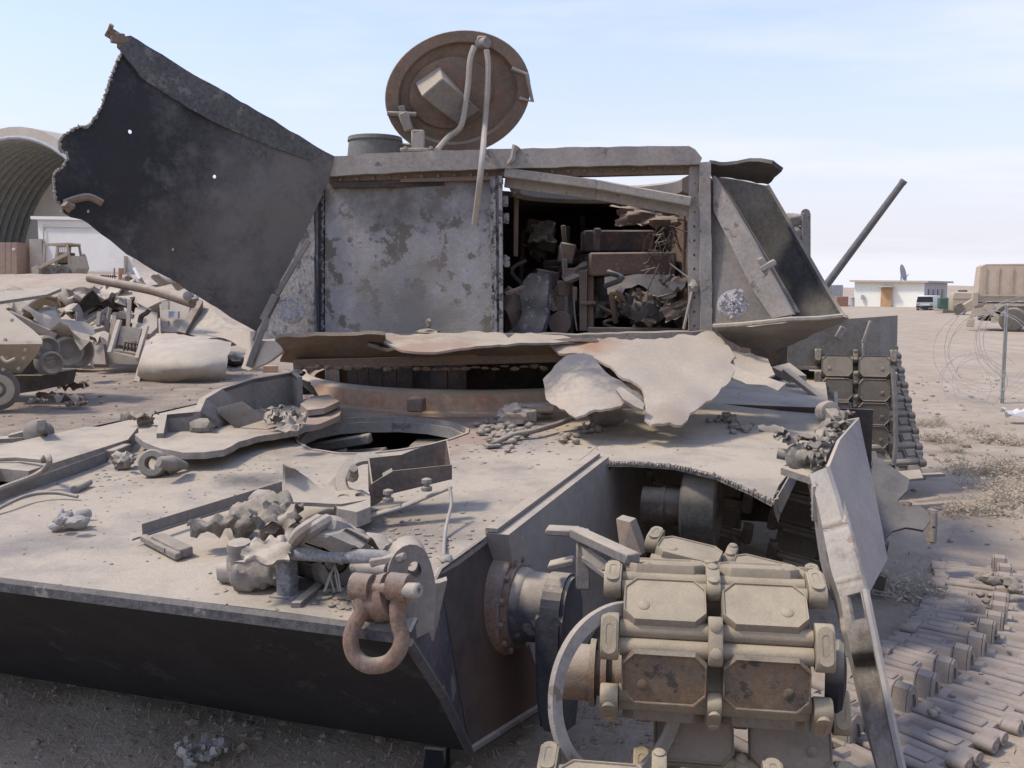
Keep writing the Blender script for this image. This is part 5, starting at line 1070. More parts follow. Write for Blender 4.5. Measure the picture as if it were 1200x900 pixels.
small('ash_heap', 'pile of grey ash clods between the ring and the flat strap', 'rubble', f, M_rubble)['kind'] = 'stuff'
for (cx_, cy_, lab) in ((848, 493, 'small clump of debris on the sponson, left of the pair'), (872, 501, 'small clump of debris on the sponson, right of the pair')):
    def f(bm):
        q = random.Random(cx_)
        for i in range(14): s = q.uniform(.012, .03); lump(bm, rest(cx_+q.gauss(0, 8), cy_+q.gauss(0, 2.5))+EN*s*.5, (s, s*.8, s*.7), i+cx_, .6, 2.5)
    small('debris_clump', lab, 'rubble', f, M_rubble, 'debris clumps on the sponson')['kind'] = 'stuff'
# grit, chips and pebbles scattered over the deck: nobody could count them
bm = NB(); q = random.Random(5)
def grit(n, cx_, cy_, sx, sy, s0, s1):
    for i in range(n):
        x, y = q.gauss(cx_, sx), q.gauss(cy_, sy); u, v = dku(x, y)
        if not inside(u, v, deck_uv) or inside(u, v, hole_uv) or inside(u, v, ring_uv) or inside(u, v, grille_uv): continue
        s = q.uniform(s0, s1); r = bmesh.ops.create_icosphere(bm, subdivisions=1, radius=1); p = deckfn(u, v)+EN*s*.2
        k = (q.uniform(.6, 1.4), q.uniform(.6, 1.4), q.uniform(.25, .6)); rz = Matrix.Rotation(q.uniform(0, 6), 3, 'Z')
        for vv in r['verts']: vv.co = rz @ V((vv.co.x*k[0]*q.uniform(.7, 1.2), vv.co.y*k[1]*q.uniform(.7, 1.2), vv.co.z*k[2]))*s+p
grit(260, 470, 640, 60, 22, .002, .011); grit(90, 395, 700, 16, 8, .004, .016); grit(160, 600, 515, 50, 15, .003, .012); grit(120, 290, 560, 45, 16, .002, .007); grit(90, 120, 600, 70, 35, .002, .006); grit(120, 640, 580, 90, 40, .002, .006); grit(60, 800, 500, 60, 25, .002, .007); grit(140, 380, 690, 110, 25, .002, .007); grit(50, 120, 560, 30, 12, .003, .009)
o = finish(bm, 'deck_grit', M_rubble); tag(o, 'grit and chips scattered over the dusty hull deck', 'grit', kind='stuff')

# ------------------------------------------------------------------ tracks
PT = .175
def oct_(cx, cy, a, b, c): return [(cx-a+c, cy-b), (cx+a-c, cy-b), (cx+a, cy-b+c), (cx+a, cy+b-c), (cx+a-c, cy+b), (cx-a+c, cy+b), (cx-a, cy+b-c), (cx-a, cy-b+c)]
def mk(name, bm, m, ang=35):
    me = bpy.data.meshes.new(name); bm.to_mesh(me); bm.free(); me.materials.append(m); me.shade_smooth(); me.set_sharp_from_angle(angle=R(ang)); return me
def rings_close(bm, loops):
    L_ = [[bm.verts.new(V(p)) for p in lp] for lp in loops]; n = len(L_[0])
    for a, b in zip(L_, L_[1:]):
        for k in range(n): bm.faces.new((a[k], a[(k+1) % n], b[(k+1) % n], b[k]))
    bm.faces.new(L_[-1]); bm.faces.new(list(reversed(L_[0])))
def shoe_body():
    bm = NB()
    for s in (-1, 1):
        for y in (-.062, .062): cyl(bm, V((s*.016, y, 0)), V((s*.232, y, 0)), .0225, .0225, 14)
        vs = box(bm, (s*.124, 0, -.004), (.205, .115, .04), None, .01)
    return mk('track_shoe', bm, M_shoe)
def pad_mesh(s):
    bm = NB(); c = s*.122
    lo = oct_(c, 0, .104, .068, .028); lo2 = oct_(c, 0, .102, .066, .028); ri = oct_(c, 0, .097, .061, .027)
    rings_close(bm, [[(x, y, .008) for x, y in lo], [(x, y, .040) for x, y in lo2], [(x, y, .044) for x, y in oct_(c, 0, .1005, .0645, .0278)], [(x, y, .043) for x, y in oct_(c, 0, .0985, .0625, .0272)], [(x, y, .0385) for x, y in ri]])
    M = Matrix.Translation((c+s*.052-s*.0, -.018, .034)); lathe(bm, [(.014, -.002), (.0145, .006), (.011, .0085), (.002, .009)], M, 14)
    M = Matrix.Translation((c-s*.0, 0, 0))
    return mk('pad', bm, M_pad, 40)
def conn_mesh(kind):
    bm = NB()
    if kind == 'end':
        for s in (1,):
            pr = []
            for i in range(9): a = math.pi*i/8; pr.append((.068*0+math.cos(a)*.03, math.sin(a)*.03))
            out = [( .030*math.cos(t), .026+.030*math.sin(t)) for t in [math.pi*i/8 for i in range(9)]]+[(.030*math.cos(t), -.026+.030*math.sin(t)) for t in [math.pi+math.pi*i/8 for i in range(9)]]
            # stadium in (z, y), width along x
            lo = [(-.022, y, z) for z, y in out]; l1 = [(-.018, y*1.03, z*1.06) for z, y in out]; l2 = [(.018, y*1.03, z*1.06) for z, y in out]; hi = [(.022, y, z) for z, y in out]
            rings_close(bm, [lo, l1, l2, hi])
            # oval pocket in the outward face
            sl = [(.0085*math.cos(t), .018+.0085*math.sin(t)) for t in [math.pi*i/6 for i in range(7)]]+[(.0085*math.cos(t), -.018+.0085*math.sin(t)) for t in [math.pi+math.pi*i/6 for i in range(7)]]
            # raised face frame round the pocket
            a = [bm.verts.new((x*2.0, y*1.75, .0335)) for x, y in sl]; b = [bm.verts.new((x, y, .0335)) for x, y in sl]; c = [bm.verts.new((x*.85, y*.95, .018)) for x, y in sl]; d = [bm.verts.new((x*2.0, y*1.75, .02)) for x, y in sl]; n = len(sl)
            for k in range(n):
                k2 = (k+1) % n; bm.faces.new((a[k], a[k2], b[k2], b[k])); bm.faces.new((b[k], b[k2], c[k2], c[k])); bm.faces.new((d[k], d[k2], a[k2], a[k]))
            bm.faces.new(c)
    else:
        out = [(.028*math.cos(t), .03+.028*math.sin(t)) for t in [math.pi*i/6 for i in range(7)]]+[(.028*math.cos(t), -.03+.028*math.sin(t)) for t in [math.pi+math.pi*i/6 for i in range(7)]]
        rings_close(bm, [[(-.017, y, z+.004) for z, y in out], [(-.013, y*1.03, z*1.08+.004) for z, y in out], [(.013, y*1.03, z*1.08+.004) for z, y in out], [(.017, y, z+.004) for z, y in out]])
        for y in (-.032, .032): lathe(bm, [(.014, -.002), (.014, .007), (.009, .01)], Matrix.Translation((0, y, .031)), 10)
        box(bm, (0, 0, .031), (.022, .03, .006), None, .002)
        prism(bm, [(-.02, -.045, -.02), (-.02, .045, -.02), (-.02, .02, -.1), (-.02, -.02, -.1)], (.04, 0, 0))
    return mk('end_connector' if kind == 'end' else 'center_guide', bm, M_shoe)
ME_body, ME_p0, ME_p1, ME_end, ME_cen = shoe_body(), pad_mesh(-1), pad_mesh(1), conn_mesh('end'), conn_mesh('cen')
def ob(name, me, parent, M=None):
    o = bpy.data.objects.new(name, me); COL.objects.link(o); o.parent = parent
    if M is not None: o.matrix_local = M
    return o
def ovr(o, m):
    o.material_slots[0].link = 'OBJECT'; o.material_slots[0].material = m
def make_shoe(parent, M, padm=None, bodym=None, up=True, bend=0):
    """one double-pad shoe with its connectors towards +y; M is its world matrix"""
    s = ob('track_shoe', ME_body, parent, Matrix.Translation(-rootloc(parent)) @ M)
    kids = [ob('pad', ME_p0, s), ob('pad', ME_p1, s)]
    if padm:
        for k in kids: ovr(k, padm)
    cs = []
    B_ = Matrix.Rotation(-R(bend), 4, 'X')
    if up: cs = [ob('end_connector', ME_end, s, Matrix.Translation((x, PT/2, 0)) @ B_) for x in (-.256, .256)]+[ob('center_guide', ME_cen, s, Matrix.Translation((0, PT/2, 0)) @ B_)]
    if bodym:
        for k in [s]+cs: ovr(k, bodym)
    return s
ERh = V((ER.x, ER.y, 0)).normalized()
def sm(c, phi, roll=0, yaw=0, x=None, e=None):
    x = V(x) if x else EU; e = e or ERh; p = R(phi); y = e*math.sin(p)+V((0, 0, 1))*math.cos(p); z = -e*math.cos(p)+V((0, 0, 1))*math.sin(p)
    M = Matrix(((x.x, y.x, z.x, c.x), (x.y, y.y, z.y, c.y), (x.z, y.z, z.z, c.z), (0, 0, 0, 1)))
    if roll: M = M @ Matrix.Rotation(R(roll), 4, 'Z')
    if yaw: M = M @ Matrix.Rotation(R(yaw), 4, 'Y')
    return M
EUT = V((math.cos(R(9)), -math.sin(R(9)), 0)); ERT = V((EUT.y*-1, EUT.x, 0))
FTk = thing('front_track', 'broken run of wide two-pad track links draped over the axle at the front right', 'track', P(835, 900, 2.1))
J1 = P(838, 752, 2.22)+V((0, 0, .0))
yv = lambda ph: ERT*math.sin(R(ph))+V((0, 0, 1))*math.cos(R(ph))
make_shoe(FTk, sm(J1-yv(-4)*PT/2, -4, x=EUT, e=ERT), M_padr, bend=30)
make_shoe(FTk, sm(J1+yv(57)*PT/2, 57, x=EUT, e=ERT), M_pad, bend=18)
J0 = J1+yv(57)*PT
make_shoe(FTk, sm(J0+yv(99)*PT/2, 99, x=EUT, e=ERT), M_pad, bend=5)
Jm = J0+yv(99)*PT
make_shoe(FTk, sm(Jm+yv(125)*PT/2, 125, x=EUT, e=ERT), M_pad, up=False)
J2 = J1-yv(-4)*PT
# the lower runs: two links hanging back in the shade, one nearer the lens at the bottom
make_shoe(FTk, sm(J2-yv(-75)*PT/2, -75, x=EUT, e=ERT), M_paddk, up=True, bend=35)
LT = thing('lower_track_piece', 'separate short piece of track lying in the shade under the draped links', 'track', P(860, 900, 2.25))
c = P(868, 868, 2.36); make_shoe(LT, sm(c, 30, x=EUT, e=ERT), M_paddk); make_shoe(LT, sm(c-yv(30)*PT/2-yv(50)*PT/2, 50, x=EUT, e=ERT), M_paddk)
NT = thing('bottom_track_piece', 'lowest track link, cut off by the bottom of the picture', 'track', P(800, 930, 1.98))
c = P(772, 940, 1.98); make_shoe(NT, sm(c, 78, x=EUT, e=ERT), M_pad)
# one shoe flung back into the well behind the roller
WT = thing('flung_track_link', 'single track link lying askew behind the draped run below the roller', 'track', P(862, 645, 2.95))
make_shoe(WT, sm(P(850, 668, 2.95), 80, 0, 0, x=V((.86, -.42, -.28)).normalized()), M_pad)
# dark run of track hanging inside the well
HT = thing('hanging_track', 'dark slack track run hanging in the wheel well behind the bright fender', 'track', P(920, 640, 3.9))
q0 = P(880, 560, 4.5); 
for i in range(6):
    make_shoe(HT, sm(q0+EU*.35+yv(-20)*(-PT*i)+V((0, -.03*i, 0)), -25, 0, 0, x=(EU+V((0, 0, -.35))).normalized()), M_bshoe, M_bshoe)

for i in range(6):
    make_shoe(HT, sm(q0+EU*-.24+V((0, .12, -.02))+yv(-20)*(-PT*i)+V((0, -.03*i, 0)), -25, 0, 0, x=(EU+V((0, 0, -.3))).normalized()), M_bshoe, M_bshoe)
# ground track: one long run lying inner side up on the right
def g_body():
    bm = NB()
    for s in (-1, 1):
        for y in (-.058, .058): cyl(bm, V((s*.018, y, .029)), V((s*.238, y, .029)), .0215, .0215, 12)
        # body with a sunk pocket towards the teeth and a raised flat towards the end
        x0, x1, y0, y1, h = .016, .232, -.062, .062, .036
        rc_ = lambda a, b, c, d, z: [(s*a, c, z), (s*b, c, z), (s*b, d, z), (s*a, d, z)]
        top = [bm.verts.new(p) for p in rc_(x0, x1, y0, y1, h)]; bot = [bm.verts.new(p) for p in rc_(x0-.004, x1+.004, y0-.004, y1+.004, .0)]
        for k in range(4): bm.faces.new((top[k], top[(k+1) % 4], bot[(k+1) % 4], bot[k]))
        pa = [bm.verts.new(p) for p in rc_(.045, .118, -.034, .034, h)]; pb = [bm.verts.new(p) for p in rc_(.052, .111, -.026, .026, h-.018)]
        for k in range(4): bm.faces.new((top[k], top[(k+1) % 4], pa[(k+1) % 4], pa[k])); bm.faces.new((pa[k], pa[(k+1) % 4], pb[(k+1) % 4], pb[k]))
        bm.faces.new(pb)
        box(bm, (s*.168, .004, h+.004), (.085, .056, .012), None, .004)
    bmesh.ops.recalc_face_normals(bm, faces=bm.faces)
    return mk('track_shoe', bm, M_gshoe)
def g_guide():
    bm = NB()
    pr = [(-.04, .0), (-.036, .06), (-.024, .095), (0, .106), (.024, .095), (.036, .06), (.04, 0)]
    inn = [(-.02, .02), (-.019, .055), (-.012, .072), (0, .078), (.012, .072), (.019, .055), (.02, .02)]
    prism(bm, [(-.022, y, z) for y, z in pr], (.044, 0, 0))
    for s in (-1, 1):
        a = [bm.verts.new((s*.024, y, z)) for y, z in pr]; b = [bm.verts.new((s*.030, y*.95, z*.97)) for y, z in pr]; c = [bm.verts.new((s*.030, y, z)) for y, z in inn]; d = [bm.verts.new((s*.0225, y, z)) for y, z in inn]
        for l1, l2 in ((a, b), (b, c), (c, d)):
            for k in range(6): bm.faces.new((l1[k], l1[k+1], l2[k+1], l2[k]))
    bmesh.ops.recalc_face_normals(bm, faces=bm.faces)
    box(bm, (0, 0, .012), (.05, .10, .03), None, .006)
    return mk('center_guide', bm, M_gshoe)
def g_end():
    bm = NB()
    for y in (-.036, .036): cyl(bm, V((-.026, y, .028)), V((.03, y, .028)), .030, .029, 14); cyl(bm, V((.028, y, .028)), V((.034, y, .028)), .014, .012, 10)
    box(bm, (0, 0, .028), (.045, .06, .05), None, .006)
    return mk('end_connector', bm, M_gshoe)
MG_b, MG_g, MG_e = g_body(), g_guide(), g_end()
path = [(1174, 672), (1175, 690), (1172, 709), (1170, 725), (1164, 740), (1153, 756), (1141, 770), (1126, 784), (1106, 799), (1084, 815), (1057, 832), (1024, 850), (985, 868), (940, 886), (890, 908)]
pw = smooth_path([Zp(x, y, .03) for x, y in path], 12)
top = pw[0]-pw[12]; pw = [pw[0]+top.normalized()*.18+V((-.02, 0, 0))]+pw
GT = thing('ground_track', 'long run of dusty tank track lying on the sand at the right, guide teeth upward', 'track', pw[0])
acc = 0; nxt = 0; st = .168
for i in range(1, len(pw)):
    seg = (pw[i]-pw[i-1]).length
    while acc+seg >= nxt:
        t = (nxt-acc)/seg; p = pw[i-1].lerp(pw[i], t); d = (pw[min(i+2, len(pw)-1)]-pw[max(i-3, 0)]); d.z = 0
        p.z = gz(p.x, p.y)+.012+rnd.uniform(-.002, .003)
        M = frame(p, d.cross(V((0, 0, 1))), d) @ Matrix.Rotation(rnd.uniform(-.015, .015), 4, 'Z') @ Matrix.Rotation(rnd.uniform(-.012, .012), 4, 'X') @ Matrix.Rotation(rnd.uniform(-.01, .01), 4, 'Y') @ Matrix.Diagonal((1.12, 1, .72, 1))
        s = ob('track_shoe', MG_b, GT, Matrix.Translation(-GT.location) @ M); ob('center_guide', MG_g, s, Matrix.Translation((0, .084, 0)) @ Matrix.Diagonal((1, 1, 1.55, 1)))
        for x in (-.252, .252): ob('end_connector', MG_e, s, Matrix.Translation((x, .084, 0)) @ (Matrix.Rotation(math.pi, 4, 'Z') if x < 0 else Matrix()))
        nxt += st
    acc += seg
# upright loose link at the far end
UL = thing('upright_link', 'single dark track link standing on edge at the far end of the ground track', 'track', G(1093, 640))
c = P(1097, 617, 4.6); M = frame(c, (0.05, .1, 1), (.3, 1, 0)); s = ob('track_shoe', MG_b, UL, Matrix.Translation(-UL.location) @ M @ Matrix.Diagonal((.3, .7, .7, 1))); ob('end_connector', MG_e, s, Matrix.Translation((.25, 0, 0))); ob('end_connector', MG_e, s, Matrix.Translation((-.25, 0, 0)))
# clods lying on the track
def f(bm):
    for i, (x, y) in enumerate([(1158, 678), (1164, 681), (1153, 676), (1185, 684), (1190, 690), (1181, 680)]): lump(bm, Zp(x, y, .10), (.04, .03, .03), i, .5, 2, 2)
small('dirt_clods', 'dirt clods caught between two guide teeth of the ground track', 'rubble', f, M_rubble)
def f(bm):
    q = random.Random(77)
    for k in range(26):
        i = q.randrange(len(pw)); p = pw[i]+V((q.gauss(0, .05), q.gauss(0, .05), .03)); s = q.uniform(.008, .022); lump(bm, p, (s, s, s*.7), k, .5, 2, 1)
o = small('track_dirt', 'crumbs of dirt caked between the ground track links', 'dirt', f, M_rubble); o['kind'] = 'stuff'

# ------------------------------------------------------------------ second armoured vehicle behind on the right
BV = thing('rear_armoured_vehicle', 'second grey tracked vehicle behind the wreck on the right, with square stowage bin', 'tank', V((2.3, 8.2, 0)))
bm = NB()
c0, c1, c2, c3 = P(925, 378, 6.9), P(1031, 371, 6.75), P(1052, 369.5, 7.25), P(1031, 433, 6.75)
f0, f1 = P(922, 433, 6.85), P(1031, 433, 6.75); h = c1-f1
dpt = V((.16, .5, 0))
sheet(bm, [(925, 379), (960, 377), (1031, 371), (1031, 432), (1018, 431), (990, 434), (960, 430), (922, 433)], plane3((925, 378, 6.85), (1031, 371, 6.75), (1031, 432, 6.75)), .02, sp=10, amp=.012, freq=3); 
prism(bm, [P(1031, 371, 6.75), P(1031, 433, 6.75), P(1051, 424, 7.2), P(1052, 370, 7.2)], V((-.02, 0, 0)))
M_bin = mat('grey_stowage_bin', (.13, .125, .118), (.2, .19, .175), sc=8, bump=.3, dust=.9, lo=.2, hi=.9, dmin=.08, vary=.4)
finish(bm, 'stowage_bin', M_bin, BV)
bm = NB(); prism(bm, [P(925, 378, 6.85), P(1031, 371, 6.75), P(1052, 369.5, 7.25), P(940, 376, 7.4)], V((0, 0, -.02))); finish(bm, 'bin_lid', M_grey, BV)
bm = NB(); bar(bm, P(1020, 376, 6.71), P(1011, 402, 6.71), .02, .02); bar(bm, P(1011, 402, 6.71), P(1012, 422, 6.71), .02, .015); finish(bm, 'bin_strap', M_lgrey, BV); bm = NB(); box(bm, (0, 0, 0), (.05, .02, .09), frame(P(985, 390, 6.74), (1, .1, -.5), (0, 1, 0)), .004); finish(bm, 'bin_latch', M_lgrey, BV)
bm = NB(); prism(bm, [P(922, 433, 6.85), P(1031, 434, 6.7), P(1052, 425, 7.2), P(940, 428, 7.6)], V((0, 0, .02))); prism(bm, [P(905, 430, 6.6), P(925, 425, 6.6), P(945, 440, 6.4), P(925, 440, 6.4)], V((0, 0, -.05))); bar(bm, P(920, 434, 6.3), P(962, 467, 6.0), .06, .03); finish(bm, 'mudguard', M_grey, BV)
bm = NB(); prism(bm, [P(905, 440, 6.6), P(948, 430, 7.2), P(948, 560, 7.2), P(905, 540, 6.6)], V((.05, .4, 0))); prism(bm, [P(880, 360, 8.0), P(945, 370, 7.9), P(945, 560, 7.9), P(880, 560, 8.0)], V((0, 2, 0))); finish(bm, 'hull_front', M_dark, BV)
bm = NB(); bar(bm, P(944, 250, 7.4), P(944, 370, 7.4), .07, .04, up=(0, 1, 0)); cyl(bm, P(944, 250, 7.38), P(944, 250, 7.45), .035, .035, 12); finish(bm, 'mirror_post', M_bin, BV)
bm = NB(); lump(bm, P(927, 258, 7.45), (.13, .08, .06), 3, .2, 1.5, 3); lump(bm, P(930, 275, 7.45), (.11, .08, .08), 6, .2, 1.5, 3); finish(bm, 'stowed_roll', M_bin, BV)
BT = thing('rear_front_track', 'dark front track of the second vehicle wrapping down below the stowage bin', 'track', V((2.3, 6.5, 0)))
xd = V((.97, -.24, 0)).normalized(); eb = V((.24, .97, 0)).normalized()
yb_ = lambda ph: eb*math.sin(R(ph))+V((0, 0, 1))*math.cos(R(ph))
J = P(1002, 418, 6.75); phs = [22, 8, 0, -2, -4, -4, -6, -8, -10]
for i, ph in enumerate(phs):
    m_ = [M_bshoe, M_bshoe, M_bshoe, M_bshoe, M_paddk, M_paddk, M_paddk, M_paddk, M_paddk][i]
    make_shoe(BT, sm(J-yb_(ph)*PT*.47, ph, x=xd, e=eb) @ Matrix.Diagonal((1, .94, 1, 1)), m_, M_bshoe)
    for k in BT.children[-1].children:
        if k.name.startswith('pad'): k.scale = (1.03, 1.28, 1)
    J = J-yb_(ph)*PT*.94
# its outer edge strip and the run that goes back along the side
bm = NB(); tube(bm, [P(1046, 430, 6.5), P(1049, 470, 6.45), P(1050, 520, 6.4), P(1047, 545, 6.4)], .018, 6); finish(bm, 'track_edge_strip', M_bin, BV)
ST = thing('slack_side_track', 'slanting slack track run hanging right of the second vehicle front track', 'track', V((2.75, 6.9, 0)))
pa, pb = P(1055, 428, 7.0), P(1085, 556, 6.5); 
for i in range(8):
    c = pa.lerp(pb, i/7)+V((-.22, .05, 0)); d = (pb-pa).normalized(); xx = V((.9, .30, 0)).normalized()
    s = ob('track_shoe', MG_b, ST, Matrix.Translation(-ST.location) @ frame(c, xx, -d)); ovr(s, M_bshoe); e_ = ob('end_connector', MG_e, s, Matrix.Translation((.252, .084, 0))); ovr(e_, M_bshoe)
bm = NB(); prism(bm, [P(1043, 553, 6.3), P(1078, 550, 6.3), P(1082, 560, 6.1), P(1050, 563, 6.1)], V((0, 0, -.012))); box(bm, (0, 0, 0), (.3, .05, .02), frame(P(1082, 557, 6.3), (1, .2, 0), (0, 1, 0))); o = finish(bm, 'fallen_flap', M_grey); tag(o, 'flat grey flap lying on the sand under the second vehicle track', 'scrap')
def f(bm): a, b = P(967, 336, 8.4), P(1057, 215, 8.0); cyl(bm, a, b, .035, .028, 14); cyl(bm, b, b+(b-a).normalized()*.03, .031, .031, 14); cyl(bm, a-(b-a)*.3, a, .035, .035, 12)
small('slanting_pole', 'long thin grey metal pole rising slantwise from the second vehicle', 'pole', f, mat('grey_pole_paint', (.13, .125, .125), (.17, .165, .16), sc=8, bump=.1))

# ------------------------------------------------------------------ far left: arched shelter with a white end wall
HG = thing('arched_shelter', 'large arched concrete aircraft shelter with dark ribbed lining, far left', 'hangar', P(-5, 329, 52))
f0 = P(20, 327, 52); axh = V((.436, .9, 0)); ln = 6.2; sx_ = V((.9, -.436, 0))
Rf = 168*52/1100
HG.location = V((f0.x, f0.y, gz(f0.x, f0.y)))
zb0 = f0.z-.2
def arch(t, r, a): return V((f0.x, f0.y, zb0))+axh*(ln*t)+sx_*(r*math.cos(a))+V((0, 0, r*math.sin(a)))
NS, NA_ = 44, 28
bm = NB()
# lining: corrugated, each rib a real fold
NR_ = 13
rows = []
for i in range(NR_*4+1):
    t = i/(NR_*4); r = Rf-.2+.1*math.cos(2*math.pi*i/4)
    rows.append([bm.verts.new(arch(t, r, math.pi*k/NA_)) for k in range(NA_+1)])
for a, b in zip(rows, rows[1:]):
    for k in range(NA_):
        bm.faces.new((a[k], b[k], b[k+1], a[k+1]))
finish(bm, 'ribbed_lining', M_rib, HG, 50)
bm = NB(); rows = [[bm.verts.new(arch(t, r, math.pi*k/NA_)) for k in range(NA_+1)] for t, r in ((0.0, Rf-.1), (0.0, Rf+.45), (.2, Rf+.45), (1, Rf+.45))]
for a, b in zip(rows, rows[1:]):
    for k in range(NA_):
        bm.faces.new((a[k], a[k+1], b[k+1], b[k]))
bmesh.ops.recalc_face_normals(bm, faces=bm.faces); finish(bm, 'concrete_shell', M_conc, HG, 40)
bm = NB(); tube(bm, [arch(-.001, Rf-.12, math.pi*k/NA_) for k in range(NA_+1)], .11, 6); finish(bm, 'portal_rim', M_metalgrey, HG)
bm = NB(); pts = [arch(.97, Rf-.15, math.pi*k/NA_) for k in range(NA_+1)]; prism(bm, pts, axh*.3); finish(bm, 'end_wall', M_whitep, HG)
bm = NB()
for z in (2.2, 5.5): bar(bm, arch(.98, Rf*.8, 0)+V((0, 0, z)), arch(.98, Rf*.8, math.pi)+V((0, 0, z)), .1, .08)
for k in (-.6, -.2, .2, .6): bar(bm, arch(.979, Rf*k, 0), arch(.979, Rf*k, 0)+V((0, 0, 7)), .08, .1)
finish(bm, 'wall_seams', M_shade, HG)
# white wall added in front, standing for the sunlit part of the end wall
def gbox(name, px0, px1, ytop, D, depth, m, parent=None, ybot=None, skew=0.0):
    a = P(px0, ytop, D); b = P(px1, ytop, D); zt = a.z; z0 = min(gz(a.x, D), gz(b.x, D)) if ybot is None else P(px0, ybot, D).z
    d = V((skew, 1, 0))*depth; bm = NB(); prism(bm, [V((a.x, D, z0)), V((b.x, D+0.0, z0)), V((b.x, D, zt)), V((a.x, D, zt))], d); return finish(bm, name, m, parent, 30)
SW = thing('sunlit_wall_piece', 'added white wall standing for the sunlit shelter end wall, behind the skid loader, left background', 'shed', P(110, 326, 60))
wa, wb, wc = P(44, 257, 47.3), P(154, 259, 45), P(215, 262, 49)
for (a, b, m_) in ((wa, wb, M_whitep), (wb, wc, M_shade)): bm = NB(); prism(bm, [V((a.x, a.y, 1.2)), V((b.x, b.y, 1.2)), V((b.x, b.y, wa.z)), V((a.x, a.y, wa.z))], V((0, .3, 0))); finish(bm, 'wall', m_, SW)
bm = NB(); prism(bm, [wa+V((-.3, -.1, 0)), wb+V((.2, -.2, 0)), wc+V((.2, 0, 0)), wa+V((1, 2, 0))], V((0, 0, .15))); finish(bm, 'roof', M_whitep, SW)
bm = NB(); bar(bm, P(51, 263, 47.05), P(51, 325, 47.05), .06, .05); bar(bm, P(51, 265, 47.05), P(150, 267, 45.0), .06, .05); bar(bm, P(90, 320, 46.2), P(154, 321, 44.9), .1, .18); bar(bm, P(147, 300, 45), P(147, 322, 45), .3, .05); finish(bm, 'wall_trim', M_conc, SW)
gbox('door', 34, 48, 280, 46.9, .3, M_tan2, SW, 327)
CT = thing('wooden_crate', 'brown wooden crate standing at the far left edge of the shelter', 'crate', P(8, 330, 46))
for i in range(5): bm = NB(); a = -14+i*6.8; prism(bm, [P(a, 284, 46), P(a+6.3, 284, 46), P(a+6.3, 329, 46), P(a, 329, 46)], V((0, 1.3, 0))); finish(bm, 'plank', M_wood, CT)
bm = NB(); box(bm, (0, 0, 0), (.14, .03, .12), frame(P(16, 292, 45.98), (1, 0, 0), (0, 1, 0))); finish(bm, 'paper_label', M_whitep, CT)
# skid-steer loader
SK = thing('skid_loader', 'dusty beige skid-steer loader with cage cab on the rise at left', 'loader', P(66, 329, 42))
s_ = 42/1100
o0 = P(66, 328, 42)
def sk(x, z, y=0): return o0+V((x*s_, y, z*s_))
bm = NB(); prism(bm, [sk(-14, 6), sk(20, 6), sk(24, 14), sk(21, 28), sk(15, 28), sk(14, 18), sk(-14, 15)], V((0, 1.3, 0))); finish(bm, 'body', M_tan, SK)
for (x, y) in ((-8, 0), (9, 0), (-8, 1.35), (9, 1.35)):
    bm = NB(); c = sk(x, 8, y-.12); lathe(bm, [(.12, -.14), (.34, -.12), (.36, 0), (.34, .12), (.2, .13), (.12, .05)], frame(c, (1, 0, 0), (0, 0, 1)), 20); finish(bm, 'wheel', M_tyre, SK)
bm = NB()
for y in (0, 1.2):
    for p, q in (((-14, 16), (-11, 40)), ((-11, 40), (14, 41)), ((14, 41), (17, 20)), ((1, 16), (3, 40))): bar(bm, sk(*p, y), sk(*q, y), .09, .09)
prism(bm, [sk(-12, 40), sk(16, 41), sk(16, 43), sk(-12, 42)], V((0, 1.2, 0)))
for k in range(5): bar(bm, sk(4+k*2.4, 20, 0), sk(5+k*2.2, 40, 0), .04, .03)
finish(bm, 'cage_cab', M_tan, SK)
bm = NB(); bar(bm, sk(17, 30, -.2), sk(-16, 14, -.2), .16, .14); bar(bm, sk(17, 30, 1.5), sk(-16, 14, 1.5), .16, .14); prism(bm, [sk(-16, 2, -.2), sk(-24, 2, -.2), sk(-26, 14, -.2), sk(-18, 18, -.2)], V((0, 1.8, 0))); finish(bm, 'lift_arm', M_tan, SK)
bm = NB(); prism(bm, [sk(-4, 18, .2), sk(9, 18, .2), sk(10, 32, .2), sk(-2, 32, .2)], V((0, .9, 0))); finish(bm, 'cab_interior', M_dark, SK)

# tan armoured vehicle at the left edge
TV = thing('tan_armoured_vehicle', 'sand coloured armoured vehicle with sloped bow plate cut off by the left edge', 'tank', V((-6.2, 11.8, 0)))
D = 11.4
bm = NB(); sheet(bm, [(-70, 345), (0, 357), (38, 386), (49, 396), (49, 402), (-70, 403)], plane3((0, 357, 11.7), (49, 400, 11.2), (-70, 403, 11.0)), .05, sp=14, amp=.006); finish(bm, 'upper_bow_plate', M_tan, TV)
bm = NB(); sheet(bm, [(-70, 404), (49, 403), (44, 415), (25, 437), (-70, 438)], plane3((-70, 404, 11.0), (49, 402, 11.15), (20, 437, 11.5)), .05, sp=14, amp=.006); finish(bm, 'lower_bow_plate', M_tan, TV)
for (x, y) in ((6, 398), (30, 410), (8, 420), (28, 420), (22, 432), (4, 433), (14, 375)): bm = NB(); bolt(bm, P(x, y, 11.15), V((0, -1, .2)), .02, .015); finish(bm, 'plate_bolt', M_tan, TV)
bm = NB(); tube(bm, smooth_path([P(2, 418, 11.1), P(8, 424, 11.08), P(18, 420, 11.1)], 4), .02, 6); finish(bm, 'tow_handle', M_tan, TV)
bm = NB(); prism(bm, [P(-60, 355, 12.0), P(0, 353, 12.0), P(55, 345, 12.3), P(72, 338, 12.5), P(60, 336, 12.8), P(-60, 350, 12.6)], V((0, 0, -.04))); finish(bm, 'raised_hatch', M_rubble, TV)
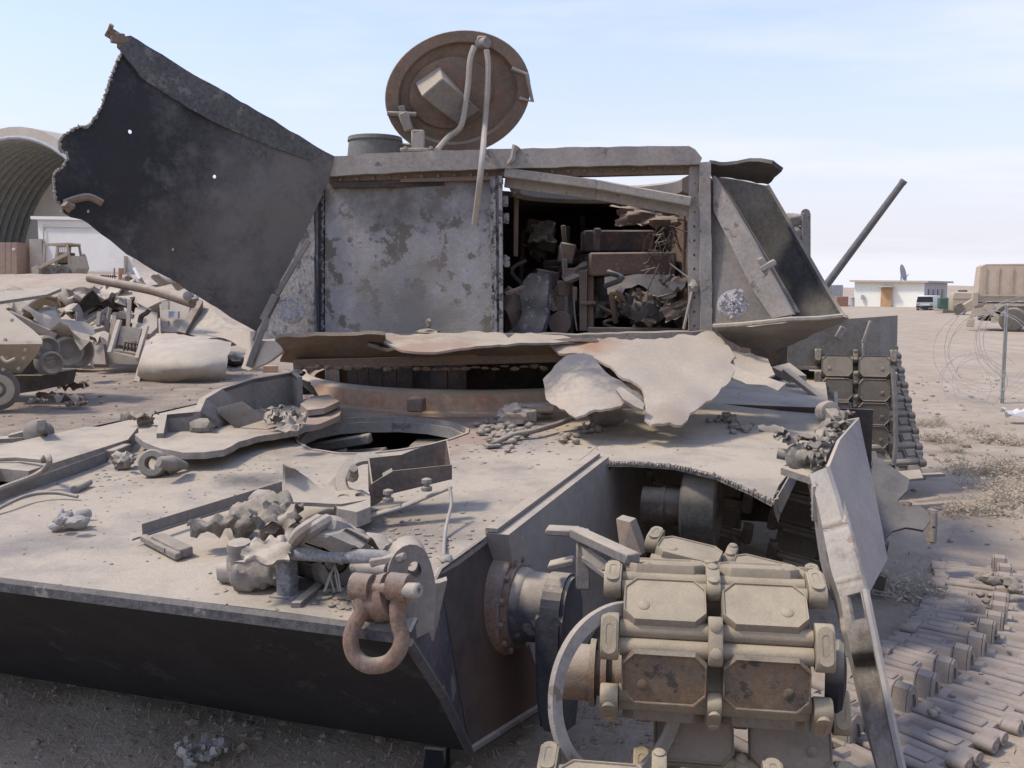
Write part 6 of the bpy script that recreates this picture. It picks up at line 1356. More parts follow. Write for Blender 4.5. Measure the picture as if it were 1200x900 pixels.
bm = NB(); prism(bm, [P(-60, 366, 12.2), P(5, 366, 12.2), P(34, 385, 12.2), P(40, 440, 12.2), P(-60, 440, 12.2)], V((-.2, .8, 0))); finish(bm, 'hull_side', M_skin, TV)
bm = NB(); prism(bm, [P(47, 367, 12.2), P(57, 364, 12.2), P(60, 375, 12.2), P(58, 390, 12.2), P(46, 390, 12.2)], V((0, .2, 0))); finish(bm, 'step_plate', M_metalgrey, TV)
bm = NB()
for (x, y, r, D_) in ((57, 425, .15, 11.9), (76, 412, .2, 12.2), (52, 408, .16, 11.9), (88, 412, .22, 12.6)):
    c = P(x, y, D_); lathe(bm, [(r*.3, -.12), (r, -.1), (r, .1), (r*.85, .12), (r*.5, .06), (r*.1, .08)], frame(c, (.7, .7, 0), (0, 0, 1)), 22)
finish(bm, 'final_drive_wheels', M_rubble, TV)
bm = NB(); crumple(bm, P(70, 395, 12.4), 1.0, .8, .3, 2, Matrix.Rotation(.4, 4, 'Y'), 10); crumple(bm, P(45, 385, 12.6), .6, .8, .3, 5, None, 8); bar(bm, P(10, 368, 12.0), P(66, 395, 12.1), .12, .1); finish(bm, 'bow_wreckage', M_tan, TV)
bm = NB(); c = P(-4, 456, 11.2); lathe(bm, [(.06, -.16), (.16, -.12), (.18, -.1), (.235, -.1), (.25, -.06), (.25, .08), (.2, .1)], frame(c, (.85, .5, 0), (0, 0, 1)), 28)
finish(bm, 'road_wheel', M_tyre, TV)
bm = NB(); lathe(bm, [(.17, .08), (.19, .11), (.16, .12), (.07, .09), (.05, .13), (.02, .135)], frame(c, (.85, .5, 0), (0, 0, 1)), 24); finish(bm, 'wheel_disc', M_tan, TV)
bm = NB(); prism(bm, [P(15, 440, 12), P(48, 440, 12), P(44, 458, 12), P(16, 462, 12)], V((0, 1, 0))); finish(bm, 'lower_hull', M_dark, TV)

# ------------------------------------------------------------------ scrap pile between the left vehicle and the wreck
PILE = 'pieces of the scrap pile at left'
def wedge(name, label, pts, th, m, group=PILE, cat='scrap', sp=18, amp=.04):
    fx = idw(pts, 2); bm = NB(); sheet(bm, [(x, y) for x, y, D in pts], fx, th, sp=sp, amp=amp, freq=1.5, jag=.6); o = finish(bm, name, m, None, 45); return tag(o, label, cat, group)
bm = NB(); sheet(bm, [(160, 449), (161, 430), (166, 412), (174, 398), (184, 391), (200, 391), (215, 392), (236, 396), (258, 400), (271, 402), (270, 412), (266, 418), (266, 430), (264, 440), (256, 447), (250, 446), (240, 443), (220, 444), (200, 447), (185, 447), (172, 446)], idw([(160, 449, 15.5), (163, 420, 15.5), (184, 391, 17.0), (215, 392, 16.9), (271, 402, 16.4), (268, 420, 15.2), (215, 415, 14.9), (190, 412, 15.1), (240, 418, 14.9), (250, 447, 15.0), (220, 444, 14.9), (185, 447, 15.1), (228, 403, 15.6), (195, 400, 15.8)], ridge=.00001), .06, sp=6, amp=.05, freq=1.5, jag=.5)
tag(finish(bm, 'bent_body_panel', M_dsheet, None, 60), 'large curved dusty sheet standing on the ground at the front of the scrap pile', 'scrap', PILE)
wedge('sheet_flange', 'pale narrow flange strip at the left end of the curved dusty sheet', [(157, 450, 15.2), (163, 450, 15.2), (166, 432, 15.4), (178, 400, 16.0), (172, 400, 16.0), (160, 432, 15.4)], .05, M_tan2)
wedge('grey_slab', 'plain grey slanted slab leaning behind the curved sheet', [(215, 390, 17.5), (238, 352, 18.3), (262, 375, 17.5), (290, 388, 17), (262, 394, 16.8), (240, 396, 16.8)], .2, M_grey)
wedge('jagged_strip', 'narrow dark jagged strip along the left edge of the grey slab', [(208, 388, 17.2), (232, 350, 18.0), (238, 352, 18.0), (217, 390, 17.2)], .25, M_brown)
wedge('fuel_pod_end', 'tan box end with small stencilled squares in the scrap pile', [(186, 346, 18.2), (224, 350, 18.2), (220, 372, 17.9), (208, 390, 17.6), (188, 388, 17.6)], .8, M_tan2)
PD = [(193, 358, 4, 5), (193, 380, 3.5, 4), (203, 369, 5.5, 4)]
for i, (x, y, a, b) in enumerate(PD):
    bm = NB(); prism(bm, [P(x-a, y-b, 17.72), P(x+a, y-b, 17.72), P(x+a, y+b, 17.66), P(x-a, y+b, 17.66)], V((0, .1, 0))); o = finish(bm, 'stencil_patch', M_tan2 if i < 2 else M_metalgrey); tag(o, ['upper pale square patch on the tan box end', 'lower pale square patch on the tan box end', 'grey square patch on the tan box end'][i], 'patch')
wedge('curved_tan_hood', 'rounded tan hood piece on top of the scrap pile', [(158, 343, 18.6), (180, 336, 18.8), (215, 341, 18.8), (228, 350, 18.5), (190, 352, 18.0), (172, 360, 18.0), (160, 355, 18.2)], .3, M_tan)
wedge('flat_deck_sheet', 'broad flat sheet bridging the top of the scrap pile', [(75, 345, 19.5), (110, 340, 19.8), (155, 342, 19.5), (156, 350, 18.6), (140, 360, 18.0), (105, 354, 18.4)], .06, M_dsheet)
wedge('grey_tilted_sheet', 'smooth blue grey sheet sloping above the rounded hood', [(155, 303, 23), (165, 300, 23.5), (192, 325, 22.5), (196, 332, 22), (172, 336, 21.5), (163, 330, 22)], .06, M_grey)
bm = NB(); bar(bm, P(157, 314, 21), P(168, 336, 20.6), .05, .05); o = finish(bm, 'pale_strut', M_whitep); tag(o, 'thin pale strut leaning at the edge of the blue grey sheet', 'strut')
def gunb(bm): tube(bm, smooth_path([P(105, 326, 18.5), P(140, 333, 17.9), P(180, 341, 17.4), P(226, 356, 16.9)], 5), .085, 10, True)
small('long_pipe', 'long brown pipe lying across the top of the scrap pile', 'pipe', gunb, M_brown)
bm = NB(); c = P(221, 347, 16.8); lathe(bm, [(.04, -.05), (.09, -.04), (.09, .04), (.05, .05)], frame(c, (1, 0, .2), (0, 0, 1)), 16); lump(bm, P(229, 350, 16.8), (.07, .06, .06), 3, .5); o = finish(bm, 'pipe_coupling', M_grey); tag(o, 'round coupling at the right end of the long brown pipe', 'coupling')
# open cabinet frame with pale rails
CB = thing('open_cabinet', 'tilted brown open cabinet frame with two pale rails in the middle of the scrap pile', 'cabinet', P(145, 425, 17))
def slab(bm, pts, th, D=None): prism(bm, [P(*p) for p in pts], V((0, th, 0)))
bm = NB(); slab(bm, [(122, 425, 17.2), (132, 366, 17.6), (137, 366, 17.6), (128, 425, 17.2)], .6); slab(bm, [(132, 366, 17.6), (155, 368, 17.6), (155, 374, 17.6), (136, 373, 17.6)], .6); slab(bm, [(124, 410, 16.9), (160, 420, 16.8), (163, 427, 16.8), (124, 426, 16.9)], .6); finish(bm, 'cabinet_frame', M_tan, CB)
bm = NB(); slab(bm, [(130, 374, 17.9), (160, 380, 17.9), (160, 420, 17.6), (126, 412, 17.6)], .05); finish(bm, 'cabinet_back', M_brown, CB)
for a in (((140, 375), (129, 413)), ((172, 382), (161, 420))): bm = NB(); bar(bm, P(*a[0], 16.8), P(*a[1], 16.6), .1, .05); finish(bm, 'pale_rail', M_tan2, CB)
bm = NB(); slab(bm, [(142, 382, 17.2), (166, 385, 17.1), (160, 408, 17.0), (138, 404, 17.1)], .04); finish(bm, 'glass_panel', M_grey, CB)
bm = NB()
for k in range(5): bar(bm, P(147+k*4, 400, 16.9), P(145+k*4, 411, 16.85), .03, .03)
bar(bm, P(146, 401, 16.9), P(166, 404, 16.85), .03, .03); finish(bm, 'cabinet_grille', M_dark, CB)
wedge('seat_shell', 'pale buff seat-like shell leaning right of the open cabinet', [(158, 360, 17.8), (168, 358, 17.8), (176, 364, 17.6), (184, 366, 17.6), (184, 384, 17.4), (176, 392, 17.2), (164, 390, 17.2), (154, 384, 17.4)], .15, M_tan2)
bm = NB(); tube(bm, smooth_path([P(164, 378, 17.1), P(166, 370, 17.1), P(172, 366, 17.1), P(175, 362, 17.1)], 4), .05, 6); o = finish(bm, 'black_strap', M_dark); tag(o, 'black curved strap hanging over the pale seat-like shell', 'strap')
wedge('brown_door', 'flat brown door panel standing left of the open cabinet', [(103, 405, 17.0), (112, 398, 17.0), (120, 395, 17.0), (124, 427, 16.7), (106, 427, 16.7)], .12, M_brown)
wedge('dark_curved_plate', 'dark grey curved plate behind the tan vehicle drive wheels', [(88, 392, 15.5), (100, 398, 15.2), (106, 428, 14.8), (92, 428, 14.8), (84, 410, 15.2)], .1, M_grey)
PF = thing('bent_cage', 'pale bent tubular frame on the left half of the scrap pile', 'frame', P(110, 400, 17))
for pts in ([(90, 386, 17), (128, 361, 17.2)], [(128, 361, 17.2), (124, 388, 17.1)], [(117, 366, 17.1), (115, 382, 17)], [(88, 372, 17.5), (118, 356, 18)], [(70, 358, 18.5), (98, 370, 18)], [(62, 350, 19), (86, 372, 18.5)], [(152, 352, 17.5), (150, 385, 17.2)], [(97, 391, 16.8), (123, 385, 17)]):
    bm = NB(); bar(bm, P(*pts[0]), P(*pts[1]), .07, .07); finish(bm, 'tube', M_rubble, PF)
for i, (x, y, D, sx, sy, h, lab, m) in enumerate([(75, 368, 18.5, 2.0, 1.6, .7, 'crumpled tan hull sheet at the left of the scrap pile', M_tan), (96, 380, 17.5, 1.0, .8, .6, 'tangled grey sheet under the pale tubular frame', M_grey), (120, 352, 19.5, 1.6, 1.2, .5, 'crumpled pinkish sheet under the broad flat sheet', M_tan2), (60, 352, 20, 1.8, 1.2, .5, 'crushed pale panel at the top left of the scrap pile', M_rubble), (146, 345, 20, .9, .7, .6, 'crushed whitish lump beside the pale box on the pile', M_dsheet), (200, 336, 20.5, 1.2, .9, .4, 'broken beige scraps above the rounded hood', M_tan2), (110, 366, 17.8, 1.0, .7, .6, 'dark tangle of burnt parts below the broad flat sheet', M_dark), (92, 360, 18.3, 1.2, .9, .5, 'brown crumpled plate in the left part of the pile', M_brown), (140, 364, 18.6, 1.0, .6, .5, 'shadowed torn plate above the open cabinet', M_dark)]):
    bm = NB(); crumple(bm, P(x, y, D), sx, sy, h*.6, i+40, Matrix.Rotation(.3+i, 4, 'Z') @ Matrix.Rotation(.5*math.sin(i*2), 4, 'X'), 10, .03); o = finish(bm, 'crumpled_sheet', m); tag(o, lab, 'scrap', PILE)
bm = NB(); prism(bm, [P(118, 336, 21), P(137, 337, 21), P(135, 347, 21), P(116, 346, 21)], V((0, .5, 0))); o = finish(bm, 'pale_box', M_tan2); tag(o, 'small pale box with dark lettering marks on the scrap pile', 'box')
bm = NB()
for k in range(3): box(bm, (0, 0, 0), (.05, .01, .07), frame(P(122+k*4, 345, 20.97), (1, 0, 0), (0, 1, 0)))
o = finish(bm, 'box_marks', M_dark); o.parent = None; tag(o, 'row of three dark marks at the foot of the small pale box', 'marks')
bm = NB()
for k in range(7): bar(bm, P(119+k*2.6, 322, 30), P(119+k*2.6, 333, 30), .03, .03)
bar(bm, P(118, 323, 30), P(137, 324, 30), .05, .04); bar(bm, P(118, 332, 30), P(137, 333, 30), .05, .04); o = finish(bm, 'slatted_crate', M_dark); tag(o, 'small dark slatted crate on the rise behind the scrap pile', 'crate')
bm = NB(); bar(bm, P(141, 316, 30), P(141, 334, 30), .09, .09); bar(bm, P(134, 314, 30), P(134, 323, 30), .04, .04); box(bm, (0, 0, 0), (.12, .12, .2), frame(P(142, 318, 29.95), (1, 0, 0), (0, 1, 0))); o = finish(bm, 'marker_post', M_brick); tag(o, 'short post with a reddish top on the rise behind the scrap pile', 'post')
bm = NB(); prism(bm, [P(229, 428, 14.5), P(240, 425, 14.7), P(246, 430, 14.4), P(244, 436, 14.2), P(232, 436, 14.2)], V((0, .3, 0))); 
bm.free(); bm = NB(); box(bm, (0, 0, .06), (.26, .14, .12), frame(G(317, 436), (1, .1, 0), (0, 1, 0)), .01); o = finish(bm, 'brick_block', M_collar); tag(o, 'small reddish block on the ground just left of the turret', 'block')
bm = NB(); crumple(bm, G(75, 434)+V((0, 0, .06)), 1.2, .5, .1, 66, None, 10, .02); o = finish(bm, 'flattened_sheet', M_dsheet); tag(o, 'pale flattened sheet on the ground at the foot of the tan vehicle', 'scrap', None)
def f(bm):
    tube(bm, [G(265, 425)+V((0, 0, .15)), G(285, 428)+V((0, 0, .12))], .05, 6); lump(bm, G(275, 430)+V((0, 0, .12)), (.25, .15, .13), 4, .5, 2, 2)
small('dark_rags', 'dark tangle on the ground under the torn turret sheet', 'scrap', f, M_dark)['kind'] = 'stuff'
for i, (x, y, s, lab) in enumerate([(60, 472, .16, 'brown rag lump on the ground nearest the left wheel'), (78, 478, .2, 'brown rag heap in the middle of the ground before the hull'), (45, 476, .12, 'small pale clod on the ground left of the rag heap'), (90, 480, .13, 'flat brown rag right of the rag heap'), (85, 462, .22, 'flat dark rag in the shadow of the left vehicle')]):
    bm = NB(); crumple(bm, G(x, y)+V((0, 0, s*.25)), s*2, s, s*.7, i+80, None, 7, .01); o = finish(bm, 'ground_rag', M_brown if i != 2 else M_rubble); tag(o, lab, 'rag', 'rags on the ground at left')

# ------------------------------------------------------------------ right background: building, dish, vehicles
BD = thing('cream_building', 'low flat-roofed cream building with an orange door in the right background', 'building', P(1040, 360, 84))
D = 84; zg = gz(28, 84)-.1
def bp(px, z, d=0): a = P(px, 350, D); return V((a.x, D+d, z))
zt = P(1040, 331.5, D).z
bm = NB(); x0, x1 = bp(1003, 0).x, bp(1080, 0).x; prism(bm, [V((x0, D, zg)), V((x1, D-1.5, zg)), V((x1, D-1.5, zt)), V((x0, D, zt+.1))], V((1.2, 6, 0))); finish(bm, 'front_wall', M_cream, BD)
xs = bp(1095, 0).x
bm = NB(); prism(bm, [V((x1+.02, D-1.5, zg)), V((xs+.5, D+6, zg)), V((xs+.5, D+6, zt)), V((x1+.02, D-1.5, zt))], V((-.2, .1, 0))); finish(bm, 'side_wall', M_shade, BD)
bm = NB(); prism(bm, [V((x0-.4, D-.4, zt+.1)), V((x1+.3, D-2.0, zt)), V((xs+1.0, D+6.3, zt)), V((x0+1, D+6, zt+.1))], V((0, 0, .16))); finish(bm, 'roof', M_conc, BD)
bm = NB(); xd0, xd1 = bp(1033.5, 0).x, bp(1045.5, 0).x; yd = D-.75
prism(bm, [V((xd0, yd-.12, zg)), V((xd1, yd-.35, zg)), V((xd1, yd-.35, zg+1.75)), V((xd0, yd-.12, zg+1.75))], V((0, .2, 0))); dr = finish(bm, 'door', M_orange, BD)
bm = NB(); prism(bm, [V((xd0-.15, yd-.7, zg+1.8)), V((xd1+.15, yd-.9, zg+1.8)), V((xd1+.15, yd, zg+1.84)), V((xd0-.15, yd, zg+1.84))], V((0, 0, .07))); finish(bm, 'door_canopy', M_conc, dr)
for k in range(4):
    bm = NB(); t = .15+k*.2; a = V((x1+.02, D-1.5, 0)).lerp(V((xs+.5, D+6, 0)), t); b = V((x1+.02, D-1.5, 0)).lerp(V((xs+.5, D+6, 0)), t+.1); prism(bm, [V((a.x, a.y, zg+.85)), V((b.x, b.y, zg+.85)), V((b.x, b.y, zg+1.6)), V((a.x, a.y, zg+1.6))], V((.05, -.05, 0))); finish(bm, 'window', M_glass, BD)
bm = NB(); box(bm, (0, 0, 0), (.25, .2, .4), frame(bp(1013, zg+.9, -.4), (1, 0, 0), (0, 1, 0))); bar(bm, bp(1013, zg, -.4), bp(1013, zg+.8, -.4), .06, .06); finish(bm, 'meter_box', M_metalgrey, BD)
DS = thing('satellite_dish', 'grey satellite dish standing on the roof of the cream building', 'dish', bp(1056, zt, 1))
bm = NB(); c = P(1057.5, 320, 84.5); n = V((.75, -.62, .25)).normalized(); M = frame(c, n.orthogonal(), n.cross(n.orthogonal())); lathe(bm, [(.03, -.12), (.35, -.08), (.62, .0), (.78, .09), (.775, .1), (.61, .02), (.34, -.06), (.03, -.1)], M @ Matrix.Diagonal((1, 1, 1, 1)), 28); finish(bm, 'reflector', M_metalgrey, DS)
bm = NB(); bar(bm, V((c.x-.1, c.y, zt+.1)), c-n*.1, .1, .1); tube(bm, [c+n*.02+V((0, 0, -.6)), c+n*.6+V((0, 0, -.25))], .03, 6); finish(bm, 'mount', M_grey, DS)
CN = thing('shipping_container', 'pale grey ribbed shipping container left of the cream building', 'container', P(982, 358, 88))
a, b = P(968, 334, 88), P(988, 334, 88); zc = a.z; z0 = gz(a.x, 88)
for k in range(9): bm = NB(); t0, t1 = k/9, (k+.8)/9; prism(bm, [V((a.x+(b.x-a.x)*t0, 88, z0)), V((a.x+(b.x-a.x)*t1, 88, z0)), V((a.x+(b.x-a.x)*t1, 88, zc)), V((a.x+(b.x-a.x)*t0, 88, zc))], V((0, .1, 0))); finish(bm, 'rib_panel', M_metalgrey, CN)
bm = NB(); prism(bm, [V((a.x, 88.06, z0)), V((b.x, 88.06, z0)), V((b.x, 88.06, zc)), V((a.x, 88.06, zc))], V((.6, 6, 0))); finish(bm, 'body', M_metalgrey, CN)
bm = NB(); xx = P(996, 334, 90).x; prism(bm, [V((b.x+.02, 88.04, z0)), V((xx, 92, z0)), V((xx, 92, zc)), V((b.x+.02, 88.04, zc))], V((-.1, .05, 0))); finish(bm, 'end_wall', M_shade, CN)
bm = NB(); a = P(980.5, 347.5, 84); b = P(994, 359, 84); box(bm, ((a.x+b.x)/2, 84.4, (a.z+b.z)/2), (b.x-a.x, .8, a.z-b.z), None, .03); o = finish(bm, 'red_crate', M_brick); tag(o, 'small red-brown crate in front of the pale container', 'crate')
bm = NB(); cyl(bm, P(999, 359, 83), P(999, 350, 83), .18, .18, 12); lump(bm, P(999, 349, 83), (.2, .2, .15), 2, .3); o = finish(bm, 'small_tank', M_metalgrey); tag(o, 'small pale drum between the container and the building', 'drum')
# white van
VN = thing('white_van', 'white minivan seen from the front beside the building', 'van', P(1084, 363, 70))
s = 70/1100; o0 = P(1084, 363, 70); o0.z = gz(o0.x, 70)
vz = lambda x, z, y=0: o0+V((x*s, y, z*s))
bm = NB(); prism(bm, [vz(-10.5, 2), vz(9, 2), vz(9, 10), vz(8, 17), vz(-9, 17), vz(-10.5, 10)], V((.6, 3.6, 0))); bmesh.ops.bevel(bm, geom=bm.edges[:], offset=.05, segments=1, affect='EDGES'); finish(bm, 'body', M_whitep, VN)
bm = NB(); prism(bm, [vz(-9.5, 9.6, -.04), vz(8.3, 9.6, -.04), vz(7.5, 15.8, -.04), vz(-8.6, 15.8, -.04)], V((0, .1, 0))); finish(bm, 'windscreen', M_glass, VN)
for x in (-7.5, 6): bm = NB(); c = vz(x, 2.6, .3); lathe(bm, [(.05, -.1), (.2, -.1), (.21, .1), (.05, .1)], frame(c, (0, 1, 0), (0, 0, 1)), 14); finish(bm, 'wheel', M_tyre, VN)
bm = NB(); box(bm, (0, 0, 0), (1.15, .12, .16), frame(vz(-.8, 4.2, -.05), (1, 0, 0), (0, 1, 0)), .02); box(bm, (0, 0, 0), (.55, .05, .2), frame(vz(-.8, 3.0, -.1), (1, 0, 0), (0, 1, 0)), .02); finish(bm, 'bumper', M_glass, VN)
for x in (-8, 6.5): bm = NB(); box(bm, (0, 0, 0), (.22, .06, .13), frame(vz(x, 7.5, -.03), (1, 0, 0), (0, 1, 0)), .02); finish(bm, 'headlight', M_metalgrey, VN)
# generator on a trailer
GN = thing('generator_trailer', 'dark green generator box on a low tan trailer', 'generator', P(1110, 364, 62))
s2 = 62/1100; g0 = P(1110, 364, 62); g0.z = gz(g0.x, 62); gv = lambda x, z, y=0: g0+V((x*s2, y, z*s2))
bm = NB(); box(bm, (0, 0, 0), (17*s2, 1.1, 13*s2), frame(gv(-.5, 11.5, .6), (1, 0, 0), (0, 1, 0)), .06); finish(bm, 'generator_box', M_green, GN)
bm = NB(); bar(bm, gv(-14, 3.2), gv(14, 3.2), .5, .12); bar(bm, gv(-14, 3.2), gv(-14, 0), .06, .06); finish(bm, 'trailer_frame', M_tan, GN)
for x in (-2, 4): bm = NB(); lathe(bm, [(.05, -.08), (.18, -.08), (.19, .08), (.05, .08)], frame(gv(x, 2.4, -.2), (1, 0, 0), (0, 0, 1)), 14); finish(bm, 'wheel', M_tyre, GN)
# tan utility vehicle
HV = thing('tan_utility_truck', 'tan light utility truck parked behind the generator, partly hidden by the big truck', 'truck', P(1130, 366, 56))
s3 = 56/1100; h0 = P(1130, 366, 56); h0.z = gz(h0.x, 56); hv = lambda x, z, y=0: h0+V((x*s3, y, z*s3))
bm = NB(); prism(bm, [hv(-13, 5), hv(22, 5), hv(22, 17), hv(14, 26), hv(-12, 27), hv(-13, 20)], V((0, 1.9, 0))); bmesh.ops.bevel(bm, geom=bm.edges[:], offset=.04, segments=1, affect='EDGES'); finish(bm, 'body', M_tan, HV)
bm = NB(); bar(bm, hv(-6, 28.4, .5), hv(3, 28.4, .5), .4, .12); finish(bm, 'roof_bundle', M_tyre, HV)
bm = NB()
for z in (12, 20): bar(bm, hv(-13, z, -.02), hv(22, z, -.02), .03, .05)
finish(bm, 'side_trim', M_canvas, HV)
for x in (-4.5, 24): bm = NB(); lathe(bm, [(.06, -.12), (.2, -.12), (.36, -.1), (.38, 0), (.36, .12), (.1, .12)], frame(hv(x, 7, -.05), (1, 0, 0), (0, 0, 1)), 20); finish(bm, 'wheel', M_tyre, HV)
bm = NB(); prism(bm, [hv(15, 18, -.02), hv(21, 17, -.02), hv(15, 24, -.02)], V((0, .06, 0))); finish(bm, 'window', M_glass, HV)
# big canvas-covered truck at the right edge
TR = thing('canvas_truck', 'big tan military truck with canvas cover, cut off by the right edge', 'truck', P(1185, 390, 34))
D = 34; s4 = D/1100; t0 = P(1185, 389, D); t0.z = gz(t0.x, D); tv = lambda x, z, y=0: t0+V((x*s4, y, z*s4))
bm = NB(); sheet(bm, [(1153, 313), (1156, 311.5), (1250, 311), (1330, 311), (1330, 346), (1150, 346)], plane3((1153, 313, D), (1330, 311, D), (1150, 346, D)), .05, sp=12, amp=.03, freq=1.6)
prism(bm, [tv(-32, 77), tv(145, 78), tv(145, 79), tv(-30, 79)], V((0, 2.1, 0))); prism(bm, [tv(-32.5, 77), tv(-35, 43), tv(-35, 43, 2.1), tv(-32, 77, 2.1)], V((-.03, 0, 0))); finish(bm, 'canvas_cover', M_canvas, TR)
bm = NB()
for k in range(7): bar(bm, tv(-30+k*14, 76, -.05), tv(-31+k*14, 44, -.05), .025, .04)
finish(bm, 'cover_ropes', M_tan, TR)
bm = NB(); prism(bm, [tv(-37, 35), tv(145, 35), tv(145, 43), tv(-37, 43)], V((0, 2.1, 0)))
for k in range(10): bar(bm, tv(-36+k*16, 35, -.03), tv(-36+k*16, 43, -.03), .08, .06)
bar(bm, tv(-37, 42.5, -.05), tv(145, 42.5, -.05), .05, .06); finish(bm, 'cargo_bed', M_tan, TR)
bm = NB(); prism(bm, [tv(-30, 12, .5), tv(145, 12, .5), tv(145, 34, .5), tv(-30, 34, .5)], V((0, 1.2, 0))); finish(bm, 'underbody', M_dark, TR)
bm = NB(); prism(bm, [tv(-36, 24), tv(145, 27), tv(145, 33), tv(-36, 33)], V((0, .9, 0))); bar(bm, tv(-36, 33), tv(-45, 12), .12, .15); bar(bm, tv(-40, 22), tv(-20, 26), .25, .3); box(bm, (0, 0, 0), (.25, .3, .3), frame(tv(-44, 10), (1, 0, 0), (0, 1, 0)), .02); bar(bm, tv(-30, 30, -.1), tv(-10, 12, -.1), .14, .14); bar(bm, tv(-22, 14, -.05), tv(10, 14, -.05), .2, .2); bar(bm, tv(-46, 27, 1.2), tv(-36, 34, 1.2), .6, .3); box(bm, (0, 0, 0), (.2, .1, .5), frame(tv(-40, 38, -.1), (1, 0, 0), (0, 1, 0)), .02); finish(bm, 'chassis', M_tan, TR)
for x in (0, 60, 92):
    bm = NB(); M = frame(tv(x, 14.5, -.1), (1, 0, 0), (0, 0, 1)); M = M @ Matrix.Diagonal((1, 1, 1, 1)); lathe(bm, [(.2, .18), (.38, .16), (.44, .1), (.44, -.1), (.38, -.16), (.25, -.15)], M, 28); wh = finish(bm, 'wheel', M_tyre, TR)
    bm = NB(); lathe(bm, [(.04, -.05), (.08, .15), (.1, .155), (.22, .1), (.245, .165), (.24, .1), (.05, .05)], M, 24)
    bmesh.ops.recalc_face_normals(bm, faces=bm.faces); finish(bm, 'rim', M_tan, wh)
bm = NB()
for x in (0, 60, 92): prism(bm, [tv(x-18, 26, -.15), tv(x-14, 32, -.15), tv(x+14, 32, -.15), tv(x+18, 26, -.15), tv(x+15, 26, -.15), tv(x+12, 30, -.15), tv(x-12, 30, -.15), tv(x-15, 26, -.15)], V((0, .6, 0)))
finish(bm, 'mudguard', M_tan, TR)
TR.rotation_euler.z = -R(20); HV.rotation_euler.z = -R(18); GN.rotation_euler.z = -R(18); VN.rotation_euler.z = -R(22); BD.rotation_euler.z = -R(26)
# distant low sand bank that closes the yard
bm = NB(); n = 60
for i in range(n):
    x = -40+i*9; h = 1.0+.9*noise.noise(V((i*.3, 2, 0)))+.3
    for (yy, hh) in ((0, 0),): pass
gr = []
for i in range(n+1):
    x = 6+i*6.5; row = []
    for j in range(7):
        y = 190+j*6+.25*x; hh = 2.4*math.sin(math.pi*j/6)*(1+.35*noise.noise(V((i*.22, j*.4, 1)))); row.append(bm.verts.new((x, y, gz(x, y)-.15+hh)))
    gr.append(row)
for i in range(n):
    for j in range(6): bm.faces.new((gr[i][j], gr[i+1][j], gr[i+1][j+1], gr[i][j+1]))
o = finish(bm, 'sand_bank', M_ground, None, 180); tag(o, kind='structure')

# ------------------------------------------------------------------ razor wire fence, post, shrubs, litter, grit
PB = G(1174, 474)
bm = NB(); tp = P(1180, 355, PB.y+.05); bar(bm, PB-V((0, 0, .1)), tp, .035, .035, up=(0, 1, 0), bev=.003); bar(bm, PB+V((.0, -.02, 0)), tp+V((0, -.02, 0)), .012, .045, up=(0, 1, 0), bev=.002); po = finish(bm, 'fence_post', M_post); tag(po, 'greenish steel picket post standing in the sand among the coils of wire', 'post')
def coil(cx_, cy_, D, ax_, r, turns, pitch, seed, n=26):
    q = random.Random(seed); c = P(cx_, cy_, D); ax_ = V(ax_).normalized(); u = ax_.orthogonal().normalized(); v = ax_.cross(u); pts = []
    for i in range(int(turns*n)+1):
        a = 2*math.pi*i/n; k = r*(1+.12*math.sin(a*.37+seed)); p = c+ax_*(pitch*i/n)+u*k*math.cos(a)+v*k*math.sin(a)*1.0+V((noise.noise(V((i*.1, seed, 0))), noise.noise(V((i*.1, seed, 5))), noise.noise(V((i*.1, seed, 9)))))*.07
        p.z = max(p.z, gz(p.x, p.y)+.01); pts.append(p)
    return pts
for i, (cx_, cy_, D, ax_, r, t, pi_, lab) in enumerate([(1150, 412, 11.6, (.62, .78, 0), .52, 4, .2, 'loosely coiled razor wire just left of the picket post'), (1196, 402, 11.2, (.5, .85, .05), .47, 4, .2, 'tight razor wire coil at the right edge beyond the picket post'), (1130, 450, 12.2, (.7, .7, 0), .36, 4, .2, 'low sagging strands of wire in the sand left of the post')]):
    pts = coil(cx_, cy_, D, ax_, r, t, pi_, i*5+1); bm = NB(); tube(bm, pts, .0034, 4)
    q = random.Random(i)
    for k in range(2, len(pts)-2, 3):
        d = (pts[k+1]-pts[k]).normalized(); e = d.orthogonal().normalized(); b = [bm.verts.new(pts[k]+d*x+e*y+d.cross(e)*z) for x, y, z in ((-.018, 0, .001), (0, .012, 0), (.018, 0, .001), (0, -.012, 0))]; bm.faces.new(b)
    o = finish(bm, 'razor_wire', M_wire, None, 0); tag(o, lab, 'wire', 'coils of razor wire')
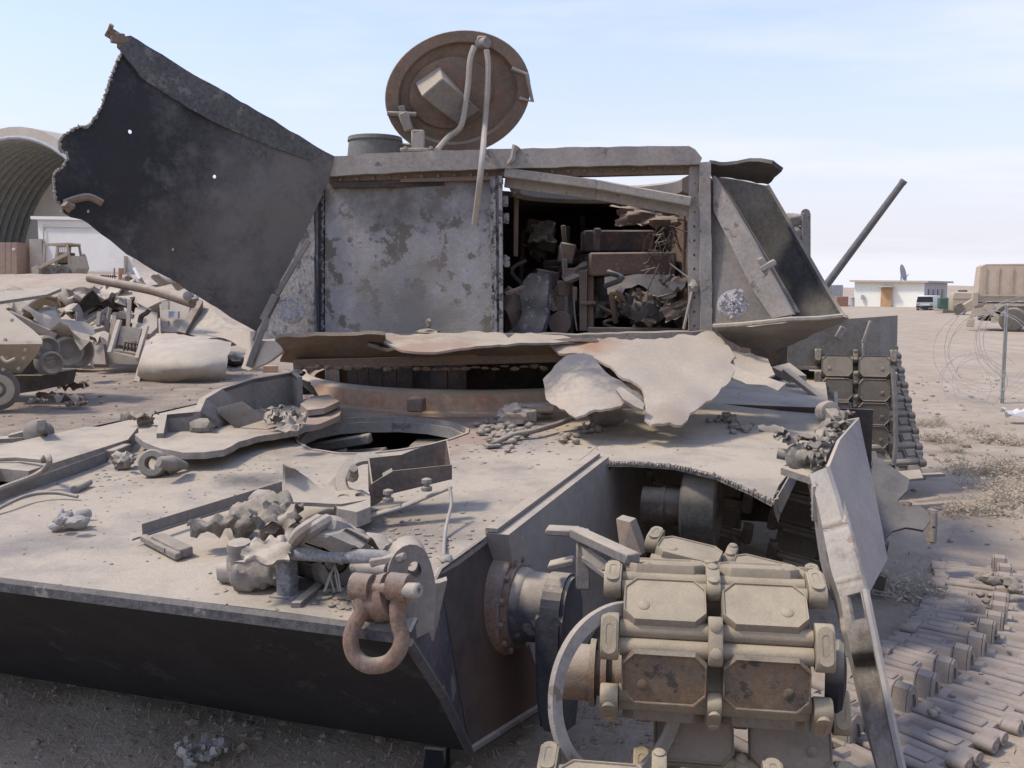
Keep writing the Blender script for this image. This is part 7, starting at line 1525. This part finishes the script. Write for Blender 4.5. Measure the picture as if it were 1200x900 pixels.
def shrub(px, py, size, seed, lab, name='dry_shrub', grp='dry shrubs on the sand'):
    q = random.Random(seed); p0 = G(px, py); bm = NB()
    for i in range(int(60*size/.3)+12):
        a = q.uniform(0, 6.28); el = q.uniform(.05, .75); l = size*.6*q.uniform(.4, 1.0); b0 = p0+V((q.gauss(0, size*.3), q.gauss(0, size*.25), 0))
        d = V((math.cos(a)*math.cos(el), math.sin(a)*math.cos(el), math.sin(el))); p1 = b0+d*l*.5+V((q.gauss(0, .02), q.gauss(0, .02), 0)); p2 = b0+d*l+V((q.gauss(0, .04), q.gauss(0, .04), -.02)); w_ = .0022*(1+size)
        for pa_, pb_ in ((b0, p1), (p1, p2), (p1, p1+V((q.gauss(0, .07), q.gauss(0, .07), q.uniform(.01, .08))))):
            s_ = (pb_-pa_).cross(V((q.gauss(0, 1), q.gauss(0, 1), q.gauss(0, 1))))
            if s_.length < 1e-6: continue
            s_ = s_.normalized()*w_; t_ = s_.cross((pb_-pa_).normalized())*.8
            a0 = [bm.verts.new(x) for x in (pa_+s_, pa_-s_*.5+t_, pa_-s_*.5-t_)]; e0 = bm.verts.new(pb_)
            for k in range(3): bm.faces.new((a0[k], a0[(k+1) % 3], e0))
        for k in range(4):
            c = p1.lerp(p2, q.random())+V((q.gauss(0, .02), q.gauss(0, .02), q.gauss(0, .015))); u = V((q.gauss(0, 1), q.gauss(0, 1), q.gauss(0, 1))).normalized()*q.uniform(.008, .022); v = u.orthogonal().normalized()*q.uniform(.004, .008); bm.faces.new([bm.verts.new(x) for x in (c-u, c+v, c+u, c-v)])
    o = finish(bm, name, M_bush, None, 0); tag(o, lab, 'shrub', grp)
SH_ = [(1094, 497, .26, 'dry shrub right beside the dark track of the second vehicle, upper'), (1100, 517, .38, 'low dry shrub beside the dark track of the second vehicle, lower'), (1140, 507, .2, 'tiny shrub in the sand between the track and the post'), (1157, 516, .3, 'small shrub in the sand below the picket post'), (1185, 520, .34, 'shrub near the right edge above the big shrub'), (1150, 555, .5, 'left half of the widest dry shrub clump at right'), (1188, 558, .55, 'widest dry shrub at the right edge'), (1120, 530, .14, 'thin sprig left of the widest shrub'), (1130, 600, .28, 'faint low dry growth on the sand below the wide shrubs'), (1190, 590, .34, 'low dry growth at the right edge below the widest shrub'), (1165, 603, .18, 'small sprig on the sand above the ground track'), (1065, 700, .3, 'sparse dry twigs in the sand between fender and ground track'), (1085, 500, .2, 'small sprig close to the dark track'), (1172, 575, .4, 'flat dry shrub just below the two wide shrubs')]
for i, (x, y, s_, lab) in enumerate(SH_): shrub(x, y, s_, i+1, lab)
bm = NB(); crumple(bm, G(1194, 496)+V((0, 0, .06)), .34, .22, .12, 3, None, 9, .006); o = finish(bm, 'white_bag', M_whitep); tag(o, 'crumpled white plastic bag on the sand at the right edge', 'bag')
bm = NB()
for i in range(26): q = random.Random(i+5); c = G(237, 893); lump(bm, c+V((q.gauss(0, .04), q.gauss(0, .03), .02+q.uniform(0, .04))), (q.uniform(.008, .02),)*3, i, .6, 3)
o = finish(bm, 'ash_clod', M_cloth); tag(o, 'grey clod of ash on the ground at the bottom edge in front of the hull', 'clod')
bm = NB(); a = P(512, 875, 2.75); box(bm, (0, 0, -.05), (.07, .06, .12), frame(a, (1, -.2, 0), (0, 1, 0)), .006); cyl(bm, a+V((-.06, 0, -.09)), a+V((.06, -.02, -.09)), .02, .02, 10); finish(bm, 'tow_foot', M_black, W)
# straw and stubble around the nose, stones over the yard
bm = NB(); q = random.Random(31)
def blade(p, l, w_, up):
    a = q.uniform(0, 6.28); d = V((math.cos(a), math.sin(a), up)).normalized()*l; s_ = V((-d.y, d.x, 0)); s_ = s_.normalized()*w_ if s_.length > 1e-5 else V((w_, 0, 0)); m_ = p+d*.55+V((0, 0, .01))
    v = [bm.verts.new(x) for x in (p-s_, p+s_, m_+s_*.7, m_-s_*.7)]; bm.faces.new(v); e = bm.verts.new(p+d+V((0, 0, -.01))); bm.faces.new((v[3], v[2], e))
for i in range(11000):
    x = q.uniform(-2.2, 1.0); y = q.uniform(2.0, 4.2)
    if noise.noise(V((x*1.5, y*1.5, 3)))+q.uniform(-.5, .5) < -.05: continue
    blade(V((x, y, gz(x, y))), q.uniform(.012, .06)*(1.5 if q.random() < .1 else 1), q.uniform(.001, .0024), q.choice((.02, .08, .2, .45)))
for i in range(2600):
    x = q.uniform(.8, 3.2); y = q.uniform(2.2, 7.5)
    if noise.noise(V((x*1.2, y*1.2, 8)))+q.uniform(-.3, .3) < .12: continue
    blade(V((x, y, gz(x, y))), q.uniform(.02, .08), q.uniform(.0015, .003), q.choice((.1, .2, .5)))
o = finish(bm, 'straw', M_straw, None, 0); tag(o, 'dry straw and stubble strewn on the ground round the nose', 'straw', kind='stuff')
bm = NB()
for i in range(2600):
    if i < 1100: x = q.uniform(1.0, 8.0); y = q.uniform(2.5, 16)
    elif i < 1900: x = q.uniform(-2.4, 1.2); y = q.uniform(2.1, 4.0)
    else: x = q.uniform(-9, -1.5); y = q.uniform(8, 18)
    s_ = abs(q.gauss(0, .009))+.004
    if y > 6: s_ *= 1.7
    r = bmesh.ops.create_icosphere(bm, subdivisions=1, radius=1); k = (q.uniform(.7, 1.3), q.uniform(.7, 1.3), q.uniform(.4, .8)); p = V((x, y, gz(x, y)+s_*.2))
    for v in r['verts']: v.co = V((v.co.x*k[0]*q.uniform(.75, 1.2), v.co.y*k[1]*q.uniform(.75, 1.2), v.co.z*k[2]))*s_+p
for i in range(350):
    x = q.uniform(-2.3, .9); y = q.uniform(2.2, 3.9); s_ = abs(q.gauss(0, .008))+.003; lump(bm, V((x, y, gz(x, y)+s_*.2)), (s_, s_*q.uniform(.6, 1), s_*.5), i, .6, 2.5, 1)
o = finish(bm, 'pebbles', mat('brown_pebbles', (.24, .185, .135), (.36, .285, .215), sc=20, bump=.4, vary=.5), None, 30); tag(o, 'pebbles and grit scattered over the sand', 'gravel', kind='stuff')
